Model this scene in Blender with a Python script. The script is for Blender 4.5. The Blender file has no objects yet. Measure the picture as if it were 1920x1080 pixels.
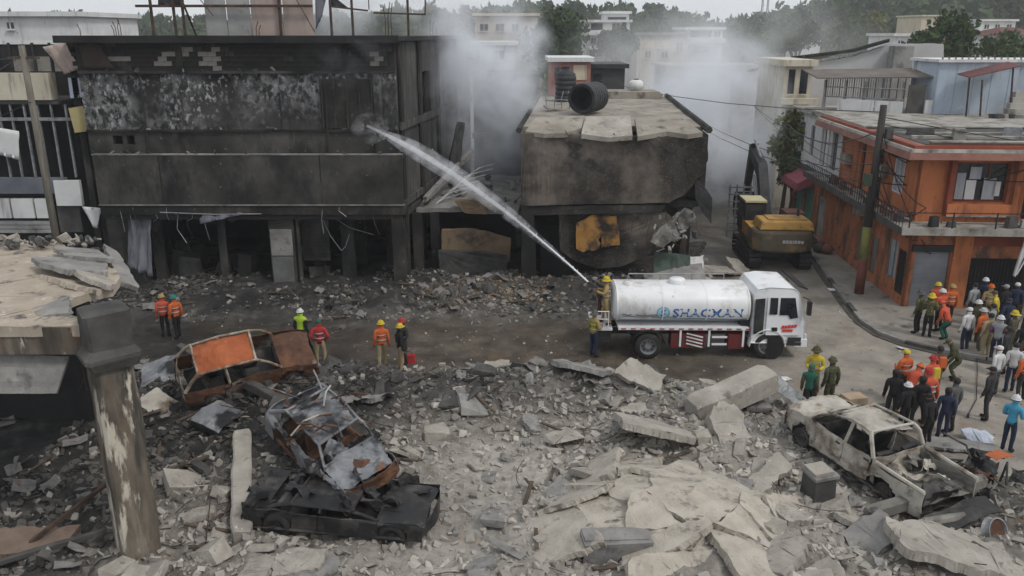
import bpy, bmesh, math, random
import numpy as np
from mathutils import Vector, Matrix, Euler, noise
R = math.radians
rnd = random.Random(7)
scn = bpy.context.scene
COL = scn.collection

# ------------------------------------------------------------------ camera, sky, sun, exposure
PITCH = R(17.2); FPX = 1550.0; CAMH = 11.5
SP, CP = math.sin(PITCH), math.cos(PITCH)
cam_d = bpy.data.cameras.new('camera'); cam = bpy.data.objects.new('camera', cam_d); COL.objects.link(cam)
cam.location = (0, 0, CAMH); cam.rotation_euler = (R(90) - PITCH, 0, 0)
cam_d.sensor_width = 36; cam_d.lens = 36 * FPX / 1920; cam_d.clip_start = .1; cam_d.clip_end = 3000
scn.camera = cam

world = bpy.data.worlds.new('World'); scn.world = world; world.use_nodes = True
wn, wl = world.node_tree.nodes, world.node_tree.links
SUN_EL, SUN_AZ = R(52), R(128)
sky = wn.new('ShaderNodeTexSky'); sky.sky_type = 'NISHITA'; sky.sun_disc = False
sky.sun_elevation = SUN_EL; sky.sun_rotation = SUN_AZ; sky.air_density = 1.0; sky.dust_density = 4.0; sky.ozone_density = 1.0
hs = wn.new('ShaderNodeMixRGB'); hs.inputs[0].default_value = .84; hs.inputs[2].default_value = (8.9, 9.25, 9.65, 1)   # overcast veil
bg = wn['Background']; bg.inputs[1].default_value = .1
wl.new(sky.outputs[0], hs.inputs[1]); wl.new(hs.outputs[0], bg.inputs[0])

sun_d = bpy.data.lights.new('sun', 'SUN'); sun_d.energy = 1.5; sun_d.angle = R(10); sun_d.color = (1, .96, .9)
sun = bpy.data.objects.new('sun', sun_d); COL.objects.link(sun)
sd = Vector((math.sin(SUN_AZ) * math.cos(SUN_EL), math.cos(SUN_AZ) * math.cos(SUN_EL), math.sin(SUN_EL)))
sun.rotation_euler = sd.to_track_quat('Z', 'Y').to_euler(); sun.location = sd * 80
vs = scn.view_settings; vs.view_transform = 'Standard'; vs.look = 'None'; vs.exposure = 0.0; vs.gamma = 1.0; vs.use_curve_mapping = False
scn.cycles.volume_bounces = 3; scn.cycles.max_bounces = 6; scn.cycles.volume_step_rate = 1.6; scn.cycles.volume_max_steps = 160
scn.cycles.transparent_max_bounces = 8
scn.cycles.use_denoising = True

# ------------------------------------------------------------------ helpers
def ray(px, py):
    x = (px - 960) / FPX; y = (py - 540) / FPX
    return Vector((x, CP - y * SP, -SP - y * CP))
def P(px, py, z=0.0):            # point of a level plane
    d = ray(px, py); return Vector((0, 0, CAMH)) + d * ((z - CAMH) / d.z)
def PY(px, py, Y):               # point of an upright plane facing the camera
    d = ray(px, py); return Vector((0, 0, CAMH)) + d * (Y / d.y)

WE = set()                        # empties whose parts are written in world coordinates
def tag(o, label=None, cat=None, group=None, kind=None):
    if label: o['label'] = label
    if cat: o['category'] = cat
    if group: o['group'] = group
    if kind: o['kind'] = kind
    return o
def thing(name, label, cat, loc=(0, 0, 0), rot=(0, 0, 0), group=None, world=False, scale=1):
    o = bpy.data.objects.new(name, None); COL.objects.link(o)
    o.empty_display_size = .2
    o.location = loc; o.rotation_euler = rot; o.scale = (scale,) * 3
    if world: WE.add(o.name)
    return tag(o, label, cat, group)
def link(o, parent=None):
    COL.objects.link(o)
    if parent is not None:
        o.parent = parent
        if parent.name in WE: o.matrix_parent_inverse = Matrix.Translation(-Vector(parent.location))
    return o
def mobj(name, me, mats, parent=None, smooth=False):
    o = bpy.data.objects.new(name, me)
    if mats is not None:
        for m in (mats if isinstance(mats, (list, tuple)) else [mats]): me.materials.append(m)
    if smooth: me.polygons.foreach_set('use_smooth', [True] * len(me.polygons))
    return link(o, parent)
def copy_tree(o, parent=None):
    c = o.copy(); COL.objects.link(c); c.parent = parent
    for ch in o.children: copy_tree(ch, c)
    return c
def empty_copy(o, loc, rotz, label, group=None):
    c = copy_tree(o); c.location = loc; c.rotation_euler = (0, 0, rotz); tag(c, label, group=group); return c

class MB:
    def __init__(s): s.v = []; s.f = []; s.mi = []
    def add(s, vs, fs, mi=0):
        b = len(s.v); s.v += [tuple(p) for p in vs]; s.f += [tuple(b + i for i in f) for f in fs]; s.mi += [mi] * len(fs); return s
    def box(s, c, d, rot=None, mi=0, taper=1.0):
        x, y, z = d[0] / 2, d[1] / 2, d[2] / 2; t = taper
        vs = [Vector(p) for p in ((-x, -y, -z), (x, -y, -z), (x, y, -z), (-x, y, -z), (-x * t, -y * t, z), (x * t, -y * t, z), (x * t, y * t, z), (-x * t, y * t, z))]
        if rot is not None:
            m = rot if isinstance(rot, Matrix) else Euler(rot).to_matrix(); vs = [m @ p for p in vs]
        c = Vector(c)
        return s.add([p + c for p in vs], [(3, 2, 1, 0), (4, 5, 6, 7), (0, 1, 5, 4), (1, 2, 6, 5), (2, 3, 7, 6), (3, 0, 4, 7)], mi)
    def bb(s, x0, x1, y0, y1, z0, z1, mi=0):
        return s.box(((x0 + x1) / 2, (y0 + y1) / 2, (z0 + z1) / 2), (x1 - x0, y1 - y0, z1 - z0), None, mi)
    def tube(s, pts, rad, n=8, mi=0, cap=True):
        pts = [Vector(p) for p in pts]; k = len(pts)
        rad = [rad] * k if not isinstance(rad, (list, tuple)) else rad
        vs = []; up = None
        for i, p in enumerate(pts):
            d = (pts[min(i + 1, k - 1)] - pts[max(i - 1, 0)]); d = d.normalized() if d.length > 1e-9 else Vector((0, 0, 1))
            if up is None: up = Vector((0, 0, 1)) if abs(d.z) < .9 else Vector((1, 0, 0))
            a = d.cross(up); a = a.normalized() if a.length > 1e-6 else d.orthogonal().normalized(); b = d.cross(a).normalized(); up = -b if up.dot(b) < 0 else b
            for j in range(n):
                t = 2 * math.pi * j / n; vs.append(p + (a * math.cos(t) + b * math.sin(t)) * rad[i])
        fs = [(i * n + j, i * n + (j + 1) % n, (i + 1) * n + (j + 1) % n, (i + 1) * n + j) for i in range(k - 1) for j in range(n)]
        if cap: fs += [tuple(range(n))[::-1], tuple((k - 1) * n + j for j in range(n))]
        return s.add(vs, fs, mi)
    def lathe(s, prof, n=16, axis='Z', c=(0, 0, 0), mi=0, a0=0, a1=2 * math.pi):
        c = Vector(c); vs = []; full = abs(a1 - a0 - 2 * math.pi) < 1e-6; m = n if full else n + 1
        for r, h in prof:
            for j in range(m):
                t = a0 + (a1 - a0) * j / n; x, y = r * math.cos(t), r * math.sin(t)
                vs.append(c + Vector({'Z': (x, y, h), 'X': (h, x, y), 'Y': (y, h, x)}[axis]))
        fs = []
        for i in range(len(prof) - 1):
            for j in range(n):
                k = (j + 1) % m if full else j + 1
                fs.append((i * m + j, i * m + k, (i + 1) * m + k, (i + 1) * m + j))
        return s.add(vs, fs, mi)
    def prism(s, pts, vec, mi=0):
        pts = [Vector(p) for p in pts]; v = Vector(vec); n = len(pts)
        return s.add(pts + [p + v for p in pts], [tuple(range(n))[::-1], tuple(range(n, 2 * n))] + [(i, (i + 1) % n, n + (i + 1) % n, n + i) for i in range(n)], mi)
    def grid(s, fn, nu, nv, thick=0.0, keep=None, mi=0):
        g = [[Vector(fn(i / nu, j / nv)) for j in range(nv + 1)] for i in range(nu + 1)]
        cells = [(i, j) for i in range(nu) for j in range(nv) if keep is None or keep((g[i][j] + g[i + 1][j + 1]) / 2)]
        W = nv + 1; vs = [p for r in g for p in r]; fs = [(i * W + j, (i + 1) * W + j, (i + 1) * W + j + 1, i * W + j + 1) for i, j in cells]
        if thick:
            N = len(vs); nv2 = []
            for i in range(nu + 1):
                for j in range(nv + 1):
                    a = g[min(i + 1, nu)][j] - g[max(i - 1, 0)][j]; b = g[i][min(j + 1, nv)] - g[i][max(j - 1, 0)]
                    nn = a.cross(b); nn = nn.normalized() if nn.length > 1e-9 else Vector((0, 0, 1)); nv2.append(g[i][j] - nn * thick)
            vs = vs + nv2; ed = {}
            for f in fs:
                for a, b in zip(f, f[1:] + f[:1]): ed[(a, b)] = 1
            fs2 = [tuple(N + q for q in f[::-1]) for f in fs]
            fs3 = [(b, a, N + a, N + b) for (a, b) in ed if (b, a) not in ed]
            fs = fs + fs2 + fs3
        return s.add(vs, fs, mi)
    def map(s, fn): s.v = [tuple(fn(Vector(p))) for p in s.v]; return s
    def mesh(s, name='mesh'):
        me = bpy.data.meshes.new(name); me.from_pydata(s.v, [], s.f)
        if any(s.mi): me.polygons.foreach_set('material_index', s.mi)
        me.update(); return me
    def build(s, name, mats, parent=None, smooth=False): return mobj(name, s.mesh(name), mats, parent, smooth)

def hash2(ix, iy, seed):
    n = np.sin(ix * 127.1 + iy * 311.7 + seed * 74.7) * 43758.5453
    return n - np.floor(n)
def vnoise(x, y, seed=0):
    x = np.asarray(x, float); y = np.asarray(y, float)
    ix, iy = np.floor(x), np.floor(y); fx, fy = x - ix, y - iy
    fx = fx * fx * (3 - 2 * fx); fy = fy * fy * (3 - 2 * fy)
    a, b = hash2(ix, iy, seed), hash2(ix + 1, iy, seed); c, d = hash2(ix, iy + 1, seed), hash2(ix + 1, iy + 1, seed)
    return (a * (1 - fx) + b * fx) * (1 - fy) + (c * (1 - fx) + d * fx) * fy
def fbm(x, y, oct=4, seed=0):
    s = 0; a = .5; f = 1
    for o in range(oct): s = s + a * vnoise(x * f, y * f, seed + o * 13); a *= .5; f *= 2.03
    return s
def sst(e0, e1, x):
    t = np.clip((np.asarray(x, float) - e0) / (e1 - e0), 0, 1); return t * t * (3 - 2 * t)
def N3(p, f=1.0, o=0.0): return noise.noise(Vector((p[0] * f + o, p[1] * f - o, p[2] * f + 2 * o)))

# ------------------------------------------------------------------ materials
MATS = {}
def mat(name, cols, scale=1.0, rough=.88, bump=.35, stretch=(1, 1, 1), metal=0.0, layers=(), spec=.3, bscale=6.0, detail=8, alpha=None):
    """noise-driven colour ramp, then layers (colour, scale, lo, hi, stretch, mask_scale) blended over it"""
    m = bpy.data.materials.new(name); m.use_nodes = True; nt = m.node_tree; nn, ll = nt.nodes, nt.links
    b = nn['Principled BSDF']; tc = nn.new('ShaderNodeTexCoord')
    def nz(sc, st, det=detail, seed=0.0):
        mp = nn.new('ShaderNodeMapping'); mp.inputs['Scale'].default_value = st; mp.inputs['Location'].default_value = (seed, seed * .7, seed * 1.3)
        ll.new(tc.outputs['Object'], mp.inputs[0]); n = nn.new('ShaderNodeTexNoise'); n.inputs['Scale'].default_value = sc; n.inputs['Detail'].default_value = det; n.inputs['Roughness'].default_value = .62
        ll.new(mp.outputs[0], n.inputs['Vector']); return n
    n0 = nz(scale, stretch); rp = nn.new('ShaderNodeValToRGB'); ll.new(n0.outputs['Fac'], rp.inputs[0])
    cols = [(.5, cols)] if not isinstance(cols[0], (tuple, list)) else cols
    el = rp.color_ramp.elements
    while len(el) < len(cols): el.new(.5)
    while len(el) > len(cols): el.remove(el[-1])
    for e, (p, c) in zip(el, cols): e.position = p; e.color = (*c, 1)
    cur = rp.outputs[0]
    for k, L in enumerate(layers):
        c, sc, lo, hi = L[:4]; st = L[4] if len(L) > 4 and L[4] else (1, 1, 1)
        n1 = nz(sc, st, 6, 3.7 * (k + 1)); mr = nn.new('ShaderNodeMapRange'); mr.inputs[1].default_value = lo; mr.inputs[2].default_value = hi
        ll.new(n1.outputs['Fac'], mr.inputs[0]); fac = mr.outputs[0]
        if len(L) > 5 and L[5]:
            n2 = nz(L[5], (1, 1, 1), 3, 9.1 * (k + 1)); m2 = nn.new('ShaderNodeMapRange'); m2.inputs[1].default_value = .45; m2.inputs[2].default_value = .62
            ll.new(n2.outputs['Fac'], m2.inputs[0]); mm = nn.new('ShaderNodeMath'); mm.operation = 'MULTIPLY'; ll.new(fac, mm.inputs[0]); ll.new(m2.outputs[0], mm.inputs[1]); fac = mm.outputs[0]
        mx = nn.new('ShaderNodeMixRGB'); mx.inputs[2].default_value = (*c, 1); ll.new(fac, mx.inputs[0]); ll.new(cur, mx.inputs[1]); cur = mx.outputs[0]
    ll.new(cur, b.inputs['Base Color']); b.inputs['Roughness'].default_value = rough; b.inputs['Metallic'].default_value = metal
    b.inputs['Specular IOR Level'].default_value = spec
    if bump:
        bn = nz(scale * bscale, stretch, 5, 1.9); bp = nn.new('ShaderNodeBump'); bp.inputs['Strength'].default_value = bump; bp.inputs['Distance'].default_value = .03
        ll.new(bn.outputs['Fac'], bp.inputs['Height']); ll.new(bp.outputs[0], b.inputs['Normal'])
    if alpha is not None: b.inputs['Alpha'].default_value = alpha
    MATS[name] = m; return m
def flat(name, c, rough=.6, metal=0.0, var=.18, scale=3.0, bump=.08, spec=.35):
    lo = tuple(x * (1 - var) for x in c); hi = tuple(min(1, x * (1 + var)) for x in c)
    return mat(name, [(.3, lo), (.7, hi)], scale, rough, bump, metal=metal, spec=spec)

SOOT = (.012, .012, .013)
m_soot = mat('soot_black', [(.3, (.008, .008, .009)), (.7, (.03, .029, .029))], .8, .95, .4)
m_burnt = mat('burnt_render', [(.3, (.009, .009, .009)), (.5, (.026, .024, .022)), (.66, (.07, .064, .056)), (.8, (.12, .108, .095))], .45, .95, .5,
              layers=[((.012, .012, .012), .7, .45, .62, (1.1, 1.1, .5)), ((.12, .115, .11), 2.2, .62, .75)])
m_flaky = mat('flaky_paint_wall', [(.3, (.007, .007, .007)), (.6, (.02, .019, .018)), (.75, (.05, .046, .042))], .5, .95, .4,
              layers=[((.065, .063, .06), .4, .46, .66), ((.17, .17, .172), 3.2, .44, .56, (1, 1, .8), .3), ((.03, .03, .034), 1.2, .53, .65), ((.36, .36, .36), 5.5, .53, .62, (1, 1, .7), .38)])
m_parapet = mat('sooty_parapet', [(.33, (.014, .014, .013)), (.48, (.045, .043, .039)), (.62, (.088, .084, .075)), (.75, (.13, .122, .11))], .32, .93, .45,
                layers=[((.012, .012, .013), .6, .48, .66, (1.2, 1.2, .55)), ((.03, .03, .03), 2.2, .56, .7, (1.6, 1.6, .4)), ((.15, .145, .135), 3.2, .64, .73)])
m_ashedge = mat('ashy_edge', [(.3, (.06, .06, .06)), (.65, (.3, .29, .28))], 1.4, .9, .3)
m_blk = mat('exposed_block', [(.3, (.16, .15, .135)), (.7, (.30, .28, .25))], 2.0, .95, .4)
m_sidewall = mat('streaked_side_wall', [(.3, (.025, .025, .025)), (.55, (.075, .072, .068)), (.75, (.14, .133, .125))], .4, .92, .3,
                 layers=[((.018, .018, .02), 1.1, .48, .66, (2.4, 2.4, .22)), ((.24, .22, .2), 2.6, .68, .76)])
m_conc = mat('pale_concrete', [(.3, (.22, .20, .175)), (.55, (.33, .305, .265)), (.8, (.44, .41, .365))], 1.1, .93, .6, bscale=22,
             layers=[((.13, .12, .11), 2.7, .58, .7), ((.5, .47, .42), 6, .64, .7)])
m_conc2 = mat('grey_concrete', [(.3, (.15, .145, .14)), (.55, (.235, .228, .215)), (.8, (.34, .33, .31))], 1.3, .93, .6, bscale=20,
              layers=[((.07, .068, .065), 1.8, .55, .7)])
m_concd = mat('sooty_concrete', [(.3, (.035, .034, .033)), (.6, (.085, .082, .078)), (.8, (.15, .145, .138))], 1.4, .93, .6, bscale=20)
m_tan = mat('dusty_slab_top', [(.3, (.25, .21, .165)), (.55, (.36, .31, .25)), (.8, (.44, .39, .33))], .9, .93, .5,
            layers=[((.10, .092, .085), 1.6, .57, .66), ((.47, .44, .40), 5, .6, .7)])
m_stuc = mat('stained_stucco', [(.3, (.055, .047, .037)), (.5, (.14, .118, .092)), (.7, (.26, .23, .185))], 1.1, .92, .4, (1.6, 1.6, .4),
             layers=[((.05, .047, .04), 1.2, .52, .65, (2, 2, .3)), ((.12, .075, .045), .9, .58, .7, (1.5, 1.5, .5)), ((.46, .42, .35), 1.7, .54, .6, (1.5, 1.5, .35)), ((.015, .014, .013), .8, .6, .7, (1.3, 1.3, .5))])
m_steel = mat('rusted_steel', [(.35, (.035, .026, .022)), (.65, (.10, .06, .045))], 4, .8, .3, metal=.3)
m_dsteel = mat('dark_steel', [(.35, (.02, .02, .022)), (.65, (.05, .05, .052))], 3, .6, .2, metal=.4)
m_gsteel = mat('grey_steel', [(.35, (.16, .165, .17)), (.65, (.32, .33, .34))], 3, .55, .15, metal=.4, layers=[((.1, .06, .04), 4, .64, .72)])
m_black = flat('black_plastic', (.012, .012, .013), .55)
m_tyre = mat('tyre_rubber', [(.3, (.012, .012, .012)), (.7, (.04, .037, .033))], 4, .85, .3)
m_white = mat('white_wall', [(.3, (.5, .5, .5)), (.7, (.68, .68, .67))], .6, .85, .2, layers=[((.3, .29, .28), 1.1, .56, .72, (2.5, 2.5, .3)), ((.2, .2, .2), 3, .66, .75)])
m_cream = mat('cream_wall', [(.3, (.42, .38, .29)), (.7, (.56, .52, .42))], .6, .88, .2, layers=[((.2, .19, .17), 1.2, .54, .7, (2.5, 2.5, .35))])
m_beige = mat('beige_wall', [(.3, (.5, .42, .3)), (.7, (.62, .54, .41))], .4, .9, .15, layers=[((.3, .27, .22), .8, .56, .7, (2, 2, .3))])
m_orange = mat('orange_wall', [(.3, (.38, .125, .048)), (.7, (.5, .175, .072))], .7, .85, .25, layers=[((.12, .045, .028), .9, .5, .7, (1.6, 1.6, .35)), ((.07, .04, .03), 2.4, .6, .74, (1.5, 1.5, .6)), ((.55, .28, .16), 4, .66, .73)])
m_orangelow = mat('worn_orange_wall', [(.3, (.33, .115, .052)), (.7, (.43, .16, .08))], .7, .9, .25, layers=[((.10, .06, .042), 1.0, .47, .66, (1.5, 1.5, .6)), ((.05, .035, .03), 2.2, .58, .72), ((.5, .3, .2), 4, .64, .72)])
m_fascia = mat('brown_fascia', [(.3, (.16, .07, .055)), (.7, (.26, .13, .10))], 1.2, .85, .2)
m_slabw = mat('weathered_white_slab', [(.3, (.24, .225, .2)), (.7, (.38, .36, .325))], .7, .9, .3, layers=[((.09, .085, .075), 1.2, .47, .66, (1, 1, .6)), ((.05, .05, .05), 4, .66, .74)])
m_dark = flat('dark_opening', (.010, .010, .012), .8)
m_glass = mat('dark_window_glass', [(.4, (.012, .014, .018)), (.7, (.035, .04, .048))], 1.5, .12, 0, spec=.6)
# ------------------------------------------------------------------ ground, with the rubble field, the muddy street and the road
def edge_y(x): return np.interp(x, [-30, -12, -6.4, 0, 3, 6, 8.4, 10, 11.5, 13, 16, 30], [28, 27.4, 27.2, 26.6, 26.3, 25.4, 24.0, 21.8, 19.8, 19.2, 18.6, 18])
def gauss(x, y, cx, cy, sx, sy): return np.exp(-((x - cx) / sx) ** 2 - ((y - cy) / sy) ** 2)
def rubble_mask(x, y): return sst(1.3, -1.0, np.asarray(y, float) - edge_y(x) + 1.6 * (fbm(np.asarray(x) * .5, np.asarray(y) * .5, 3, 5) - .45))
def path_mask(x, y): return np.clip(gauss(x, y, -.6, 19.4, 1.5, 2.4) + .8 * gauss(x, y, -1.6, 16.2, 1.3, 1.2), 0, 1)
def heap_mask(x, y):  # debris along the foot of the burnt buildings
    x = np.asarray(x, float); y = np.asarray(y, float)
    w = sst(31.5, 33.6, y + 2.0 * (fbm(x * .35, y * .35, 3, 9) - .45)) * sst(43, 38, y) * sst(11.0, 8.5, x) * sst(-24, -21, x)
    return w
def height(x, y):
    x = np.asarray(x, float); y = np.asarray(y, float)
    rm = rubble_mask(x, y); hm = heap_mask(x, y); pm = path_mask(x, y)
    rough = fbm(x * .9, y * .9, 5, 1) - .45; fine = fbm(x * 3.3, y * 3.3, 3, 2) - .45
    h = .04 * (fbm(x * .6, y * .6, 3, 3) - .4)
    h = h + rm * (1 - .85 * pm) * (.34 + .55 * rough + .22 * fine)
    h = h + rm * (.75 * gauss(x, y, 1.6, 24.6, 3.6, 1.1) + .85 * gauss(x, y, -8.6, 24.0, 2.6, 2.0) + .45 * gauss(x, y, -3.2, 24.0, 3, 1.8) + .45 * gauss(x, y, 3.8, 17.0, 3.0, 2.2) + .35 * gauss(x, y, 5.5, 21.5, 2.2, 1.3) + .5 * gauss(x, y, 9.5, 15.0, 2.5, 1.4) + .5 * gauss(x, y, -6.3, 21.5, 1.4, 2.5))
    h = h + .75 * hm * (.22 + .8 * (fbm(x * .55, y * .55, 4, 21) - .38) + .3 * fine + .55 * gauss(x, y, 3.4, 36.4, 3.4, 1.3) + .45 * gauss(x, y, -6.5, 35.6, 4, 1.2) + .3 * gauss(x, y, -1.0, 37.4, 2.2, 1.6))
    h = h - .05 * (1 - rm) * gauss(x, y, 8.5, 26.4, 3.5, .5)          # ruts
    return h
def H1(x, y): return float(height(np.array([x]), np.array([y]))[0])
def soot_at(x, y):
    x = np.asarray(x, float); y = np.asarray(y, float)
    a = sst(-8.2, -10.2, x) * sst(28.5, 25.5, y) * .95  # ruin floor: soot, with the shade under its slab put into the colour
    b = sst(30.5, 34.5, y + 1.5 * (fbm(x * .4, y * .4, 3, 31) - .45)) * sst(10.5, 7, x) * (.9 + .1 * sst(-2, -8, x))
    b = b * (1 - .3 * gauss(x, y, -1.2, 35.2, 2.6, 2.2))
    c = .75 * gauss(x, y, -8.5, 24, 3.2, 3.0) + .5 * gauss(x, y, -3.8, 18.2, 3.2, 1.6) + .5 * gauss(x, y, -5.5, 21, 1.8, 3) + .5 * gauss(x, y, -8.6, 21, 2.2, 3.2) + .55 * gauss(x, y, 11.8, 18.6, 1.6, 2.0)
    d = .72 * gauss(x, y, -3.2, 24.4, 4.0, 2.6) + .5 * gauss(x, y, 2, 25, 3.6, 1.5) + sst(-8, -14, x) * sst(33, 29, y) * .6
    e = .8 * sst(-2.5, -8, x + 1.5 * (fbm(x * .5, y * .5, 3, 77) - .45)) * sst(19, 23, y) * sst(37, 33, y)
    d = d + e
    return np.clip(np.maximum(np.maximum(a, b), c + d) + .35 * (fbm(x * .8, y * .8, 3, 41) - .45) * (c + d > .08), 0, 1)
def pale_at(x, y): return np.clip(path_mask(x, y) + .85 * gauss(x, y, 1.5, 17.5, 4.6, 3.4) + .5 * gauss(x, y, 7, 18, 3, 2.5) + .5 * (fbm(np.asarray(x) * .6, np.asarray(y) * .6, 3, 88) - .5), 0, 1)
def dry_at(x, y):
    x = np.asarray(x, float); y = np.asarray(y, float)
    return sst(7.5, 11.5, x + 1.2 * (fbm(x * .4, y * .4, 3, 51) - .45) + .18 * (31 - y))

def axis(lo, a, b, hi, st, g=1.16):
    mid = list(np.arange(a, b, st)); out = []; s = st; p = mid[-1]
    while p < hi: s *= g; p += s; out.append(p)
    pre = []; s = st; p = a
    while p > lo: s *= g; p -= s; pre.append(p)
    return np.array(pre[::-1] + mid + out)
gx = axis(-500, -17, 21, 500, .12); gy = axis(-60, 13.2, 41, 900, .12)
GX, GY = np.meshgrid(gx, gy, indexing='ij'); GZ = height(GX, GY)
GZ = GZ - 3.5 * sst(70, 140, GY)
nX, nY = GX.shape
verts = np.stack([GX.ravel(), GY.ravel(), GZ.ravel()], 1).astype(np.float32)
idx = np.arange(nX * nY).reshape(nX, nY)
quads = np.stack([idx[:-1, :-1], idx[1:, :-1], idx[1:, 1:], idx[:-1, 1:]], -1).reshape(-1, 4)
def np_mesh(name, verts, faces, k):
    me = bpy.data.meshes.new(name); me.vertices.add(len(verts)); me.vertices.foreach_set('co', np.ascontiguousarray(verts, np.float32).ravel())
    me.loops.add(len(faces) * k); me.loops.foreach_set('vertex_index', np.ascontiguousarray(faces, np.int32).ravel())
    me.polygons.add(len(faces)); me.polygons.foreach_set('loop_start', np.arange(0, len(faces) * k, k, dtype=np.int32))
    me.update(calc_edges=True); me.shade_flat(); return me
def fattr(me, name, vals):
    a = me.attributes.new(name, 'FLOAT', 'POINT'); a.data.foreach_set('value', np.ascontiguousarray(vals, np.float32).ravel())

def ground_mat(name, rocks=False):
    m = bpy.data.materials.new(name); m.use_nodes = True; nt = m.node_tree; nn, ll = nt.nodes, nt.links; b = nn['Principled BSDF']
    tc = nn.new('ShaderNodeTexCoord')
    def nz(sc, det=8, ro=.65):
        n = nn.new('ShaderNodeTexNoise'); n.inputs['Scale'].default_value = sc; n.inputs['Detail'].default_value = det; n.inputs['Roughness'].default_value = ro
        ll.new(tc.outputs['Object'], n.inputs['Vector']); return n.outputs['Fac']
    def ramp(src, cols):
        r = nn.new('ShaderNodeValToRGB'); el = r.color_ramp.elements
        while len(el) < len(cols): el.new(.5)
        for e, (p, c) in zip(el, cols): e.position = p; e.color = (*c, 1)
        ll.new(src, r.inputs[0]); return r.outputs[0]
    def at(n):
        a = nn.new('ShaderNodeAttribute'); a.attribute_name = n; return a.outputs['Fac']
    def mix(f, a, b_):
        x = nn.new('ShaderNodeMixRGB'); ll.new(f, x.inputs[0]); ll.new(a, x.inputs[1]); ll.new(b_, x.inputs[2]); return x.outputs[0]
    def mul(a, v=None, bb=None, op='MULTIPLY', clamp=True):
        x = nn.new('ShaderNodeMath'); x.operation = op; x.use_clamp = clamp; ll.new(a, x.inputs[0])
        if bb is not None: ll.new(bb, x.inputs[1])
        else: x.inputs[1].default_value = v
        return x.outputs[0]
    dust = ramp(nz(1.7), [(.32, (.13, .118, .105)), (.5, (.27, .25, .222)), (.68, (.40, .372, .335))]) if rocks else ramp(nz(2.6), [(.32, (.07, .063, .055)), (.5, (.17, .156, .138)), (.68, (.30, .278, .248))])  # ground dust darkened to paint shade between the lighter chunks
    if rocks: dust = mix(at('tint'), dust, ramp(nz(2.2), [(.3, (.34, .31, .27)), (.7, (.56, .53, .48))]))
    mud = ramp(nz(.9), [(.3, (.036, .029, .023)), (.5, (.08, .066, .051)), (.7, (.145, .122, .097))])
    pale = ramp(nz(3.0), [(.32, (.20, .183, .162)), (.5, (.33, .305, .272)), (.68, (.44, .41, .37))])
    dry = ramp(nz(.7), [(.3, (.15, .134, .113)), (.5, (.25, .226, .194)), (.7, (.34, .31, .27))])
    soot = ramp(nz(1.3), [(.3, (.010, .010, .0105)), (.55, (.028, .027, .0265)), (.75, (.085, .081, .076))])
    if rocks: cur = dust; 
    else:
        cur = mix(at('dry'), mud, dry); cur = mix(at('rub'), cur, mix(at('pale'), dust, pale))
        # ochre and rust-coloured dust patches
        och = ramp(nz(.55), [(.56, (0, 0, 0)), (.68, (1, 1, 1))]); oc = nn.new('ShaderNodeRGB'); oc.outputs[0].default_value = (.2, .12, .06, 1)
        cur = mix(mul(och, .4), cur, oc.outputs[0])
    cur = mix(at('soot'), cur, soot); ll.new(cur, b.inputs['Base Color'])
    b.inputs['Specular IOR Level'].default_value = .25
    if rocks: b.inputs['Roughness'].default_value = .94
    else:
        wet = ramp(nz(.35, 4), [(.5, (1, 1, 1)), (.64, (0, 0, 0))])
        w = mul(at('wet'), None, wet); rr = nn.new('ShaderNodeMapRange'); ll.new(w, rr.inputs[0]); rr.inputs[3].default_value = .93; rr.inputs[4].default_value = .34; ll.new(rr.outputs[0], b.inputs['Roughness'])
    bp = nn.new('ShaderNodeBump'); bp.inputs['Strength'].default_value = .75 if not rocks else .5; bp.inputs['Distance'].default_value = .06 if not rocks else .03
    ll.new(nz(9 if not rocks else 30, 6, .7), bp.inputs['Height']); ll.new(bp.outputs[0], b.inputs['Normal'])
    return m
m_ground = ground_mat('street_mud_and_rubble_dust'); m_rub = ground_mat('rubble_chunks', True)
gme = np_mesh('ground', verts, quads, 4)
rub = np.clip(rubble_mask(GX, GY) + heap_mask(GX, GY), 0, 1)
fattr(gme, 'pale', pale_at(GX, GY)); fattr(gme, 'rub', rub); fattr(gme, 'soot', soot_at(GX, GY) * np.where(rub > .2, 1, .8)); fattr(gme, 'dry', dry_at(GX, GY)); fattr(gme, 'wet', np.clip((1 - rub) * (1 - dry_at(GX, GY) * .8), 0, 1))
ground = mobj('ground', gme, m_ground, smooth=True); tag(ground, kind='structure')

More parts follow.
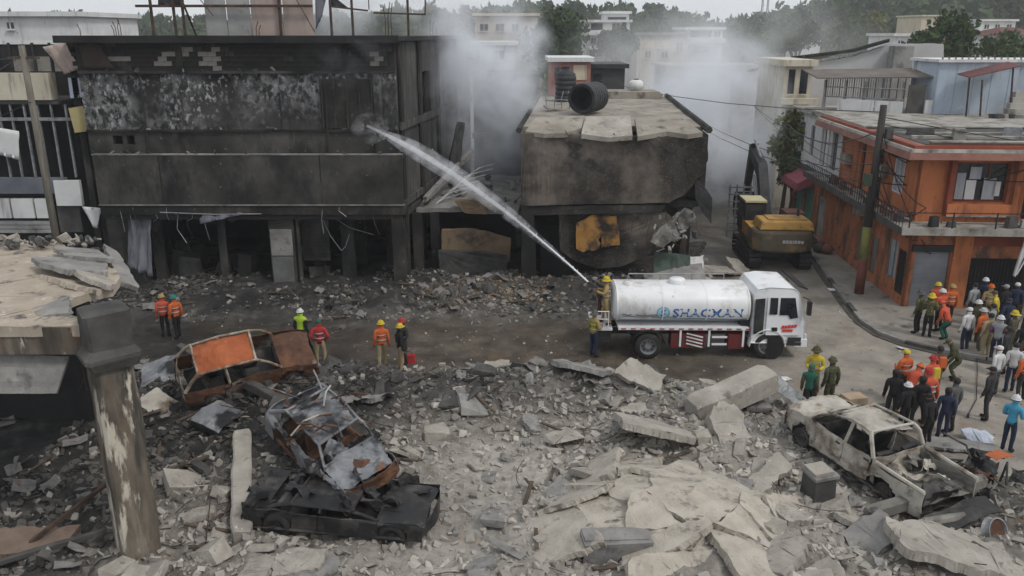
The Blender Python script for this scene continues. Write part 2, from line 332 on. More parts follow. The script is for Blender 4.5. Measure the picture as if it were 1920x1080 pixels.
# ------------------------------------------------------------------ rubble: rock shapes, loose chunks, small stuff
def hull(n, dims, seed, flat_=False):
    r = random.Random(seed); bm = bmesh.new()
    for k in range(n):
        p = Vector((r.uniform(-1, 1), r.uniform(-1, 1), r.uniform(-1, 1)))
        m = max(abs(p.x), abs(p.y), abs(p.z)); p = p / m if r.random() < .7 else p
        p = p * (.8 + .2 * r.random()); bm.verts.new((p.x * dims[0], p.y * dims[1], p.z * dims[2]))
    bmesh.ops.convex_hull(bm, input=bm.verts); bmesh.ops.delete(bm, geom=[v for v in bm.verts if not v.link_faces], context='VERTS')
    bmesh.ops.triangulate(bm, faces=bm.faces); bm.verts.index_update()
    v = np.array([q.co[:] for q in bm.verts]); f = np.array([[q.index for q in fa.verts] for fa in bm.faces]); bm.free(); return v, f
def broken_box(dims, seed):
    r = random.Random(seed); bm = bmesh.new()
    for sx in (-1, 1):
        for sy in (-1, 1):
            for sz in (-1, 1):
                p = Vector((sx * r.uniform(.55, 1), sy * r.uniform(.55, 1), sz * r.uniform(.6, 1)))
                if r.random() < .3:
                    for k in range(3): q = p.copy(); q[k] *= r.uniform(.2, .6); bm.verts.new((q.x * dims[0], q.y * dims[1], q.z * dims[2]))
                else: bm.verts.new((p.x * dims[0], p.y * dims[1], p.z * dims[2]))
    bmesh.ops.convex_hull(bm, input=bm.verts); bmesh.ops.delete(bm, geom=[v for v in bm.verts if not v.link_faces], context='VERTS'); bmesh.ops.triangulate(bm, faces=bm.faces); bm.verts.index_update()
    v = np.array([q.co[:] for q in bm.verts]); f = np.array([[q.index for q in fa.verts] for fa in bm.faces]); bm.free(); return v, f
ROCKS = [broken_box(d, 300 + k) for k, d in enumerate([(1, .7, .5), (1, .8, .25), (1, .5, .4), (.9, .8, .6), (1, .35, .3), (1, .9, .18), (1, .6, .35), (1.2, .3, .16), (.8, .7, .5), (1, .75, .3)])]
ROCKS_ROUND = [hull(11 + k % 4, d, 100 + k) for k, d in enumerate([(1, .8, .6), (1, .7, .5), (1, .9, .35), (.8, .8, .7), (1, .5, .3), (1, .6, .45), (.9, .9, .5), (1, .4, .3), (1, .75, .22), (.7, .9, .6)])]
def rotm(r):
    return np.array(Euler((r.uniform(0, 6.28), r.uniform(-.6, .6), r.uniform(0, 6.28))).to_matrix())
def scatter(name, label, cat, count, dens, smin, smax, power, box, seed, lift=.15, material=None, parent=None):
    r = random.Random(seed); nr = np.random.RandomState(seed)
    xs = nr.uniform(box[0], box[1], count * 4); ys = nr.uniform(box[2], box[3], count * 4)
    keep = nr.uniform(0, 1, count * 4) < dens(xs, ys); xs, ys = xs[keep][:count], ys[keep][:count]
    zs = height(xs, ys); so = soot_at(xs, ys); pls = pale_at(xs, ys)
    V, F, S, T = [], [], [], []; base = 0
    for x, y, z, s0, pl in zip(xs, ys, zs, so, pls):
        v, f = ROCKS[r.randrange(len(ROCKS))]; s = smin + (smax - smin) * r.random() ** power
        w = (v * s) @ rotm(r).T; w[:, 2] += z + s * lift; w[:, 0] += x; w[:, 1] += y
        V.append(w); F.append(f + base); base += len(v)
        q = min(1, max(0, s0 * (.85 if r.random() < .85 else .25) + (.35 if r.random() < .12 else 0))); S.append(np.full(len(v), q)); T.append(np.full(len(v), min(1, r.random() ** 2.2 + .35 * pl)))
    me = np_mesh(name, np.concatenate(V), np.concatenate(F), 3); fattr(me, 'soot', np.concatenate(S)); fattr(me, 'tint', np.concatenate(T))
    o = mobj(name, me, material or m_rub); tag(o, label, cat, kind='stuff'); return o
near = lambda x, y: rubble_mask(x, y) * (1 - .75 * path_mask(x, y)) * (1 - .93 * np.exp(-(((x - 3.55) / 2.7) ** 2 + ((y - 17.1) / 2.2) ** 2) ** 2)) * (.35 + .9 * fbm(x * .7, y * .7, 3, 61))
far_ = lambda x, y: heap_mask(x, y) * np.clip((fbm(x * .55, y * .55, 3, 71) - .28) * 3.2, .05, 1)
scatter('rubble', 'pale grey broken concrete rubble covering the foreground', 'rubble', 17000, near, .02, .17, 2.9, (-13, 14, 13.5, 28), 1)
scatter('rubble', 'dark sooty rubble heaped along the foot of the burnt buildings', 'rubble', 4200, far_, .025, .17, 2.0, (-22, 11, 31, 40), 2)
scatter('gravel', 'small stones strewn over the muddy street', 'gravel', 1500, lambda x, y: (1 - rubble_mask(x, y)) * .5, .015, .07, 3, (-14, 18, 22, 36), 3)

scatter('brick_fragments', 'ochre and reddish brick fragments in the debris before the collapsed annex', 'rubble', 900, lambda x, y: gauss(x, y, -1.2, 35.6, 2.2, 1.3) * .9, .03, .13, 2.0, (-6, 4, 32.5, 39), 6, material=mat('brick_fragment', [(.3, (.10, .065, .04)), (.5, (.2, .13, .075)), (.7, (.26, .2, .13))], 1.2, .93, .4))
# loose chunks big enough to be picked out one by one
chunk_me = []
for k, (v, f) in enumerate(ROCKS):
    me = np_mesh('concrete_chunk', v, f, 3); me.materials.append(m_conc); chunk_me.append(me)
def chunk_field(n, box, dens, smin, smax, mats_, label, group, seed=17):
    r = random.Random(seed); got = 0; tries = 0
    while got < n and tries < 20000:
        tries += 1; x, y = r.uniform(box[0], box[1]), r.uniform(box[2], box[3])
        if r.random() > float(dens(np.array([x]), np.array([y]))[0]): continue
        me = chunk_me[r.randrange(len(chunk_me))]
        o = bpy.data.objects.new('concrete_chunk', me); COL.objects.link(o)
        s = smin + (smax - smin) * r.random() ** 1.8; o.scale = (s, s * r.uniform(.7, 1.1), s * r.uniform(.6, 1))
        o.location = (x, y, H1(x, y) + s * .18); o.rotation_euler = (r.uniform(-.5, .5), r.uniform(-.5, .5), r.uniform(0, 6.28))
        if not me.materials: me.materials.append(m_conc)
        o.material_slots[0].link = 'OBJECT'; so = float(soot_at(np.array([x]), np.array([y]))[0])
        o.material_slots[0].material = m_concd if r.random() < so else mats_[r.randrange(len(mats_))]
        tag(o, label, 'chunk', group); got += 1
chunk_field(175, (-9, 12, 14.2, 23.5), near, .15, .6, [m_conc, m_conc, m_conc2], 'loose pale concrete chunk lying in the near rubble field', 'concrete chunks in the near rubble')
chunk_field(80, (-9, 9, 23.2, 27), near, .15, .5, [m_conc2, m_conc2, m_conc], 'loose grey concrete chunk on the rubble ridge beside the street', 'concrete chunks on the rubble ridge')
chunk_field(50, (-17, 10, 33, 38), far_, .16, .45, [m_concd, m_conc2], 'loose sooty chunk in the debris before the burnt buildings', 'chunks before the burnt buildings')

# twisted rods, splinters and scraps among the rubble
def litter(name, label, n, box, dens, seed, m, kind):
    r = random.Random(seed); mb = MB(); got = 0; t = 0
    while got < n and t < 30000:
        t += 1; x, y = r.uniform(box[0], box[1]), r.uniform(box[2], box[3])
        if r.random() > float(dens(np.array([x]), np.array([y]))[0]): continue
        z = H1(x, y); a = r.uniform(0, 6.28); d = Vector((math.cos(a), math.sin(a), 0)); got += 1
        if kind == 'rod':
            L = r.uniform(.4, 1.7); up = r.uniform(-.1, .35); c = Vector((x, y, z + .07)); side = Vector((-d.y, d.x, 0)) * r.uniform(-.25, .25)
            pts = [c + d * (L * (q - .5)) + side * math.sin(q * 3.1) + Vector((0, 0, up * q * q * L)) for q in (0, .25, .5, .75, 1)]
            mb.tube(pts, r.uniform(.008, .016), 4)
        elif kind == 'plank':
            L = r.uniform(.4, 1.5); mb.box((x, y, z + .1), (L, r.uniform(.05, .14), r.uniform(.02, .05)), (r.uniform(-.3, .3), r.uniform(-.25, .25), a))
        else:
            w, h = r.uniform(.2, .7), r.uniform(.15, .5); k = r.uniform(-.5, .5); mt = Euler((r.uniform(-.5, .5), r.uniform(-.5, .5), a)).to_matrix(); o_ = r.uniform(0, 50)
            mb.grid(lambda u, v: Vector((x, y, z + .14)) + mt @ Vector(((u - .5) * w, (v - .5) * h, .12 * N3((u * 2, v * 2, o_)) + k * (u - .5) ** 2 * w)), 3, 3, .006)
    o = mb.build(name, m); tag(o, label, 'debris', kind='stuff'); return o
m_wood = mat('charred_wood', [(.3, (.03, .024, .02)), (.7, (.13, .095, .07))], 4, .9, .3, (1, 1, 1))
m_scrap = mat('burnt_sheet_metal', [(.3, (.10, .095, .09)), (.55, (.2, .19, .185)), (.75, (.16, .085, .05))], 3, .7, .3, metal=.2)
litter('debris_rods', 'bent reinforcing rods sticking out of the rubble', 80, (-9, 13, 14, 27), near, 11, m_steel, 'rod')
litter('debris_wood', 'charred splintered wood scattered in the rubble', 110, (-20, 13, 14, 38), lambda x, y: np.clip(near(x, y) * .6 + far_(x, y), 0, 1), 12, m_wood, 'plank')
litter('debris_scraps', 'crumpled sheet metal scraps scattered in the rubble', 150, (-20, 12, 14, 38), lambda x, y: np.clip(near(x, y) * soot_at(x, y) * 1.4 + far_(x, y) * .7, 0, 1), 13, m_scrap, 'sheet')

# ------------------------------------------------------------------ big fallen slabs and beams, each one of its own
def jag(poly, r, amp=.06, step=.16):
    out = []
    for a, b in zip(poly, poly[1:] + poly[:1]):
        a, b = Vector(a), Vector(b); n = max(1, int((b - a).length / step))
        for k in range(n):
            q = a.lerp(b, k / n); out.append(q + Vector((r.uniform(-amp, amp), r.uniform(-amp, amp))))
    return out
def slab(name, label, poly, thick, loc, rot, m, seed=0, amp=.06, warp=.03, cat='slab', group=None, parent=None):
    """broken plate: ragged outline, uneven faces"""
    r = random.Random(seed); bm = bmesh.new(); pts = jag([Vector(p) for p in poly], r, amp)
    f = bm.faces.new([bm.verts.new((p.x, p.y, 0)) for p in pts])
    bmesh.ops.triangulate(bm, faces=[f]); bmesh.ops.subdivide_edges(bm, edges=bm.edges, cuts=2, use_grid_fill=False)
    for v in bm.verts: v.co.z += warp * (N3(v.co, 1.1, seed) + .5 * N3(v.co, 3.1, seed) + .35 * N3(v.co, 7.1, seed))
    g = bmesh.ops.extrude_face_region(bm, geom=bm.faces[:])
    for v in g['geom']:
        if isinstance(v, bmesh.types.BMVert): v.co.z -= thick * (1 + .25 * N3(v.co, 2.3, seed + 3)); v.co.x += r.uniform(-.03, .03); v.co.y += r.uniform(-.03, .03)
    bmesh.ops.recalc_face_normals(bm, faces=bm.faces); me = bpy.data.meshes.new(name); bm.to_mesh(me); bm.free()
    o = mobj(name, me, m, parent); o.location = loc; o.rotation_euler = rot
    if parent is None: tag(o, label, cat, group)
    return o
def gl(px, py, dz=0.0):
    p = P(px, py, .5); p.z = H1(p.x, p.y) + dz; return p
# fallen plates and beams of the foreground
m_dusty = mat('dust_covered_slab', [(.3, (.27, .243, .205)), (.5, (.38, .345, .295)), (.7, (.46, .425, .37))], 1.6, .95, .8, bscale=14, layers=[((.17, .155, .135), 3.2, .56, .68), ((.10, .092, .08), 1.1, .62, .7, (1, 3, 1))])
def roof_mound():
    r = random.Random(5); c = Vector((3.55, 17.1)); mb = MB()
    def top(u, v):
        x, y = (u - .5) * 5.6, (v - .5) * 4.6; a = math.atan2(y, x); d = math.hypot(x / 2.9, y / 2.4)
        z = .62 * (1 - d ** 1.7) + .10 * N3((x, y, 0), .7, 3)
        rid = noise.noise(Vector((a * 3.2 + .8 * d, d * 1.4, 4))); z += .13 * abs(rid) * (d + .15) * 1.9
        t = d * 4.2 + 1.1 * N3((x, y, 2), .6); z -= .055 * (t - math.floor(t))      # broken layers
        return Vector((c.x + x, c.y + y, .62 + z * 1.15))
    def keep(p):
        x, y = p.x - c.x, p.y - c.y; d = math.hypot(x / 2.9, y / 2.4); a = math.atan2(y, x)
        return d < .86 + .16 * N3((math.cos(a) * 2.2, math.sin(a) * 2.2, 7)) + .07 * N3((x * 4, y * 4, 1))
    t = thing('fallen_roof_slab', 'largest pale concrete slab, domed and shattered into layered plates, at centre bottom', 'slab', (c.x, c.y, .4), world=True)
    mb.grid(lambda u, v: top(u, v) - Vector((0, 0, .16)), 60, 50, .15, keep); mb.build('under_layer', m_dusty, t)
    pts = []                                     # shattered cells, clipped against one another
    for i in range(6):
        for j in range(5):
            x, y = (i - 2.5) * 1.0 + r.uniform(-.45, .45), (j - 2) * .95 + r.uniform(-.42, .42)
            if math.hypot(x / 2.85, y / 2.35) < .93 + .1 * r.random(): pts.append(Vector((x, y)))
    for i, p in enumerate(pts):
        poly = [Vector((p.x + q[0], p.y + q[1])) for q in ((-1.2, -1.1), (1.2, -1.1), (1.2, 1.1), (-1.2, 1.1))]
        for q in pts:
            if q is p or (q - p).length > 3: continue
            m = (p + q) / 2; n = (q - p).normalized(); out = []
            for a_, b_ in zip(poly, poly[1:] + poly[:1]):
                da, db = (a_ - m).dot(n), (b_ - m).dot(n)
                if da <= 0: out.append(a_)
                if da * db < 0: out.append(a_.lerp(b_, da / (da - db)))
            poly = out
            if len(poly) < 3: break
        if len(poly) < 3: continue
        u, v = p.x / 5.6 + .5, p.y / 4.6 + .5; e = .03; c0 = top(u, v); gx_ = (top(u + e, v).z - top(u - e, v).z) / (2 * e * 5.6); gy_ = (top(u, v + e).z - top(u, v - e).z) / (2 * e * 4.6)
        k = r.uniform(.985, 1.05); o = slab('slab_plate', None, [(q - p) * k for q in poly], r.uniform(.12, .2), (0, 0, 0), (0, 0, 0), m_dusty, 200 + i, .05, .022, parent=t)
        o.matrix_parent_inverse = Matrix.Translation(-Vector(t.location)); o.location = c0 + Vector((0, 0, r.uniform(-.01, .03))); o.rotation_euler = (math.atan(gy_) * 1.1 + r.uniform(-.045, .045), -math.atan(gx_) * 1.1 + r.uniform(-.045, .045), r.uniform(-.05, .05))
roof_mound()
b1 = gl(1160, 1050); MB().box((2.25, 15.6, .55), (1.5, .5, .95), (.06, .05, .1)).box((2.25, 15.66, 1.03), (1.42, .44, .05), (.05, .05, .1)).map(lambda p: p + Vector((N3(p, 2), N3(p, 2, 5), N3(p, 2, 9))) * .06).build('concrete_block', m_conc2)
tag(bpy.data.objects['concrete_block'], 'squat grey concrete block propping the front of the domed slab', 'block')
def beam(name, label, a, b, w, h, m, seed=0, cat='beam', n=14, amp=.04):
    a, b = Vector(a), Vector(b); d = (b - a).normalized(); s = d.cross(Vector((0, 0, 1))).normalized(); u = s.cross(d).normalized(); mb = MB(); vs = []
    prof = [(-1, -.8), (-.8, -1), (.8, -1), (1, -.8), (1, .8), (.8, 1), (-.8, 1), (-1, .8)]; k = len(prof)
    for i in range(n + 1):
        c = a.lerp(b, i / n); e = .82 if i in (0, n) else 1
        for q, (x, y) in enumerate(prof):
            p = c + s * (x * w / 2 * e) + u * (y * h / 2 * e); p += d * (amp * 2.5 * N3((x * 2, y * 2, i), 1.3, seed) if i in (0, n) else 0); vs.append(p + Vector((N3(p, 1.7, seed), N3(p, 1.7, seed + 4), N3(p, 1.7, seed + 8))) * amp)
    fs = [(i * k + j, i * k + (j + 1) % k, (i + 1) * k + (j + 1) % k, (i + 1) * k + j) for i in range(n) for j in range(k)] + [tuple(range(k))[::-1], tuple(n * k + j for j in range(k))]
    mb.add(vs, fs); o = mb.build(name, m); return tag(o, label, cat)
beam('concrete_beam', 'thick pale concrete beam lying tilted on the rubble behind the cracked slabs', (5.35, 22.3, .75), (8.05, 23.7, 1.25), .85, .75, m_conc, 1)
slab('broken_slab', 'flat pale slab leaning against the thick beam, dark hollow under its edge', [(-1.2, -.75), (.9, -.8), (1.25, .1), (.7, .8), (-.9, .75)], .2, (4.0, 21.0, 1.0), (-.22, .28, .15), m_conc, 3)
slab('broken_slab', 'ragged upright pale chunk of slab to the right of the leaning slab', [(-.5, -.5), (.45, -.55), (.6, .3), (.1, .75), (-.5, .4)], .35, (6.1, 21.1, .95), (.75, -.15, .5), m_conc, 4, .09, .06)
slab('broken_slab', 'long thin pale slab pointing to the pickup wreck near the block', [(-1.1, -.3), (1.0, -.25), (1.1, .3), (-1.0, .25)], .14, (6.4, 18.6, .72), (.1, -.12, .75), m_conc, 5)
slab('broken_slab', 'curled pale roof slab at the bottom edge below the pickup wreck', [(-1.6, -.8), (1.5, -1.0), (1.7, .2), (.2, 1.0), (-1.5, .7)], .22, (9.75, 15.25, .95), (-.12, .2, -.15), m_conc, 6, .08, .09)
slab('broken_slab', 'small tilted slab at left end of the curled roof slab', [(-.6, -.45), (.6, -.3), (.5, .4), (-.5, .5)], .2, (8.05, 16.0, .8), (.3, -.5, .3), m_conc2, 7)
slab('broken_slab', 'grey slab lying on the rubble ridge in front of the tanker', [(-.9, -.45), (.8, -.5), (1.0, .35), (-.7, .5)], .16, (2.2, 24.5, 1.35), (-.3, .15, -.2), m_conc2, 8)
slab('broken_slab', 'pale slab propped upright on the rubble ridge, right of the grey slab', [(-.75, -.4), (.75, -.3), (.7, .4), (-.6, .45)], .15, (4.1, 24.3, 1.1), (.5, .35, -.35), m_conc, 9)
slab('broken_slab', 'square dusty plate on the left end of the rubble ridge', [(-.4, -.45), (.4, -.4), (.45, .4), (-.4, .4)], .1, (-.5, 25.5, .75), (.55, .1, .2), m_conc, 10)
for k, (px, py, s, a) in enumerate([(1070, 1010, .5, .3), (1050, 930, .42, 1.1), (560, 1060, .55, .2), (480, 1065, .5, 1.4), (1380, 1000, .55, 2), (1460, 1060, .6, .8), (1330, 960, .4, 2.2), (900, 1050, .35, .4), (1590, 980, .38, .7), (1475, 985, .4, 1.8), (1000, 790, .4, 2), (1190, 770, .42, .5), (860, 770, .36, .9), (700, 760, .4, 1.3), (370, 960, .4, .6)]):
    p = gl(px, py, .12); words_ = ['left of the domed slab near the bottom', 'beside the left shoulder of the domed slab', 'at the bottom edge right of the lying post', 'at the bottom edge below the lying post', 'on the right flank of the domed slab', 'at the bottom edge right of the domed slab', 'behind the right shoulder of the domed slab', 'at the bottom edge right of the overturned black car', 'just right of the upright stone block', 'just left of the upright stone block', 'on the rubble ridge below the left orange pair of rescuers', 'at right end of the rubble ridge before the tanker', 'in the middle of the grey rubble left of the ridge', 'behind the crushed silver wreck', 'right of the tall stained column']
    slab('slab_fragment', 'broken slab fragment ' + words_[k], [(-1, -.7), (.8, -.8), (1.1, .3), (.2, .8), (-.9, .6)], .5, p, (rnd.uniform(-.3, .3), rnd.uniform(-.3, .3), a), [m_conc, m_conc2, m_conc][k % 3], 40 + k, .08, .1, 'slab', 'slab fragments in the rubble').scale = (s, s, s * .7)
# upright stone block in the rubble right of centre
t = thing('stone_block', 'dark squared block standing upright in the rubble left of the pickup', 'block', (7.55, 18.0, .35), (0.05, -.04, .25))
MB().box((0, 0, .42), (.62, .6, .84), None, 0, .93).map(lambda p: p + Vector((N3(p, 2.5), N3(p, 2.5, 3), 0)) * .03).build('shaft', m_concd, t)
MB().box((0, 0, .88), (.66, .64, .08)).build('cap', m_conc2, t); MB().box((-.03, .03, .96), (.5, .5, .07)).build('cap', m_conc, t)
# lying post
beam('concrete_post', 'long pale concrete post lying on the ground left of the overturned car', (-7.55, 20.9, .75), (-6.15, 16.3, .5), .48, .4, m_conc, 12, 'post', 18)
beam('charred_beam', 'charred timber beam running down from the orange wreck towards the silver wreck', (-10.6, 24.6, 1.9), (-6.8, 22.2, 1.15), .28, .26, m_concd, 14)
slab('metal_sheet', 'long bent metal sheet folded down from the end of the thick beam', [(-.9, -.28), (.9, -.28), (.9, .28), (-.9, .28)], .02, (8.75, 23.3, .75), (.2, .55, -.6), m_gsteel, 15, .01, .12, 'sheet')

# ------------------------------------------------------------------ the ruin at the left edge: slab on a column
t = thing('ruined_slab_building', 'roofless ruin with tan dusty slab on a stained column at left edge', 'building', (-9.5, 17, 0), world=True)
ZS = 5.7
def zpt(px, py, z=ZS): p = P(px, py, z); return Vector((p.x, p.y))
outline = [zpt(q[0], q[1]) for q in ((-160, 612), (172, 612), (165, 600), (130, 592), (122, 562), (160, 548), (205, 540), (228, 515), (150, 470), (110, 455), (-160, 452))]
def broad(name, poly, z, th, m, seed, warp, cuts=3):
    r = random.Random(seed); bm = bmesh.new(); pts = jag(poly, r, .05, .3); f = bm.faces.new([bm.verts.new((p.x, p.y, z)) for p in pts])
    bmesh.ops.triangulate(bm, faces=[f]); bmesh.ops.subdivide_edges(bm, edges=bm.edges, cuts=cuts)
    for v in bm.verts: v.co.z += warp * (N3(v.co, .8, seed) + .5 * abs(N3(v.co, 2.3, seed)))
    g = bmesh.ops.extrude_face_region(bm, geom=bm.faces[:])
    for v in g['geom']:
        if isinstance(v, bmesh.types.BMVert): v.co.z = z - th
    bmesh.ops.recalc_face_normals(bm, faces=bm.faces); me = bpy.data.meshes.new(name); bm.to_mesh(me); bm.free(); return mobj(name, me, m, t)
broad('floor_slab', outline, ZS, .22, m_tan, 21, .10)
MB().bb(-13, -8.95, 16.05, 16.4, ZS - .62, ZS - .02).map(lambda p: p).build('edge_beam', m_stuc, t)
col_c = P(262, 1065, .3)
cx, cy = -8.45, 16.15
ROT = R(38)
def colring(z, w): return [Vector((cx, cy, z)) + Matrix.Rotation(ROT, 3, 'Z') @ Vector((sx * w, sy * w, 0)) for sx, sy in ((-1, -.86), (-.86, -1), (.86, -1), (1, -.86), (1, .86), (.86, 1), (-.86, 1), (-1, .86))]
mb = MB(); vs = []; zz = [.0, .5, 1.2, 1.9, 2.6, 3.3, 4.0, 4.5, 4.9]
for i, z in enumerate(zz): vs += [p + Vector((N3(p, 1.4, 2), N3(p, 1.4, 6), 0)) * .05 for p in colring(z, .40)]
mb.add(vs, [(i * 8 + j, i * 8 + (j + 1) % 8, i * 8 + 8 + (j + 1) % 8, i * 8 + 8 + j) for i in range(len(zz) - 1) for j in range(8)]); mb.build('column', m_stuc, t)
mb = MB(); prof = [(4.85, .47), (5.05, .55), (5.15, .55), (5.3, .43), (6.05, .43), (6.08, .36)]; vs = []
for z, w in prof: vs += [p + Vector((N3(p, 2.4, 2), N3(p, 2.4, 6), N3(p, 2, 1))) * .04 for p in colring(z, w)]
mb.add(vs, [(i * 8 + j, i * 8 + (j + 1) % 8, i * 8 + 8 + (j + 1) % 8, i * 8 + 8 + j) for i in range(len(prof) - 1) for j in range(8)] + [tuple(range(40, 48))]); mb.build('column_head', m_concd, t)
MB().bb(-13, -9.2, 16.5, 16.75, 0, ZS - .22).build('back_wall', m_soot, t) if False else None
MB().bb(-18, -12.3, 22.6, 22.9, 0, ZS - .24).build('rear_wall', m_soot, t)
MB().bb(-18, -9.6, 16.9, 17.2, ZS - .6, ZS - .225).build('cross_beam', m_soot, t)
def lshard(poly_px, z, rot, m, seed, th=.12):
    pts = [zpt(a, b, z) for a, b in poly_px]; c = sum(pts, Vector((0, 0))) / len(pts)
    o = slab('slab_shard', None, [p - c for p in pts], th, (0, 0, 0), (0, 0, 0), m, seed, .03, .03, parent=t)
    o.matrix_parent_inverse = Matrix.Translation(-Vector(t.location)); o.location = (c.x, c.y, z); o.rotation_euler = rot
lshard([(140, 515), (185, 500), (218, 520), (205, 535), (150, 525)], 5.85, (-.22, .25, 0), m_conc, 31)
lshard([(80, 518), (125, 515), (175, 535), (190, 548), (120, 535)], 5.75, (-.3, .2, 0), m_tan, 32)
lshard([(60, 490), (110, 482), (200, 480), (200, 500), (130, 508), (70, 500)], 5.95, (-.12, .15, 0), m_conc2, 33)
lshard([(195, 475), (225, 480), (262, 520), (225, 522)], 5.6, (-.1, .4, 0), m_conc2, 34)
lshard([(100, 466), (180, 462), (215, 480), (120, 484)], 5.95, (-.1, .1, 0), m_conc2, 35)
lshard([(60, 575), (130, 560), (130, 590), (70, 590)], 5.75, (.1, -.12, 0), m_conc2, 36)
# hanging ceiling panel under the slab edge
p0, p1, p2, p3 = PY(-30, 662, 16.3), PY(132, 668, 16.3), PY(108, 738, 16.0), PY(-30, 738, 16.0)
mb = MB(); mb.grid(lambda u, v: (p0.lerp(p1, u)).lerp(p3.lerp(p2, u), v) + Vector((0, .05 * N3((u * 4, v * 4, 1)), .02 * N3((u * 3, v * 5, 3)))), 10, 6, .06); mb.build('hanging_panel', m_conc2, t)
for k in range(7):
    a = Vector((-10.2 + k * .28, 16.3 + rnd.random(), ZS - .3)); MB().tube([a, a + Vector((rnd.uniform(-.1, .1), 0, -rnd.uniform(.4, 1))), a + Vector((rnd.uniform(-.4, .4), rnd.uniform(-.3, .3), -rnd.uniform(1, 1.7)))], .014, 4).build('hanging_rod', m_steel, t)
for k in range(46):
    a = rnd.uniform(-14.6, -11.8); y_ = rnd.uniform(22.2, 23.0); s = rnd.uniform(.06, .2)
    v, f = ROCKS[k % len(ROCKS)]; o = mobj('rubble_piece', chunk_me[k % len(chunk_me)], None, t); o.location = (a, y_, ZS + s * .5 + .1); o.scale = (s, s, s); o.rotation_euler = (rnd.random() * 6, rnd.random(), rnd.random() * 6)
    o.material_slots[0].link = 'OBJECT'; o.material_slots[0].material = rnd.choice([m_conc, m_conc2, m_concd])
# debris leaning in front of the dark interior
beam('fallen_joist', 'thin rusty joist leaning in the dark ruin left of the column', (-11.2, 15.8, .3), (-9.3, 17.4, 1.5), .09, .09, m_steel, 22, 'joist', 6, .02)
beam('fallen_joist', 'long grey joist lying low across the bottom left corner', (-11.6, 15.2, .45), (-9.2, 16.3, .7), .14, .12, m_concd, 23, 'joist', 8, .03)
slab('broken_slab', 'reddish dusty slab piece at the bottom left corner', [(-.9, -.5), (.8, -.4), (.9, .5), (-.8, .5)], .12, (-10.9, 16.1, .55), (.1, .1, .2), mat('reddish_dust', [(.3, (.12, .085, .065)), (.7, (.2, .15, .12))], 2, .9, .4), 24)

# ------------------------------------------------------------------ openings in walls
def wall(mb, o, u, L, z0, z1, th, holes=(), mi=0):
    """wall from o along unit u (x, y), thickness to the left of u, cut around holes (s0, s1, z0, z1)"""
    u = Vector((u[0], u[1], 0)).normalized(); n = Vector((-u.y, u.x, 0)); o = Vector((o[0], o[1], 0))
    S = sorted({0, L} | {min(L, max(0, h[k])) for h in holes for k in (0, 1)}); Z = sorted({z0, z1} | {min(z1, max(z0, h[k])) for h in holes for k in (2, 3)})
    for a, b in zip(S, S[1:]):
        for c, d in zip(Z, Z[1:]):
            m = ((a + b) / 2, (c + d) / 2)
            if any(h[0] < m[0] < h[1] and h[2] < m[1] < h[3] for h in holes) or b - a < 1e-4 or d - c < 1e-4: continue
            q = [o + u * a, o + u * b, o + u * b + n * th, o + u * a + n * th]
            mb.prism([p + Vector((0, 0, c)) for p in q], (0, 0, d - c), mi)
    return mb
def xY(px, py, Y): return PY(px, py, Y).x
def zY(py, Y): return PY(960, py, Y).z

# ------------------------------------------------------------------ the burnt three-storey building on the left
t = thing('burnt_building', 'soot-blackened three-storey building with peeling white paint on upper floor', 'building', (-12.2, 38, 0), world=True); T_BURNT = t
X0, X1, YF = -19.3, -5.2, 38.0
wall(MB(), (X0, YF), (1, 0), X1 - X0, 6.2, 7.22, .3, [(1.1, 1.55, 6.6, 7.0), (1.75, 2.1, 6.6, 7.0)]).build('lower_wall', m_parapet, t)
wall(MB(), (X0, YF + .06), (1, 0), X1 - X0, 7.22, 9.8, .3).build('painted_wall', m_flaky, t)
MB().bb(X0, X1, YF - .1, YF + .05, 7.17, 7.27).build('ledge', m_burnt, t)
MB().bb(X0, X1, YF - .12, YF + .2, 9.74, 9.86).build('ledge', m_parapet, t)
for x, w in ((X0, .45), (-5.75, .55), (-10.4, .3), (-15.2, .3)): MB().bb(x, x + w, YF - .03, YF + .05, 7.28, 9.73).build('pilaster', m_flaky, t)
bx0, bx1 = xY(378, 110, YF), xY(490, 110, YF)
wall(MB(), (X0, YF + .06), (1, 0), X1 - X0, 9.86, 11.1, .26).build('upper_wall', m_soot, t)
# course after course of hollow blocks, a few bare of soot
blk_me = [MB().box((0, 0, 0), (.394, .06 + .012 * k, .196)).map(lambda p: p + Vector((N3(p, 3, k), 0, N3(p, 3, k + 4))) * .012).mesh('block') for k in range(3)]
for m_ in blk_me: m_.materials.append(m_burnt)
bare = {(1, 9), (1, 10), (2, 9), (3, 10), (3, 11), (4, 11), (1, 14), (1, 15), (2, 14), (2, 15), (3, 14), (3, 15), (4, 15), (0, 15), (1, 33), (2, 33), (3, 33), (2, 3), (2, 4), (2, 5), (3, 12), (4, 12)}
for r_ in range(6):
    for c_ in range(36):
        x = X0 + .2 + c_ * .4 - (.2 if r_ % 2 else 0)
        if x > X1 - .18: continue
        if rnd.random() < .03: continue
        o = mobj('block', blk_me[(c_ * 7 + r_ * 3) % 3], None, t); o.location = (x, YF + .03 + rnd.uniform(-.012, .012), 9.965 + r_ * .203)
        o.material_slots[0].link = 'OBJECT'; o.material_slots[0].material = m_blk if (r_, c_) in bare else (m_parapet if rnd.random() < .16 else m_burnt)
for px in (330, 640): x = xY(px, 110, YF); MB().bb(x, x + .3, YF - .05, YF - .012, 9.87, 11.05).build('pilaster', m_parapet, t)
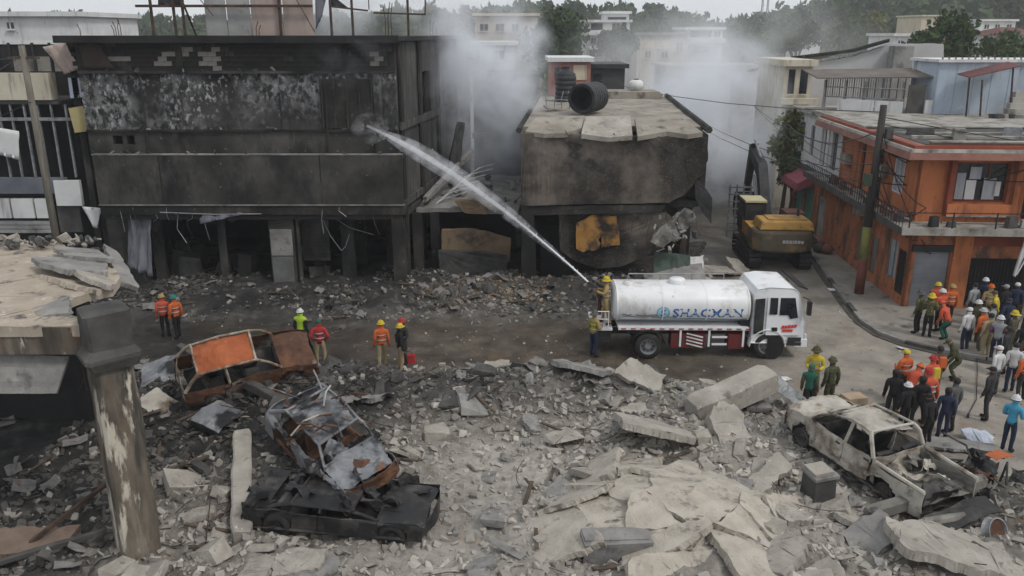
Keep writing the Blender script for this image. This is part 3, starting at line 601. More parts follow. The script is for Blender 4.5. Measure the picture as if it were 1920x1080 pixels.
# roof slab
q = [(X0 - .4, 37.35), (X1 + .25, 37.35), (-2.4, 55.5), (X0 - .4, 55.5)]
MB().prism([Vector((a, b, 11.12)) for a, b in q], (0, 0, .2)).build('roof_slab', m_soot, t)
MB().bb(X0 - .55, X1 + .3, 37.3, 37.36, 11.05, 11.36).build('roof_edge', m_soot, t)
# protruding parapet band and its beam
wall(MB(), (X0 + .45, 37.2), (1, 0), X1 + .25 - X0 - .45, 3.98, 6.22, .2).build('parapet', m_parapet, t)
MB().bb(X0 + .43, X1 + .27, 37.17, 37.45, 6.225, 6.27).build('parapet_cap', m_ashedge, t)
for px in (300, 460, 600): x = xY(px, 330, 37.2); MB().bb(x, x + .05, 37.185, 37.199, 4.0, 6.2).build('joint', m_burnt, t)
MB().bb(X0 + .43, X1 + .27, 37.16, 37.45, 3.93, 3.975).build('ledge', m_ashedge, t)
MB().bb(X0 + .45, X1 + .25, 37.22, 38.2, 3.5, 3.925).build('beam', m_burnt, t)
MB().bb(X0 + .47, X1 + .2, 37.3, 47, 3.26, 3.49).build('ceiling', m_soot, t)
MB().bb(X0 + .45, X1 + .25, 37.45, 38.3, 6.0, 6.15).build('balcony_floor', m_soot, t)
wall(MB(), (X0 + .2, 47.2), (1, 0), X1 - X0, 0, 3.3, .3).build('rear_wall', m_soot, t)
wall(MB(), (X0 + .2, 38.2), (0, 1), 9, 0, 3.5, .3).build('inner_wall', m_soot, t)
# ground-floor columns, door wall, shutters, sheets
wall(MB(), (X0 + .3, 37.9), (1, 0), 1.35, 0, 3.5, .3).build('ground_floor_wall', m_parapet, t)
ca, cb = xY(514, 480, 38), xY(560, 480, 38)
MB().bb(ca, cb, 37.5, 38.0, 0, 3.5).build('column', m_parapet, t)
MB().bb(ca + .06, cb - .1, 37.44, 37.497, 1.5, 2.75).build('column_tile', m_conc2, t)
MB().bb(ca + .06, cb - .12, 37.45, 37.497, .1, 1.45).build('column_tile', mat('grey_tile', [(.3, (.09, .09, .09)), (.7, (.17, .17, .165))], 1.2, .8, .2), t)
MB().bb(cb + .12, cb + .24, 37.5, 37.7, 0, 3.5).build('post', m_parapet, t)
MB().bb(X1 - .35, X1 + .2, 37.3, 37.9, 0, 3.5).build('column', m_burnt, t)
sa, sb = xY(568, 450, 38.3), xY(618, 450, 38.3)
for k in range(12): MB().bb(sa, sb, 38.2 + (.02 if k % 2 else 0), 38.26 + (.02 if k % 2 else 0), 1.05 + k * .18, 1.22 + k * .18).build('shutter_slat', m_parapet, t)
da, db = xY(690, 500, 41), xY(735, 500, 41)
wall(MB(), (da - 1.2, 41), (1, 0), 3.4, 0, 3.2, .2, [(1.2, 2.2, 0, 2.0)]).build('partition', m_burnt, t)
# hanging plastic sheet and torn awning strip
for px, w, z0 in ((300, .5, 0), (420, .35, 0), (655, .6, 0)):
    x = xY(px, 480, 38.4); MB().box((x, 38.4, 1.6), (w, .35, 3.3), (0, 0, rnd.uniform(-.2, .2))).map(lambda p: p + Vector((N3(p, 1.3), N3(p, 1.3, 4), 0)) * .08).build('scorched_pier', m_parapet, t)
m_plast = mat('smoky_plastic_sheet', [(.3, (.07, .075, .09)), (.7, (.22, .23, .26))], 1.2, .6, .3, (2.5, 2.5, .5))
def cloth(name, a, b, c, d, amp, m, parent, nu=14, nv=14, th=.01):
    a, b, c, d = map(Vector, (a, b, c, d)); mb = MB()
    mb.grid(lambda u, v: a.lerp(b, u).lerp(d.lerp(c, u), v) + Vector((.3 * amp * N3((u * 3, v * 2, 5), 2), amp * math.sin(u * 17 + 2 * v) * (.3 + .7 * v) + amp * N3((u * 4, v * 3, 0), 1.5), 0)), nu, nv, th); return mb.build(name, m, parent, True)
cloth('plastic_sheet', PY(240, 392, 37.6), PY(283, 392, 37.6), PY(286, 520, 37.4), PY(238, 500, 37.4), .1, m_plast, t)
cloth('torn_awning', PY(366, 384, 37.4), PY(455, 392, 37.4), PY(455, 402, 37.2), PY(375, 420, 37.2), .07, m_plast, t, 14, 6)
MB().tube([PY(300, 398, 37.1), PY(400, 402, 37.1), PY(490, 401, 37.1)], .025, 5).build('awning_rail', m_gsteel, t)
for a, b in (((600, 400), (640, 470)), ((610, 398), (700, 440)), ((640, 470), (655, 440)), ((480, 380), (520, 400))): MB().tube([PY(*a, 37.5), PY((a[0] + b[0]) / 2, (a[1] + b[1]) / 2 + 8, 37.6), PY(*b, 37.7)], .014, 4).build('dangling_wire', m_gsteel, t)
# side wall running away from the street
su = Vector((2.5, 17, 0)).normalized()
wall(MB(), (X1 + .0, 38.31), (su.x, su.y), 17, 0, 11.08, .3, [(4.5, 6.2, 7.4, 9.6), (9, 11, 7.2, 9.6), (1.2, 3.4, .0, 3.0), (4.6, 6.6, 0, 3.1)]).build('side_wall', m_sidewall, t)
for s_, z1 in ((.1, 11.1), (3.6, 11.1), (7.4, 11.1), (12, 11.1)):
    c = Vector((X1 + .06, 38.31, 0)) + su * s_; MB().prism([c + Vector(q) for q in ((0, 0, 0), (.09, .02, 0), (.09 + su.x * .45, .45, 0), (su.x * .45, .45, 0))], (0, 0, z1)).build('pilaster', m_burnt, t)
for s_, z_ in ((0, 3.6), (0, 7.2)):
    c = Vector((X1 + .05, 38.31, 0)); MB().prism([c + Vector((0, 0, z_)), c + Vector((.1, 0, z_)), c + su * 17 + Vector((.1, 0, z_)), c + su * 17 + Vector((0, 0, z_))], (0, 0, .35)).build('floor_band', m_sidewall, t)
wall(MB(), (X0, 55.2), (1, 0), 16.5, 0, 11.1, .3).build('back_wall', m_burnt, t)
wall(MB(), (X0 - .3, 38.4), (0, 1), 16.7, 0, 11.1, .28).build('side_wall', m_burnt, t)
MB().bb(X0 + .1, X1 - .2, 40.5, 40.7, 3.5, 11.0).build('partition', m_soot, t)
cloth('hanging_strip', PY(858, 228, 45), PY(872, 230, 45), PY(862, 322, 44), PY(838, 318, 44), .12, m_sidewall, t, 5, 14, .03)
cloth('soot_board', PY(146, 78, 37.9), PY(182, 78, 37.9), PY(215, 128, 37.85), PY(158, 128, 37.85), .03, mat('brown_soot', [(.3, (.03, .02, .016)), (.7, (.06, .045, .035))], 1, .9, .2), t, 6, 6, .03)
# clutter: hanging rods, broken plaster, pipes and fallen pieces on the ledges
rc = random.Random(77)
for k in range(26):
    x = rc.uniform(X0 + .8, X1); z = rc.choice([3.5, 3.5, 3.95, 3.26]); h = rc.uniform(.3, 1.5); y_ = 37.25 if z > 3.3 else rc.uniform(37.6, 41)
    MB().tube([(x, y_, z), (x + rc.uniform(-.1, .1), y_ - .05, z - h * .5), (x + rc.uniform(-.3, .3), y_ + rc.uniform(-.1, .1), z - h)], rc.uniform(.008, .02), 4).build('hanging_rod', rc.choice([m_steel, m_dsteel, m_gsteel]), t)
for k in range(14):
    x = rc.uniform(X0 + .8, X1 - .6); w, h = rc.uniform(.3, 1.0), rc.uniform(.2, .8); y_ = rc.uniform(37.5, 40)
    cloth('hanging_scrap', (x, y_, 3.3), (x + w, y_ + rc.uniform(-.2, .2), 3.3), (x + w * rc.uniform(.3, 1), y_, 3.3 - h), (x + rc.uniform(0, .3) * w, y_, 3.3 - h * rc.uniform(.6, 1.2)), .06, rc.choice([m_burnt, m_parapet, m_plast, m_soot]), t, 6, 6)
for k in range(40):
    x = rc.uniform(X0 + .6, X1); lv = rc.choice([(37.32, 6.27), (37.95, 7.27), (37.95, 9.86)]); s_ = rc.uniform(.04, .13); o = mobj('rubble_piece', chunk_me[k % len(chunk_me)], None, t); o.location = (x, lv[0] + rc.uniform(-.08, .04), lv[1] + s_ * .4); o.scale = (s_ * 1.6, s_, s_); o.rotation_euler = (rc.random() * 6, rc.random(), rc.random() * 6); o.material_slots[0].link = 'OBJECT'; o.material_slots[0].material = rc.choice([m_concd, m_blk, m_burnt])
for px in (268, 610, 700): x = xY(px, 200, 37.9); MB().tube([(x, 37.92, 6.3), (x + .04, 37.9, 8.2), (x, 37.92, 9.7)], .035, 6).build('downpipe', m_dsteel, t)
MB().bb(-8.6, -6.2, 37.93, 37.99, 7.35, 9.5).build('boarded_window', m_burnt, t)
for k in range(5): MB().bb(-8.55 + k * .56, -8.5 + k * .56, 37.88, 37.925, 7.35, 9.5).build('window_bar', m_parapet, t)
for k in range(14):   # charred things standing in the open ground floor
    x, y_ = rc.uniform(X0 + 1.5, X1 - 1), rc.uniform(38.4, 41.5); d_ = (rc.uniform(.4, 1.4), rc.uniform(.3, .8), rc.uniform(.4, 1.5)); MB().box((x, y_, d_[2] / 2), d_, (rc.uniform(-.2, .2), rc.uniform(-.25, .25), rc.uniform(-.6, .6)), 0, rc.uniform(.7, 1)).map(lambda p: p + Vector((N3(p, 1.5), N3(p, 1.5, 3), N3(p, 1.5, 5))) * .15).build('charred_shelving', rc.choice([m_soot, m_burnt, m_concd]), t)
# starter bars above the roof
for px in (152, 215, 219, 224, 228, 482, 486, 723, 729, 735, 808, 812, 818, 840, 846, 853, 858, 872, 878, 884, 890):
    Yb = 39.5 if px < 760 else 47 + (px - 800) * .08; h = rnd.uniform(.5, .95) + (.6 if 720 < px < 740 else 0); c = PY(px, 70, Yb); c.z = 11.25
    MB().tube([c, c + Vector((rnd.uniform(-.03, .03), 0, h * .6)), c + Vector((rnd.uniform(-.12, .12), 0, h))], .018, 4).build('starter_bar', m_steel, t)

# rooftop hoarding frame
t = thing('rooftop_hoarding', 'rusty steel billboard frame with pinkish backing panels on the burnt roof', 'billboard', (-11.5, 40.5, 11.3), world=True)
YB = 40.5; m_pink = mat('pinkish_panel', [(.3, (.30, .23, .20)), (.7, (.42, .34, .30))], .7, .85, .2, layers=[((.22, .21, .2), .9, .52, .68, (2, 2, .3)), ((.5, .45, .42), 3, .64, .7)])
m_gp = mat('grey_panel', [(.3, (.18, .18, .175)), (.7, (.34, .34, .33))], .6, .85, .2, layers=[((.1, .1, .1), .8, .52, .68)])
def zz_(py): return zY(py, YB)
for a, b, m in ((386, 425, m_gp), (427, 470, m_gp), (472, 530, m_pink), (532, 588, m_pink)):
    MB().bb(xY(a, 40, YB), xY(b, 40, YB), YB, YB + .06, 11.34, 14.6).build('backing_panel', m, t)
cloth('torn_banner', PY(590, -40, YB), PY(620, -40, YB), PY(604, 30, YB), PY(592, 58, YB), .06, m_plast, t, 6, 8)
cloth('torn_banner', PY(620, 0, YB), PY(622, -10, YB), PY(652, 14, YB), PY(622, 12, YB), .03, m_dsteel, t, 4, 4)
cloth('torn_banner', PY(296, -20, YB), PY(345, -20, YB), PY(345, 14, YB), PY(296, 11, YB), .04, m_dsteel, t, 4, 4)
for px in (288, 330, 347, 527, 622, 662, 766): x = xY(px, 40, YB); MB().bb(x - .05, x + .05, YB - .2, YB - .08, 11.32, 14.8).build('post', m_steel, t)
for px in (345,): x = xY(px, 40, YB); MB().tube([(x, YB + 1.4, 11.3), (x - .5, YB, 14.5)], .05, 5).build('brace', m_steel, t)
MB().bb(xY(262, 40, YB), xY(590, 40, YB), YB - .3, YB - .21, zz_(14), zz_(9)).build('rail', m_steel, t)
MB().tube([PY(620, 12, YB - .2), PY(690, 20, YB - .2)], .04, 5).build('rail', m_steel, t); MB().tube([PY(700, 24, YB - .2), PY(798, 27, YB - .2)], .04, 5).build('rail', m_steel, t)
MB().tube([PY(797, 28, YB - .2), PY(798, -60, YB - .2)], .035, 5).build('rail', m_steel, t)
MB().tube([PY(690, -20, YB - .2), PY(692, 18, YB - .2)], .025, 5).build('rail', m_steel, t)
MB().tube([PY(545, -20, YB - .3), PY(590, 60, YB - .3)], .02, 4).build('stay_wire', m_steel, t); MB().tube([PY(360, -20, YB - .3), PY(400, 30, YB - .3)], .02, 4).build('stay_wire', m_steel, t)

# ------------------------------------------------------------------ neighbour at the far left: gutted shopfront
t = thing('gutted_shopfront', 'gutted building at left edge with bare white window bars and cream band', 'building', (-22, 38, 0), world=True)
Yn = 38.6
def ZN(py): return zY(py, Yn)
def XN(px, py=250): return xY(px, py, Yn)
MB().bb(-30, X0 - .75, 42, 42.2, 0, ZN(80)).build('rear_wall', m_soot, t)
MB().bb(-30, XN(112), Yn - .2, Yn + .4, ZN(187), ZN(137)).build('cream_band', m_cream, t)
MB().bb(-30, XN(120), Yn - .1, Yn + 3.2, ZN(195), ZN(189)).build('floor_slab', m_concd, t)
MB().bb(-30, XN(150), Yn, Yn + .3, ZN(106), ZN(84)).build('upper_beam', m_soot, t)
MB().bb(-30, XN(150), Yn - .05, Yn + .25, ZN(83), ZN(76)).build('upper_rail', m_white, t)
MB().bb(-30, XN(12), Yn - .1, Yn + .3, ZN(135), ZN(70)).build('upper_wall', m_white, t)
MB().bb(XN(14), XN(150), Yn + 1.2, Yn + 1.4, ZN(136), ZN(107)).build('upper_wall', m_slabw, t)
for px in (22, 66, 98): MB().bb(XN(px, 110) - .05, XN(px, 110) + .05, Yn - .12, Yn - .01, ZN(134), ZN(80)).build('upper_post', m_dsteel, t)
for px in (8, 30, 55, 80, 105, 132, 158, 181):
    x = XN(px, 260); MB().bb(x - .035, x + .035, Yn - .06, Yn + .06, ZN(332), ZN(196)).build('window_bar', m_gsteel, t)
MB().bb(-30, XN(150), Yn - .1, Yn - .061, ZN(226), ZN(220)).build('window_rail', m_gsteel, t)
MB().bb(-30, XN(110), Yn - .15, Yn + .15, ZN(362), ZN(333)).build('sill_wall', mat('blue_grey_wall', [(.3, (.10, .11, .13)), (.7, (.17, .18, .21))], .8, .85, .2), t)
for a, b in ((-40, 22), (24, 66), (68, 92)): MB().bb(XN(a, 390) + .03, XN(b, 390) - .03, Yn - .12, Yn + .1, ZN(408), ZN(372)).build('shop_panel', m_white, t)
for k in range(3): MB().bb(-30, XN(105, 420), Yn - .08, Yn + .1, ZN(436) + k * .2, ZN(436) + k * .2 + .17).build('shutter_slat', m_gp, t)
MB().bb(XN(108, 360), XN(156, 360), Yn - .25, Yn - .05, ZN(384), ZN(337)).build('sign_box', m_white, t)
cloth('hanging_sheet', PY(-10, 238, Yn - .2), PY(36, 246, Yn - .2), PY(36, 300, Yn - .2), PY(-10, 288, Yn - .2), .04, m_white, t, 6, 6)
MB().prism([PY(128, 203, Yn - .3), PY(158, 198, Yn - .3), PY(166, 246, Yn - .3), PY(140, 249, Yn - .3)], (0, .25, 0)).build('yellow_box', mat('dull_yellow', [(.3, (.3, .25, .11)), (.7, (.42, .36, .18))], 1, .8, .1), t)
MB().prism([PY(127, 146, Yn - .2), PY(152, 146, Yn - .2), PY(157, 182, Yn - .2), PY(132, 184, Yn - .2)], (0, .2, 0)).build('blue_box', mat('blue_white_panel', [(.3, (.3, .34, .42)), (.7, (.45, .48, .55))], 1, .8, .1), t)
cloth('torn_curtain', PY(80, 88, Yn - .3), PY(122, 80, Yn - .3), PY(152, 128, Yn - .4), PY(120, 140, Yn - .4), .08, m_pink, t, 8, 8)
cloth('torn_sheet', PY(154, 387, 37.8), PY(191, 390, 37.8), PY(182, 428, 37.7), PY(174, 425, 37.7), .04, m_white, t, 5, 5)
MB().bb(XN(184, 300) - .05, XN(184, 300) + .09, Yn - .1, Yn + .05, 2, ZN(200)).build('corner_post', m_white, t)
MB().bb(XN(108, 400), XN(150, 400), Yn, Yn + .1, ZN(435), ZN(388)).build('lower_panel', m_concd, t)
for k in range(26):
    c = PY(rnd.uniform(0, 190), 440, 36.8); s = rnd.uniform(.12, .4); o = mobj('rubble_piece', chunk_me[k % len(chunk_me)], None, t); o.location = (c.x, c.y + rnd.uniform(-.6, .6), rnd.uniform(.1, 2.2)); o.scale = (s, s, s * .7); o.rotation_euler = (rnd.random() * 6, rnd.random(), rnd.random() * 6)
    o.material_slots[0].link = 'OBJECT'; o.material_slots[0].material = m_concd
# leaning wooden pole in front of it
t = thing('utility_pole', 'weathered wooden utility pole in front of the gutted shopfront', 'pole', (-20.4, 35.5, 0), world=True)
pt, pb = PY(40, 85, 35.5), PY(104, 436, 35.5); pb = pb + (pb - pt).normalized() * 2.5
MB().tube([pb, pb.lerp(pt, .5), pt], [.17, .15, .13], 8).build('shaft', mat('pole_wood', [(.3, (.10, .09, .075)), (.7, (.2, .18, .15))], 3, .9, .3, (3, 3, .4)), t, True)
MB().box(pt - Vector((0, 0, .5)), (1.3, .1, .1)).build('cross_arm', m_wood, t)
wires = [((40, 105, 35.5), (-60, 150, 30)), ((40, 110, 35.5), (-60, 100, 40)), ((60, 190, 35.5), (-60, 230, 30))]
for a, b in wires: MB().tube([PY(*a), (PY(*a) + PY(*b)) / 2 - Vector((0, 0, .15)), PY(*b)], .018, 4).build('wire', m_black, t)
# ------------------------------------------------------------------ the collapsed corner building in the middle
t = thing('collapsed_building', 'burnt two-storey corner building with sagging front wall and water tanks on roof', 'building', (4.5, 37, 0), world=True)
YM = 37.0
m_mid = mat('scorched_plaster', [(.38, (.011, .010, .009)), (.47, (.04, .034, .029)), (.55, (.12, .101, .084)), (.68, (.2, .172, .145))], .25, .93, .35,
            layers=[((.022, .02, .019), .34, .5, .64, (1, 1, 1.1)), ((.05, .045, .04), .9, .52, .7, (1.2, 1.2, .6)), ((.11, .095, .08), 11, .56, .72), ((.3, .27, .24), 3, .67, .74)])
m_deck = mat('roof_deck', [(.3, (.17, .15, .125)), (.55, (.27, .245, .205)), (.8, (.36, .335, .29))], .7, .92, .35, layers=[((.08, .075, .068), 1.4, .54, .68)])
m_ochre = mat('ochre_plaster', [(.3, (.22, .11, .03)), (.7, (.36, .19, .055))], 1.1, .9, .3, layers=[((.07, .045, .03), 1.6, .47, .62), ((.02, .018, .016), .9, .5, .64)])
def face_poly(name, pts_px, Y, th, m, cuts=3, bulge=0.0, seed=0, tilt=None, jg=.7):
    bm = bmesh.new(); P3 = []; rj = random.Random(seed + 5)
    for (a, b), (c, d) in zip(pts_px, pts_px[1:] + pts_px[:1]):
        n = max(1, int(math.hypot(c - a, d - b) / 9))
        P3 += [PY(a + (c - a) * k / n + rj.uniform(-1, 1) * jg, b + (d - b) * k / n + rj.uniform(-1, 1) * jg, Y) for k in range(n)]
    f = bm.faces.new([bm.verts.new(p) for p in P3]); bmesh.ops.triangulate(bm, faces=[f]); bmesh.ops.subdivide_edges(bm, edges=bm.edges, cuts=cuts)
    for v in bm.verts: v.co.y += bulge * N3(v.co, .55, seed) + .25 * bulge * N3(v.co, 2.0, seed)
    g = bmesh.ops.extrude_face_region(bm, geom=bm.faces[:])
    for v in g['geom']:
        if isinstance(v, bmesh.types.BMVert): v.co.y += th
    if tilt:
        for v in bm.verts: v.co.y += tilt * (v.co.z - P3[0].z)
    bmesh.ops.recalc_face_normals(bm, faces=bm.faces); me = bpy.data.meshes.new(name); bm.to_mesh(me); bm.free(); return mobj(name, me, m, t)
face_poly('front_wall', [(977, 250), (1100, 252), (1220, 256), (1326, 258), (1328, 300), (1318, 322), (1300, 348), (1282, 366), (1255, 380), (1180, 382), (1090, 383), (977, 386)], YM, .3, m_mid, 2, .035, 3)
face_poly('floor_edge', [(976, 387), (1250, 384), (1240, 398), (1100, 402), (976, 404)], YM + .05, .5, m_burnt, 2, .06, 5)
face_poly('sagging_wall', [(1048, 402), (1150, 400), (1250, 398), (1275, 425), (1262, 450), (1220, 476), (1165, 500), (1120, 503), (1078, 490), (1050, 470)], YM + .35, .25, m_mid, 2, .06, 9)
for q in ([(1082, 420), (1108, 404), (1126, 404), (1125, 468), (1082, 470)], [(1130, 405), (1158, 404), (1160, 458), (1130, 466)]):
    face_poly('ochre_plaster', q, YM + .12, .08, m_ochre, 1, .03, 11, None, 4.0)
face_poly('corner_column', [(977, 404), (1002, 404), (1006, 545), (980, 548)], YM + .05, .4, m_burnt, 2, .04)
face_poly('broken_balcony', [(1222, 452), (1238, 430), (1262, 418), (1290, 396), (1308, 402), (1304, 420), (1276, 440), (1240, 466)], YM - .3, .4, mat('sooted_slab', [(.35, (.02, .019, .018)), (.5, (.13, .125, .115)), (.65, (.3, .285, .26))], 1.1, .93, .5), 2, .14, 13, .4, 3.5)
for k in range(22):
    p = PY(rnd.uniform(1225, 1305), rnd.uniform(395, 470), YM - .2); s_ = rnd.uniform(.08, .28); o = mobj('rubble_piece', chunk_me[k % len(chunk_me)], None, t); o.location = p; o.scale = (s_, s_ * .7, s_ * .6); o.rotation_euler = (rnd.random() * 6, rnd.random() * 2, rnd.random() * 6); o.material_slots[0].link = 'OBJECT'; o.material_slots[0].material = rnd.choice([m_concd, m_conc2, m_conc])
for k in range(14):
    a = PY(rnd.uniform(1180, 1310), rnd.uniform(385, 450), YM - .05); MB().tube([a, a + Vector((rnd.uniform(-.2, .2), -.1, -rnd.uniform(.2, .6))), a + Vector((rnd.uniform(-.4, .4), -.15, -rnd.uniform(.5, 1.1)))], .014, 4).build('bent_rod', m_steel, t)
face_poly('hanging_sheet', [(1302, 330), (1320, 348), (1336, 372), (1334, 420), (1318, 398), (1304, 372)], YM + .2, .04, m_dsteel, 2, .15, 15)
face_poly('side_slab', [(1262, 388), (1300, 340), (1312, 360), (1300, 392), (1282, 400)], YM + 1.2, .3, m_concd, 2, .1, 16)
rw = [(.45, 37.3), (8.55, 37.3), (10.2, 57), (2.1, 57)]
MB().prism([Vector((a, b, 3.85)) for a, b in rw], (0, 0, .25)).build('floor_slab', m_soot, t)
MB().bb(.9, 9.5, 43, 43.2, 0, 7).build('inner_wall', m_soot, t)
u = Vector((1.65, 19.7, 0)).normalized()
wall(MB(), (.42, 37.4), (u.x, u.y), 19.5, 0, 7.1, -.3, [(2, 4, .3, 2.6), (7, 9, 4.6, 6.2)]).build('side_wall', m_burnt, t)
wall(MB(), (8.5, 37.4), (u.x, u.y), 19.5, 4.1, 7.1, -.3).build('side_wall', m_mid, t)
wall(MB(), (8.9, 42.4), (u.x, u.y), 14.5, 0, 4.1, -.3, [(3, 6, 0, 2.8), (8, 11, 0, 2.8)]).build('side_wall', m_mid, t)
wall(MB(), (2.0, 56.9), (1, 0), 8.1, 0, 7.1, .3).build('rear_wall', m_burnt, t)
# roof: deck, broken eave plates, raised rear edge
bm_ = MB(); bm_.grid(lambda a, b: Vector((.25 + a * 8.55 + b * 1.65, 38.6 + b * 18.6, 7.35 + .05 * N3((a * 5, b * 8, 1)))), 20, 24, .25); bm_.build('roof_deck', m_deck, t)
for k, (q, m) in enumerate([([(985, 246), (1004, 220), (1096, 216), (1090, 240), (1060, 250), (1020, 250)], m_deck), ([(1092, 240), (1100, 218), (1182, 216), (1186, 254), (1140, 257), (1090, 250)], m_conc), ([(1196, 256), (1190, 218), (1270, 216), (1318, 248), (1290, 252), (1250, 246)], m_deck)]):
    mb = MB(); pts = []
    for a, b in q:
        f_ = (250 - b) / 32.0; Y = YM - .12 + 1.9 * max(-.1, f_); p = PY(a, b, Y); pts.append(p)
    mb.prism(pts, (0, .02, -.2)); mb.map(lambda p: p + Vector((0, 0, .05 * N3(p, 1.5)))).build('eave_plate', m, t)
MB().tube([Vector((8.75, 37.1, 7.35)), Vector((9.35, 45, 7.4)), Vector((10.4, 57, 7.42))], .16, 6).build('roof_kerb', m_burnt, t)
MB().tube([Vector((.3, 37.4, 7.3)), Vector((.9, 45, 7.35)), Vector((1.8, 57, 7.4))], .14, 6).build('roof_kerb', m_burnt, t)
pts = [PY(1130, 190, 55), PY(1238, 190, 55), PY(1244, 178, 55), PY(1236, 172, 55), PY(1130, 172, 55)]
MB().prism(pts, (0, 2.5, 0)).build('rear_parapet', m_deck, t)
for k, (px, py) in enumerate([(1060, 245), (1150, 250), (1215, 262), (1230, 262), (1246, 266)]):
    a = PY(px, py, 36.9); MB().tube([a, a + Vector((.3 + .1 * k, -.1, -.5)), a + Vector((.9, -.05, -.35))], .02, 4).build('dangling_cable', m_black, t)
MB().bb(1.4, 4.2, 38.5, 39, 0, 2.6).build('inner_pier', m_soot, t)

# roof tanks and debris on that roof
m_tank = mat('black_plastic_tank', [(.3, (.012, .013, .015)), (.7, (.05, .052, .058))], 1.5, .6, .15)
c = P(1108, 212, 7.4)
t = thing('water_tank', 'black ribbed water tank lying on its side on the roof, open end forward', 'water tank', (c.x - .1, c.y + .2, 7.42), (0, 0, R(-28)))
r0 = .78; prof = [(0, .5), (.5, .5), (.5, -.95)]
mb = MB(); pr = [(r0 * .78, -1.02), (r0 * .95, -1.0)]
for k in range(6): z = -.95 + k * .32; pr += [(r0, z), (r0, z + .2), (r0 * .94, z + .24), (r0 * .94, z + .28)]
pr += [(r0 * .9, 1.0), (r0 * .5, 1.15), (0.01, 1.18)]
mb.lathe(pr, 24, 'Y', (0, 0, r0)); mb.lathe([(r0 * .78, -1.02), (r0 * .8, -.6), (r0 * .82, .4), (0.01, .5)], 24, 'Y', (0, 0, r0)); mb.build('shell', m_tank, t, True)
MB().lathe([(r0 * .8, -1.05), (r0 * .8, -.98), (r0 * .97, -.98), (r0 * .97, -1.05), (r0 * .8, -1.05)], 24, 'Y', (0, 0, r0)).build('rim', m_dsteel, t)
c = P(1066, 196, 7.4)
t = thing('water_tank', 'upright black water tank with conical top behind the lying tank', 'water tank', (c.x, c.y + 3, 7.42))
pr = [(0.01, 0), (.62, 0)]
for k in range(5): z = .05 + k * .3; pr += [(.66, z), (.66, z + .2), (.61, z + .23), (.61, z + .27)]
pr += [(.62, 1.6), (.3, 1.85), (.22, 1.86), (.22, 1.98), (0.01, 2.0)]
MB().lathe(pr, 20, 'Z').build('shell', m_tank, t, True); MB().lathe([(.24, 1.95), (.24, 2.05), (0.01, 2.06)], 14).build('lid', m_dsteel, t)
for k, (dx, dy) in enumerate(((-.5, -.5), (.5, -.5), (.5, .5), (-.5, .5))): MB().box((dx * .8, dy * .8, -.0), (.1, .1, .2)).build('foot', m_steel, t)
c = P(1025, 205, 7.4)
t = thing('pipe_frame', 'thin bent pipe frame standing on the roof left of the tanks', 'frame', (c.x, c.y, 7.4))
for k in range(4): MB().tube([(k * .42, 0, 0), (k * .42 + rnd.uniform(-.05, .05), .02, .55), (k * .42 + rnd.uniform(-.1, .1), .05, 1.0)], .03, 5).build('upright', m_gsteel, t)
MB().tube([(-.1, 0, .5), (.7, .02, .52), (1.4, 0, .47)], .03, 5).build('rail', m_gsteel, t)
c = P(1060, 205, 7.4); slab('broken_slab', 'small broken panel lying beside the tanks on the roof', [(-.6, -.4), (.7, -.3), (.5, .4), (-.5, .5)], .1, (c.x - .6, c.y - .3, 7.5), (.1, .15, .4), m_deck, 61)
c = P(1195, 178, 7.4); t = thing('white_cistern', 'small white domed cistern at the rear edge of the roof', 'cistern', (c.x - .3, 56.6, 7.9), scale=.62)
MB().lathe([(0.01, 0), (.8, 0), (.8, .5), (.72, .75), (.4, .92), (0.01, .95)], 18).build('body', m_white, t, True); MB().lathe([(.3, .93), (.3, 1.02), (0.01, 1.03)], 12).build('lid', m_concd, t)

# ------------------------------------------------------------------ collapsed annex between the two burnt buildings
t = thing('collapsed_annex', 'low collapsed annex with grey slab roof between the two burnt buildings', 'building', (-2, 40, 0), world=True)
mb = MB(); mb.grid(lambda a, b: Vector((-4.7 + a * 5.0 + b * .7, 40 + b * 9.5, 3.25 + .14 * N3((a * 4, b * 6, 2)) - .5 * max(0, a - .55) * (1 - b))), 18, 20, .22); mb.build('slab_roof', m_conc2, t)
MB().bb(-4.6, .2, 45, 45.2, 0, 3).build('rear_wall', m_soot, t)
for a, b in ((772, 790), (806, 822)): MB().prism([PY(a, 400, 39.9), PY(b, 400, 39.9), PY(b + 6, 520, 39.9), PY(a + 6, 520, 39.9)], (0, .35, 0)).build('pillar', m_burnt, t)
m_tanw = mat('tan_plaster', [(.3, (.13, .09, .055)), (.7, (.22, .165, .105))], 1.1, .9, .3, layers=[((.06, .05, .045), 1.3, .52, .68), ((.12, .06, .04), .9, .56, .7)])
face_poly('tan_wall', [(828, 432), (880, 430), (920, 438), (958, 450), (955, 492), (900, 498), (828, 496)], 39.4, .3, m_tanw, 3, .14, 5)
face_poly('plinth', [(822, 470), (900, 472), (952, 482), (950, 512), (826, 512)], 39.1, .3, m_concd, 2, .14, 6)
face_poly('tan_parapet', [(852, 378), (890, 374), (918, 384), (912, 402), (870, 400)], 39.7, .35, m_tanw, 2, .1, 7)
for k in range(30):
    a = rnd.uniform(-4.4, .6); y_ = rnd.uniform(40.4, 48); s = rnd.uniform(.1, .36); o = mobj('rubble_piece', chunk_me[k % len(chunk_me)], None, t); o.location = (a, y_, 3.35 + s * .4); o.scale = (s, s, s * .7); o.rotation_euler = (rnd.random() * 6, rnd.random(), rnd.random() * 6)
    o.material_slots[0].link = 'OBJECT'; o.material_slots[0].material = rnd.choice([m_concd, m_conc2])
for k in range(6):
    a = PY(800 + k * 14, 395 - k * 12, 40.5 + k * .8); MB().tube([a, a + Vector((.8, .8, .45)), a + Vector((1.9, 1.7, .6))], .03, 4).build('bent_rod', m_gsteel, t)
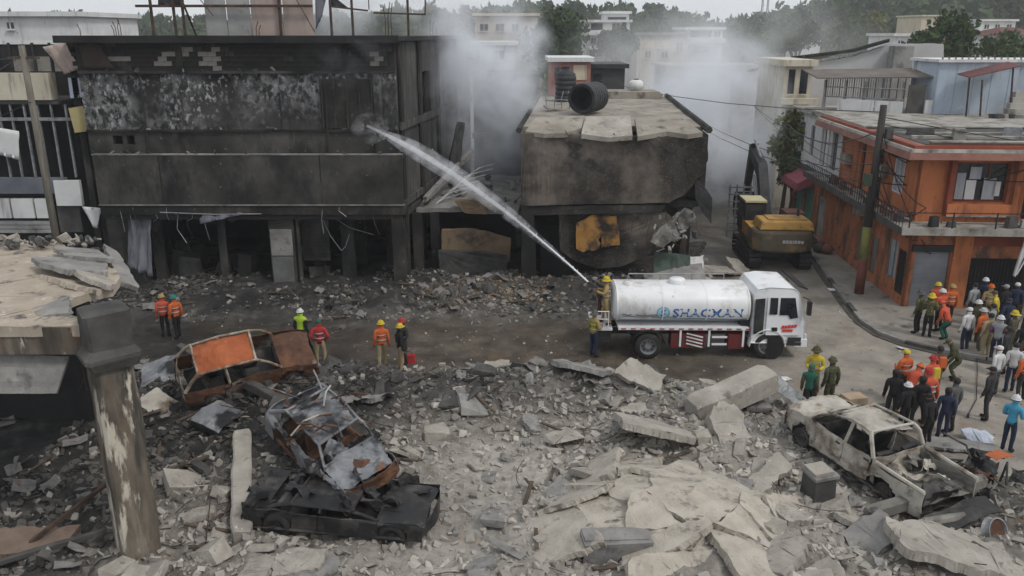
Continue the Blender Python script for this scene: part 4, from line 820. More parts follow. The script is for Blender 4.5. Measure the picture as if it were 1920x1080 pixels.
beam('fallen_beam', 'grey beam leaning from the annex slab up to the burnt side wall', (-4.3, 40.3, 3.6), (-2.2, 46, 5.2), .25, .3, m_conc2, 33)

t = thing('burnt_rear_building', 'dark smoke-blackened building in the gap behind the collapsed annex', 'building', (-.5, 57, 0), world=True)
wall(MB(), (-2.6, 57), (1, 0), 4.4, 0, 8.6, .4, [(.5, 1.4, 5.6, 7.2), (2.4, 3.4, 5.4, 7.0), (.6, 1.8, 2.0, 4.2)]).build('front_wall', m_burnt, t); wall(MB(), (-2.6, 62), (1, 0), 4.4, 0, 8.6, .4).build('rear_wall', m_soot, t)
MB().bb(-2.8, 2.0, 56.8, 62.4, 8.61, 8.85).build('roof_slab', m_burnt, t); MB().bb(-2.7, 1.9, 56.7, 56.99, 4.6, 4.95).build('floor_band', m_parapet, t)
# ------------------------------------------------------------------ ruins and debris beside the tanker, at the foot of the collapsed building
slab('broken_slab', 'tilted grey slab half buried behind the tanker tank', [(-1.5, -.6), (1.3, -.7), (1.6, .5), (-1.2, .7)], .2, (7.4, 36.2, .8), (.35, -.2, .2), m_conc2, 71)
slab('broken_slab', 'pinkish slab lying behind the tanker cab end of the tank', [(-.8, -.5), (.9, -.4), (.7, .5), (-.7, .5)], .18, (9.3, 35.6, .55), (.25, .2, -.3), m_pink, 72)
slab('broken_slab', 'whitish wall piece standing under the collapsed corner', [(-.5, -.6), (.5, -.5), (.5, .6), (-.4, .5)], .16, (8.6, 37.6, .9), (1.1, .2, .3), m_white, 73)
slab('broken_slab', 'pale sheet lying flat beside the excavator track', [(-1.4, -.5), (1.3, -.6), (1.5, .5), (-1.2, .6)], .08, (10.2, 39.2, .35), (.1, .15, .4), m_conc, 74)
slab('metal_sheet', 'greenish corrugated sheet leaning below the collapsed corner', [(-.9, -.7), (.9, -.6), (.9, .7), (-.9, .7)], .03, (7.5, 37.2, 1.0), (1.0, .15, .1), flat('dull_green', (.05, .075, .06), .7), 75, .02, .08, 'sheet')
for k, (x, y) in enumerate([(9.3, 41), (8.4, 39.4), (10.4, 37.2), (11.2, 36.2), (9.8, 43.5), (11.4, 39.9)]):
    slab('slab_fragment', 'broken slab fragment ' + ['in the roadside heap deepest behind the tanker', 'under the broken balcony of the collapsed building', 'just above the tank of the tanker', 'between the tanker cab and the excavator', 'farthest up the road left of the excavator', 'beside the left excavator track'][k], [(-1, -.7), (.8, -.8), (1.1, .3), (.2, .8), (-.9, .6)], .4, (x, y, .3), (rnd.uniform(-.4, .4), rnd.uniform(-.4, .4), k), [m_conc2, m_concd, m_conc][k % 3], 80 + k, .08, .1, 'slab', 'slab fragments behind the tanker').scale = (.7, .7, .6)

# ------------------------------------------------------------------ pavement and kerb on the right
kerb_px = [(1497, 420), (1530, 480), (1560, 522), (1595, 568), (1622, 600), (1655, 622), (1700, 638), (1760, 652), (1850, 668), (2050, 690)]
kp = [P(a, b, .14) for a, b in kerb_px]; inner = [Vector((40, 27, .14)), Vector((40, 33.2, .14)), Vector((17.2, 34.6, .14)), Vector((17.9, 50, .14))]
def strip(name, pts, w, z0, z1, m, parent=None):
    mb = MB(); L = []
    for i, p in enumerate(pts):
        d = (pts[min(i + 1, len(pts) - 1)] - pts[max(i - 1, 0)]); n = Vector((d.y, -d.x, 0)).normalized(); L.append((p, p + n * w))
    for (a, b), (c, d) in zip(L, L[1:]):
        q = [a, b, d, c]; mb.prism([Vector((k.x, k.y, z0)) for k in q], (0, 0, z1 - z0))
    return mb.build(name, m, parent)
fine_k = []
for a, b in zip(kp, kp[1:]):
    n = max(1, int((b - a).length / .9)); fine_k += [a.lerp(b, i / n) for i in range(n)]
fine_k.append(kp[-1])
m_pave = mat('pavement_concrete', [(.3, (.17, .155, .135)), (.55, (.25, .23, .2)), (.8, (.32, .3, .265))], .8, .9, .3, layers=[((.1, .09, .08), 1.3, .55, .7)])
pav = MB(); pts = [Vector((p.x, p.y, -.1)) for p in kp] + [Vector((v.x, v.y, -.1)) for v in inner]
pav.prism(pts, (0, 0, .235)); tag(pav.build('pavement', m_pave), kind='structure')
pv = bpy.data.objects['pavement']
for i, (a, b) in enumerate(zip(fine_k, fine_k[1:])):
    d = (b - a).normalized(); n = Vector((d.y, -d.x, 0)); q = [a + d * .012, b - d * .012, b - d * .012 + n * .18, a + d * .012 + n * .18]
    MB().prism([Vector((k.x, k.y, -.05)) for k in q], (0, 0, .21 + rnd.uniform(-.012, .012))).build('kerb_stone', m_conc2 if i % 4 else m_concd, pv)
m_gut = mat('gutter_dirt', [(.3, (.04, .036, .03)), (.7, (.1, .09, .075))], 2, .9, .3)
g = strip('gutter_dirt', [Vector((p.x, p.y, 0)) for p in fine_k], .42, .02, .035, m_gut); g.data.transform(Matrix.Translation((0, 0, 0))); tag(g, 'dark strip of dirt and litter along the kerb', 'dirt', kind='stuff')
# ------------------------------------------------------------------ orange corner building
OB = thing('orange_corner_building', 'two-storey orange corner building with balcony and brown eaves at right', 'building', (16.9, 34.0, 0), (0, 0, R(-3.6))); t = OB
m_grille = flat('dark_grille', (.03, .03, .032), .6, .3); m_shut = mat('grey_shutter', [(.3, (.17, .18, .2)), (.7, (.27, .285, .31))], 1.2, .6, .1, metal=.2)
m_redw = mat('red_brown_paint', [(.3, (.16, .035, .02)), (.7, (.24, .06, .035))], 1, .8, .2)
LW = 10.2
# left (street) wall, ground floor and upper floor
wall(MB(), (0, LW), (0, -1), LW, 0, 3.7, .25, [(LW - 2.4, LW - 1.2, .9, 2.7), (LW - .95, LW - .15, .6, 2.5), (LW - 6.4, LW - 5.6, 0, 2.4), (LW - 4.4, LW - 3.6, .1, 2.3)]).build('street_wall', m_orangelow, t)
wall(MB(), (0, LW), (0, -1), LW, 3.9, 6.7, .25, [(LW - 2.8, LW - 1.7, 4.7, 6.2), (LW - 7.2, LW - 6.6, 3.9, 6.3), (LW - 4.9, LW - 4.2, 3.9, 6.3)]).build('street_wall', m_orange, t)
def window(x0, x1, z0, z1, side, parent, frame_m, glass_m, bars=0, depth=.14, nx=2):
    """side 'L' = street wall at local x=0 running back, 'F' = front wall at y=0"""
    def pb(a0, a1, d0, d1, b0, b1, nm, m, par):
        mb = MB()
        mb.bb(a0, a1, d0, d1, b0, b1) if side == 'F' else mb.bb(d0, d1, a0, a1, b0, b1)
        return mb.build(nm, m, par)
    w = pb(x0, x1, depth, depth + .02, z0, z1, 'window', glass_m, parent); e = .06
    pb(x0, x0 + e, depth - .06, depth - .002, z0, z1, 'frame', frame_m, w); pb(x1 - e, x1, depth - .06, depth - .002, z0, z1, 'frame', frame_m, w)
    pb(x0 + e, x1 - e, depth - .06, depth - .002, z0, z0 + e, 'frame', frame_m, w); pb(x0 + e, x1 - e, depth - .06, depth - .002, z1 - e, z1, 'frame', frame_m, w)
    for k in range(1, nx): x = x0 + (x1 - x0) * k / nx; pb(x - .02, x + .02, depth - .05, depth - .003, z0 + e, z1 - e, 'mullion', frame_m, w)
    for k in range(bars): x = x0 + (x1 - x0) * (k + .5) / bars; pb(x - .012, x + .012, -.06, -.035, z0, z1, 'bar', m_grille, w)
    return w
m_curt = mat('pale_curtain', [(.3, (.25, .27, .3)), (.7, (.42, .44, .46))], 1.5, .7, .1, (3, 3, .5))
window(1.2, 2.4, .9, 2.7, 'L', t, m_gsteel, m_curt); window(.15, .95, .6, 2.5, 'L', t, m_gsteel, m_glass, 9)
window(1.7, 2.8, 4.7, 6.2, 'L', t, m_white, m_curt, 0, .05)
for y0, y1, z0, z1 in ((5.6, 6.4, 0, 2.4), (3.6, 4.4, .1, 2.3), (6.6, 7.2, 3.9, 6.3), (4.2, 4.9, 3.9, 6.3)):
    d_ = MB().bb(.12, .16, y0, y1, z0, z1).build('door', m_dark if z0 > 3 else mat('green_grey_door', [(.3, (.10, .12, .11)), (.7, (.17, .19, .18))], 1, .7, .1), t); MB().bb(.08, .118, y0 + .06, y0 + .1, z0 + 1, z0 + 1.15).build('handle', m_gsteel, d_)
MB().bb(-.05, -.004, .1, LW, 0, .55).build('plinth', m_orangelow, t)
# front
FW = 9.0
wall(MB(), (0, 0), (1, 0), FW, 0, 3.7, .25, [(.1, 1.7, 0, 2.6), (2.55, 4.9, .2, 2.35), (5.3, 7.9, .2, 2.35)]).build('front_wall', m_orangelow, t)
for k in range(22): MB().bb(.12, 1.68, .1 + (.012 if k % 2 else 0), .13 + (.012 if k % 2 else 0), .14 + k * .112, .245 + k * .112).build('shutter_slat', m_shut, t)
MB().bb(.06, 1.74, -.12, -.004, 2.62, 2.9).build('shutter_box', m_grille, t)
MB().bb(1.76, 2.5, -.12, -.004, .14, 3.4).build('pillar', m_orange, t)
MB().bb(2.52, FW, -.08, -.004, 2.9, 3.55).build('sign_board', m_redw, t)
for x0, x1 in ((2.55, 4.9), (5.3, 7.9)):
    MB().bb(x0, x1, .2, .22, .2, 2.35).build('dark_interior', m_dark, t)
    n = 16
    for k in range(n + 1):
        x = x0 + (x1 - x0) * k / n; h = 1.75 + .55 * math.sin(math.pi * k / n); MB().bb(x - .012, x + .012, -.02, .004, .2, min(2.34, h)).build('grille_bar', m_grille, t)
    for z in (.7, 1.25): MB().bb(x0, x1, -.045, -.022, z, z + .03).build('grille_rail', m_grille, t)
wall(MB(), (0.26, 0), (1, 0), FW - .26, 3.9, 6.7, .25, [(1.0, 3.3, 4.75, 6.4), (4.0, 6.4, 3.9, 6.4)]).build('front_wall', m_orange, t)
MB().bb(.0, .26, -.02, .3, 3.9, 6.7).build('corner_pier', m_orange, t)
window(1.26, 3.56, 4.75, 6.4, 'F', t, m_redw, m_glass, 0, .2, 3)
for k, (x, z, w_, h_, m) in enumerate([(1.5, 4.85, .35, 1.1, m_curt), (1.9, 4.85, .4, .8, m_white), (2.6, 4.85, .5, .9, m_curt), (2.0, 5.7, .45, .5, m_curt), (3.0, 5.0, .3, .6, m_white)]): MB().bb(x, x + w_, .1, .13, z, z + h_).build('hanging_laundry', m, t)
MB().bb(1.1, 3.9, -.35, -.004, 4.25, 4.72).build('flower_box', m_orange, t); MB().bb(1.1, 3.9, -.37, -.36, 4.2, 4.26).build('box_edge', m_slabw, t)
for x in (1.06, 3.68): MB().bb(x, x + .22, -.3, -.004, 4.2, 6.68).build('pilaster', m_redw if x < 2 else m_orange, t)
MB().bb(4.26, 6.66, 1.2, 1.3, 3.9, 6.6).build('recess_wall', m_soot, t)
cloth('curtain', (4.5, .3, 6.3), (5.3, .3, 6.3), (5.3, .4, 4.0), (4.5, .4, 4.0), .06, m_concd, t, 10, 8)
for k in range(14): x = 4.3 + k * .17; MB().bb(x - .012, x + .012, -.02, .01, 3.92, 5.0).build('baluster', m_grille, t)
# balcony slab with edge and railing
MB().bb(-.95, FW, -1.25, -.02, 3.62, 3.86).build('balcony_slab', m_slabw, t); MB().bb(-.95, -.02, -.02, LW + 3.2, 3.62, 3.86).build('balcony_slab', m_slabw, t)
MB().bb(-.95, FW, -1.28, -1.252, 3.6, 3.9).build('slab_edge', m_slabw, t)
MB().bb(-.98, -.952, -1.2, LW + 3.2, 3.6, 3.9).build('slab_edge', m_concd, t)
for k in range(46):
    y_ = -1.1 + k * .31; MB().bb(-.93, -.905, y_, y_ + .025, 3.88, 4.55).build('baluster', m_grille, t)
for z in (4.5, 4.25): MB().bb(-.955, -.932, -1.15, LW + 3.1, z, z + .035).build('hand_rail', m_grille, t)
for k in range(6): x = -.7 + k * 1.7; MB().bb(x, x + .05, -1.22, -1.17, 3.87, 4.55).build('rail_post', m_grille, t)
MB().bb(-.9, FW, -1.22, -1.19, 4.5, 4.54).build('hand_rail', m_grille, t)
# eaves and stepped roof edge
def eave(z0, z1, o0, o1, m, nm): # mitred fascia around the corner
    a = [(FW, -o0, z0), (-o0, -o0, z0), (-o0, LW + 2, z0)]; b = [(FW, -o1, z1), (-o1, -o1, z1), (-o1, LW + 2, z1)]
    a2 = [(FW, -o0 + .25, z0), (-o0 + .25, -o0 + .25, z0), (-o0 + .25, LW + 2, z0)]; b2 = [(FW, -o1 + .25, z1), (-o1 + .25, -o1 + .25, z1), (-o1 + .25, LW + 2, z1)]
    mb = MB(); vs = a + b + b2 + a2; mb.add(vs, [(0, 1, 4, 3), (1, 2, 5, 4), (3, 4, 7, 6), (4, 5, 8, 7), (10, 9, 0, 1)[0:0] or (0, 9, 10, 1), (1, 10, 11, 2)]); mb.build(nm, m, t)
MB().bb(-.72, FW, -.72, LW + 2, 6.72, 6.86).build('roof_slab', m_fascia, t)
eave(6.62, 6.9, .98, .9, m_fascia, 'fascia'); eave(6.9, 7.02, .9, .86, m_slabw, 'fascia_edge')
eave(7.02, 7.14, .7, .68, m_redw, 'fascia_step')
MB().bb(-.5, FW, -.5, LW + 2, 6.87, 7.1).build('roof_step', m_fascia, t)
MB().bb(.0, FW, .0, 5.9, 7.101, 7.125).build('roof_deck', m_concd, t); MB().bb(-.45, FW, 5.9, LW + 6, 7.102, 7.22).build('terrace_slab', m_slabw, t); MB().bb(-.4, FW, 5.86, 5.898, 7.102, 7.17).build('terrace_edge', m_grille, t)
for y_, z1 in ((3.6, 7.2), (1.9, 7.24)): MB().bb(.2, FW, y_, y_ + .25, 7.126, z1).build('roof_curb', m_slabw, t)
for z0, z1, d_, m in ((7.131, 7.24, 0, m_fascia), (7.241, 7.3, -.05, m_slabw)):
    MB().bb(.1 + d_, FW, -.4 + d_, -.1, z0, z1).build('parapet_course', m, t)
# painted sign lettering, brownish, worn
def text_mb(s, size, ext=.004, bold=.0, sx=1.0, res=2):
    cu = bpy.data.curves.new('txt', 'FONT'); cu.body = s; cu.size = size; cu.extrude = ext; cu.offset = bold; cu.resolution_u = res
    o = bpy.data.objects.new('txt', cu); COL.objects.link(o); dg = bpy.context.evaluated_depsgraph_get(); me = o.evaluated_get(dg).to_mesh()
    mb = MB(); mb.add([(v.co.x * sx, v.co.y, v.co.z) for v in me.vertices], [tuple(p.vertices) for p in me.polygons]); o.evaluated_get(dg).to_mesh_clear(); bpy.data.objects.remove(o); bpy.data.curves.remove(cu); return mb

# neighbouring white house with shop and pink awning, farther up the street
t = thing('white_house', 'white upper-floor house with dark windows above a pink-awning shop', 'building', (17.6, 44.4, 0), (0, 0, R(-3.6)))
L2 = 8.6
wall(MB(), (0, L2), (0, -1), L2, 3.6, 6.9, .25, [(.6, 1.5, 4.4, 6.2), (2.8, 3.6, 4.4, 6.2), (5.0, 5.9, 4.2, 6.3), (7.0, 7.9, 4.2, 6.3)]).build('street_wall', m_white, t)
for a, b in ((.6, 1.5), (2.8, 3.6), (5.0, 5.9), (7.0, 7.9)):
    w = MB().bb(.12, .15, L2 - b, L2 - a, 4.2, 6.3).build('window', m_glass, t); MB().bb(.06, .119, (2 * L2 - a - b) / 2 - .03, (2 * L2 - a - b) / 2 + .03, 4.2, 6.3).build('mullion', m_gsteel, w)
m_green = mat('green_door', [(.3, (.05, .2, .15)), (.7, (.09, .29, .22))], 1, .7, .1)
wall(MB(), (0, L2), (0, -1), L2, 0, 3.6, .25, [(.8, 2.4, 0, 2.6), (2.8, 4.6, 0, 2.6), (5.6, 7.0, .2, 2.5)]).build('ground_wall', m_orangelow, t)
for a, b, m in ((.8, 2.4, m_green), (2.8, 4.6, m_green), (5.6, 7.0, m_gp)): MB().bb(.1, .14, L2 - b, L2 - a, 0, 2.6).build('door', m, t)
m_awn = mat('pink_awning', [(.3, (.26, .06, .09)), (.7, (.36, .12, .14))], 1.5, .8, .1)
mb = MB(); mb.add([(-.05, 4.0, 3.5), (-.05, L2, 3.5), (-1.0, L2, 2.95), (-1.0, 4.0, 2.95), (-1.0, L2, 2.5), (-1.0, 4.0, 2.5), (-.05, 4.0, 2.9), (-.05, L2, 2.9)], [(0, 1, 2, 3), (3, 2, 4, 5), (0, 3, 5, 6), (1, 7, 4, 2)]); mb.build('awning', m_awn, t)
MB().bb(-1.5, 0, .5, L2, 6.9, 7.1).build('roof_slab', m_slabw, t) if False else MB().bb(-.5, 6, .3, L2, 6.92, 7.1).build('roof_slab', m_slabw, t)
wall(MB(), (0, L2), (1, 0), 6, 0, 6.9, .25).build('rear_wall', m_white, t)
MB().bb(-.3, -.02, .4, L2, 3.55, 3.75).build('ledge', m_concd, t)
for y_ in (1.1, 1.9): MB().tube([(-.35, y_, 3.7), (-.35, y_, 6.9)], .05, 6).build('pillar', m_white, t)

# roof terrace: grille pergola, parapet panels, blue shed
t = thing('roof_pergola', 'open slatted pergola with thin roof on the terrace of the orange building', 'pergola', (19.5, 48, 7.13), world=True)
pa, pb_ = PY(1545, 200, 49), PY(1692, 200, 46.5); pa.z = pb_.z = 7.13
d = pb_ - pa
ZT = lambda f: 8.95 + f * .15
for k in range(34):
    f_ = k / 33; p = pa + d * f_; MB().box((p.x, p.y, (7.95 + ZT(f_)) / 2), (.05, .05, ZT(f_) - 7.95)).build('slat', m_slabw if k % 3 else m_concd, t)
for z in (7.95, 8.5): MB().tube([pa + Vector((0, -.05, z - pa.z)), pb_ + Vector((0, -.05, z - pa.z))], .03, 4).build('rail', m_gsteel, t)
for f_ in (0, .27, .52, .8, 1): p = pa + d * f_; MB().box((p.x, p.y + .1, 8.0), (.14, .14, 1.75)).build('post', m_slabw, t)
n_ = Vector((0, 2.6, .35)); mb = MB(); q0 = pa + Vector((-.7, -.4, 1.82)); q1 = pb_ + Vector((2.4, -.4, 2.02)); mb.prism([q0, q1, q1 + n_, q0 + n_], (0, 0, .06)); mb.build('roof_sheet', mat('brown_roof_sheet', [(.3, (.09, .075, .065)), (.7, (.17, .15, .13))], 1, .8, .2), t)
for a, b in ((.16, .62), (.64, .98)): p, q = pa + d * a, pa + d * b; MB().prism([p + Vector((0, -.25, 0)), q + Vector((0, -.25, 0)), q + Vector((0, -.18, 0)), p + Vector((0, -.18, 0))], (0, 0, .72)).build('parapet_panel', m_white, t)
p = pa + d * 1.05; MB().box((p.x + .45, p.y, 7.95), (.9, .1, 1.6)).build('back_panel', m_concd, t); MB().box((p.x + 1.35, p.y - .2, 7.55), (.9, .1, .8)).build('parapet_panel', m_white, t)
m_blue = mat('blue_grey_sheet', [(.3, (.30, .36, .43)), (.7, (.42, .48, .55))], .6, .7, .12, layers=[((.5, .52, .54), 1.0, .58, .66), ((.22, .2, .19), 1.4, .62, .72, (2, 2, .4))])
t = thing('blue_shed', 'pale blue sheet-metal shed on the roof terrace at upper right', 'shed', (24.5, 46, 7.13), world=True)
sx0, sx1 = xY(1756, 170, 46), xY(1905, 170, 46); zt = zY(117, 46)
nsh = 9
for k in range(nsh): a = sx0 + (sx1 - sx0) * k / nsh; b = sx0 + (sx1 - sx0) * (k + 1) / nsh; MB().bb(a + .006, b - .006, 46 + (.015 if k % 2 else 0), 46.06 + (.015 if k % 2 else 0), 7.13, zt).build('wall_sheet', m_blue, t)
MB().bb(sx0 - .03, sx0, 46, 49, 7.13, zt).build('side_sheet', m_blue, t)
MB().bb(sx0 - .2, sx1 + 2, 45.8, 49.2, zt + .01, zt + .16).build('roof_sheet', m_white, t)
MB().bb(sx0 - .2, sx1 + 2, 48.6, 48.7, 7.13, zt).build('rear_sheet', m_blue, t)
for k in range(16): x = sx0 + k * .35; MB().box((x, 45.85, zt + .22), (.08, .06, .12)).build('roof_bolt', m_gsteel, t)
t = thing('lean_to', 'small rusty lean-to frame with tilted roof in front of the blue shed', 'lean-to', (25, 44.4, 7.13), world=True)
la, lb, lc = PY(1812, 215, 44.6), PY(1838, 218, 44.6), PY(1896, 205, 44.6); ta, tb, tc_ = PY(1818, 146, 44.6), PY(1842, 150, 44.6), PY(1900, 126, 44.6)
for a, b in ((la, ta), (lb, tb), (lc, tc_)): MB().tube([Vector((a.x, a.y, 7.13)), b], .05, 5).build('post', m_steel, t)
MB().prism([ta + Vector((-.1, -.2, 0)), tc_ + Vector((.3, -.2, .05)), tc_ + Vector((.3, 1.1, .2)), ta + Vector((-.1, 1.1, .12))], (0, 0, .05)).build('roof_sheet', mat('maroon_sheet', [(.3, (.09, .035, .035)), (.7, (.15, .06, .055))], 1.4, .75, .15), t)
t = thing('stacked_rubble', 'heap of concrete steps and pots at the right end of the terrace', 'debris', (26.4, 44, 7.13), world=True)
for k in range(5): MB().bb(25.6 + k * .25, 28.5, 43.6 + k * .28, 43.95 + k * .3, 7.13, 7.4 + k * .27).build('step', m_slabw, t)
for k in range(7): c = Vector((24.9 + rnd.random() * 1.2, 43.5 + rnd.random() * .4, 7.13)); MB().lathe([(.01, 0), (.12, 0), (.17, .3), (.13, .3), (.01, .28)], 10, 'Z', c).build('pot', m_concd, t)

# street poles with wires
t = thing('utility_pole', 'tall dark utility pole on the pavement before the orange building', 'pole', (15.8, 35.9, 0.14))
MB().tube([(0, 0, 0), (0, 0, 1.6)], [.21, .2], 10).build('painted_base', mat('rust_red_paint', [(.3, (.10, .03, .022)), (.7, (.16, .055, .04))], 2, .8, .2), t, True)
MB().tube([(0, 0, 1.6), (0, 0, 3.1)], [.2, .19], 10).build('painted_band', mat('olive_paint', [(.3, (.12, .12, .03)), (.7, (.2, .19, .06))], 2, .8, .2), t, True)
MB().tube([(0, 0, 3.1), (.02, 0, 8.4)], [.19, .14], 10).build('shaft', mat('dark_pole', [(.3, (.025, .022, .02)), (.7, (.06, .055, .05))], 3, .9, .2, (3, 3, .3)), t, True)
MB().box((.35, -.1, 7.2), (.28, .28, .4)).build('meter_box', m_concd, t); MB().box((-.3, -.1, 5.2), (.3, .2, .5)).build('meter_box', flat('green_box', (.05, .08, .05)), t)
for z, dx, dy, ez in ((8.1, -9, 30, 7.8), (7.9, 14, -3, 6.2), (7.6, 14, -2.5, 5.8), (6.6, 8, -2.2, 3.2), (6.4, 4.6, -1.8, 1.9), (5.4, -3, 22, 5.6), (5.0, -3, 22, 5.2)):
    a = Vector((0, 0, z)); b = Vector((dx, dy, ez)); MB().tube([a.lerp(b, q) - Vector((0, 0, 1.0 * q * (1 - q) * (2 if abs(dy) > 10 else 1))) for q in (0, .2, .4, .6, .8, 1)], .02, 4).build('wire', m_black, t)
t = thing('utility_pole', 'dark utility pole with white tattered wrapping near right edge', 'pole', (21.3, 33.0, 0.14))
MB().tube([(0, 0, 0), (.02, 0, 7.4)], [.17, .13], 10).build('shaft', MATS['dark_pole'], t, True)
MB().tube([(0, 0, 6.6), (-.35, .1, 5.6), (-.2, 0, 4.6), (0, 0, 4.2)], .06, 6).build('cable_bundle', m_black, t); MB().tube([(0, 0, 6.6), (.3, .1, 5.8), (.2, 0, 4.8), (0, 0, 4.2)], .06, 6).build('cable_bundle', m_black, t)
cloth('tattered_wrapping', (-.25, -.22, 4.1), (-.02, -.22, 4.15), (-.5, -.25, 1.7), (-.62, -.25, 1.75), .06, m_white, t, 4, 12)
MB().tube([(-.5, -.28, 1.8), (-.2, -.28, 2.6), (-.1, -.28, 3.3)], .03, 5).build('rope', m_white, t)

# clutter on the balcony and cables over the street
t = OB; rc = random.Random(31)
for k in range(12):
    y_ = rc.uniform(0, 9.5); m = rc.choice([m_concd, m_fascia, m_grille, m_slabw]); w = rc.uniform(.2, .5); MB().box((-.55, y_, 3.87 + w / 2), (.3, rc.uniform(.2, .6), w), (0, 0, rc.uniform(-.3, .3)), 0, .85).build('balcony_box', m, t)
for k in range(7): x = rc.uniform(.2, 8.5); w = rc.uniform(.15, .5); MB().box((x, -.8, 3.87 + w / 2), (rc.uniform(.2, .6), .25, w), (0, 0, rc.uniform(-.3, .3)), 0, .85).build('balcony_box', rc.choice([m_concd, m_curt, m_grille]), t)
for y_, z in ((3.4, 5.2), (5.6, 2.9), (8.4, 5.0)): MB().bb(-.38, -.005, y_, y_ + .8, z, z + .5).build('air_conditioner', m_slabw, t)
for k in range(9): x = rc.uniform(.3, 8.5); y_ = rc.uniform(.4, 5.4); w = rc.uniform(.15, .5); MB().box((x, y_, 7.13 + w / 2), (rc.uniform(.3, 1.2), rc.uniform(.2, .6), w), (0, 0, rc.uniform(-.6, .6)), 0, .9).build('roof_junk', rc.choice([m_concd, m_slabw, m_fascia, m_gsteel]), t)
t = thing('street_cables', 'bundle of sagging dark cables strung from pole to pole along the orange building', 'cables', (15.8, 35.9, 6), world=True)
for k in range(12):
    a = Vector((15.8, 35.9, 5.0 + k * .25)); b = [Vector((17.2, 60, 6.5)), Vector((21.3, 33, 6.6 - k * .12)), Vector((17, 33.4, 4.6)), Vector((24, 33.2, 6.2)), Vector((16.4, 50, 6.3)), Vector((17.6, 33.6, 2.6))][k % 6]; sg = rc.uniform(.3, 1.1)
    MB().tube([a.lerp(b, q) - Vector((0, 0, sg * 4 * q * (1 - q))) for q in (0, .12, .25, .4, .55, .7, .85, 1)], .022, 4).build('cable', m_black, t)
# grey and cream buildings behind the white house
t = thing('long_grey_building', 'long pale grey building with dark sloping roof edge behind the terrace', 'building', (24, 62, 0), world=True)
Yg = 62
face_poly('gable_wall', [(1500, 150), (1528, 118), (1600, 106), (1668, 82), (1770, 82), (1770, 200), (1500, 200)], Yg, .4, mat('pale_grey_wall', [(.3, (.36, .36, .37)), (.7, (.46, .46, .46))], .4, .85, .1), 2, 0.0)
mb = MB(); a, b, c = PY(1488, 112, Yg - .4), PY(1600, 98, Yg - .4), PY(1668, 79, Yg - .4)
mb.prism([a, b, b + Vector((0, .5, 0)), a + Vector((0, .5, 0))], (0, 0, .22)); mb.prism([b, c, c + Vector((0, .5, 0)), b + Vector((0, .5, 0))], (0, 0, .22)); mb.build('roof_edge', m_burnt, t); mb = MB(); q = Vector((0, .5, .1)); q2 = Vector((0, 12, -1.4)); mb.prism([a + q, b + q, b + q2, a + q2], (0, 0, .1)); mb.prism([b + q, c + q, c + q2, b + q2], (0, 0, .1)); mb.build('roof', m_gp, t)
MB().bb(xY(1665, 90, Yg), xY(1700, 90, Yg), Yg - 1.2, Yg - .2, 7, zY(86, Yg)).build('water_box', m_gp, t)
t = thing('cream_house', 'narrow cream house with flat roof at the street bend behind the white house', 'building', (19.5, 56, 0), world=True)
Yc = 56; MB().bb(xY(1470, 150, Yc), xY(1522, 150, Yc), Yc, Yc + 6, 0, zY(114, Yc)).build('wall', m_cream, t)
MB().bb(xY(1464, 150, Yc), xY(1528, 150, Yc), Yc - .4, Yc + 6.2, zY(124, Yc), zY(112, Yc)).build('cornice', m_cream, t); MB().bb(xY(1460, 190, Yc), xY(1530, 190, Yc), Yc - .5, Yc - .02, zY(195, Yc), zY(184, Yc)).build('balcony_slab', m_cream, t)
for a, b, c_, d_ in ((1478, 1490, 130, 176), (1500, 1514, 130, 176), (1478, 1494, 205, 250)):
    w = MB().bb(xY(a, 150, Yc), xY(b, 150, Yc), Yc - .03, Yc - .004, zY(d_, Yc), zY(c_, Yc)).build('window', m_glass, t); MB().bb(xY(a, 150, Yc) - .06, xY(b, 150, Yc) + .06, Yc - .1, Yc - .035, zY(d_, Yc) - .1, zY(d_, Yc)).build('sill', m_cream, w)
# ------------------------------------------------------------------ water tanker
m_tw = mat('white_vehicle_paint', [(.3, (.62, .63, .65)), (.7, (.74, .75, .76))], .7, .35, .03, layers=[((.33, .29, .24), 1.1, .54, .74, (1, 1, .8)), ((.2, .17, .14), 5, .64, .76)], spec=.5)
m_tankp = mat('white_tank_paint', [(.3, (.6, .61, .62)), (.7, (.74, .74, .74))], .8, .4, .03, layers=[((.36, .32, .27), .9, .53, .72, (1, 1, .6)), ((.22, .19, .15), 4, .64, .75, (1.4, 1.4, .5))], spec=.5)
m_lblue = flat('lettering_blue', (.035, .13, .36), .5, var=.05); m_lcyan = flat('logo_cyan', (.12, .36, .5), .5, var=.05)
m_red = mat('dark_red_paint', [(.3, (.09, .010, .013)), (.7, (.16, .02, .022))], 1, .6, .05, layers=[((.06, .045, .035), 2.2, .5, .66)]); m_lred = flat('lettering_red', (.55, .06, .04), .5, var=.05)
m_tread = flat('reflector_red', (.4, .05, .04), .5)
yR, xr_, xf_ = 28.9, None, None
pr_, pf_ = P(1221, 664, .45), P(1448, 664, .45)
TR = thing('tanker_truck', 'white water tanker truck with blue lettering on its tank', 'truck', (pr_.x, 28.35 + 1.15, 0), (0, 0, R(-.6))); t = TR
WB = pf_.x - pr_.x          # wheelbase; local x forward, y left (away from camera), origin below the rear axle
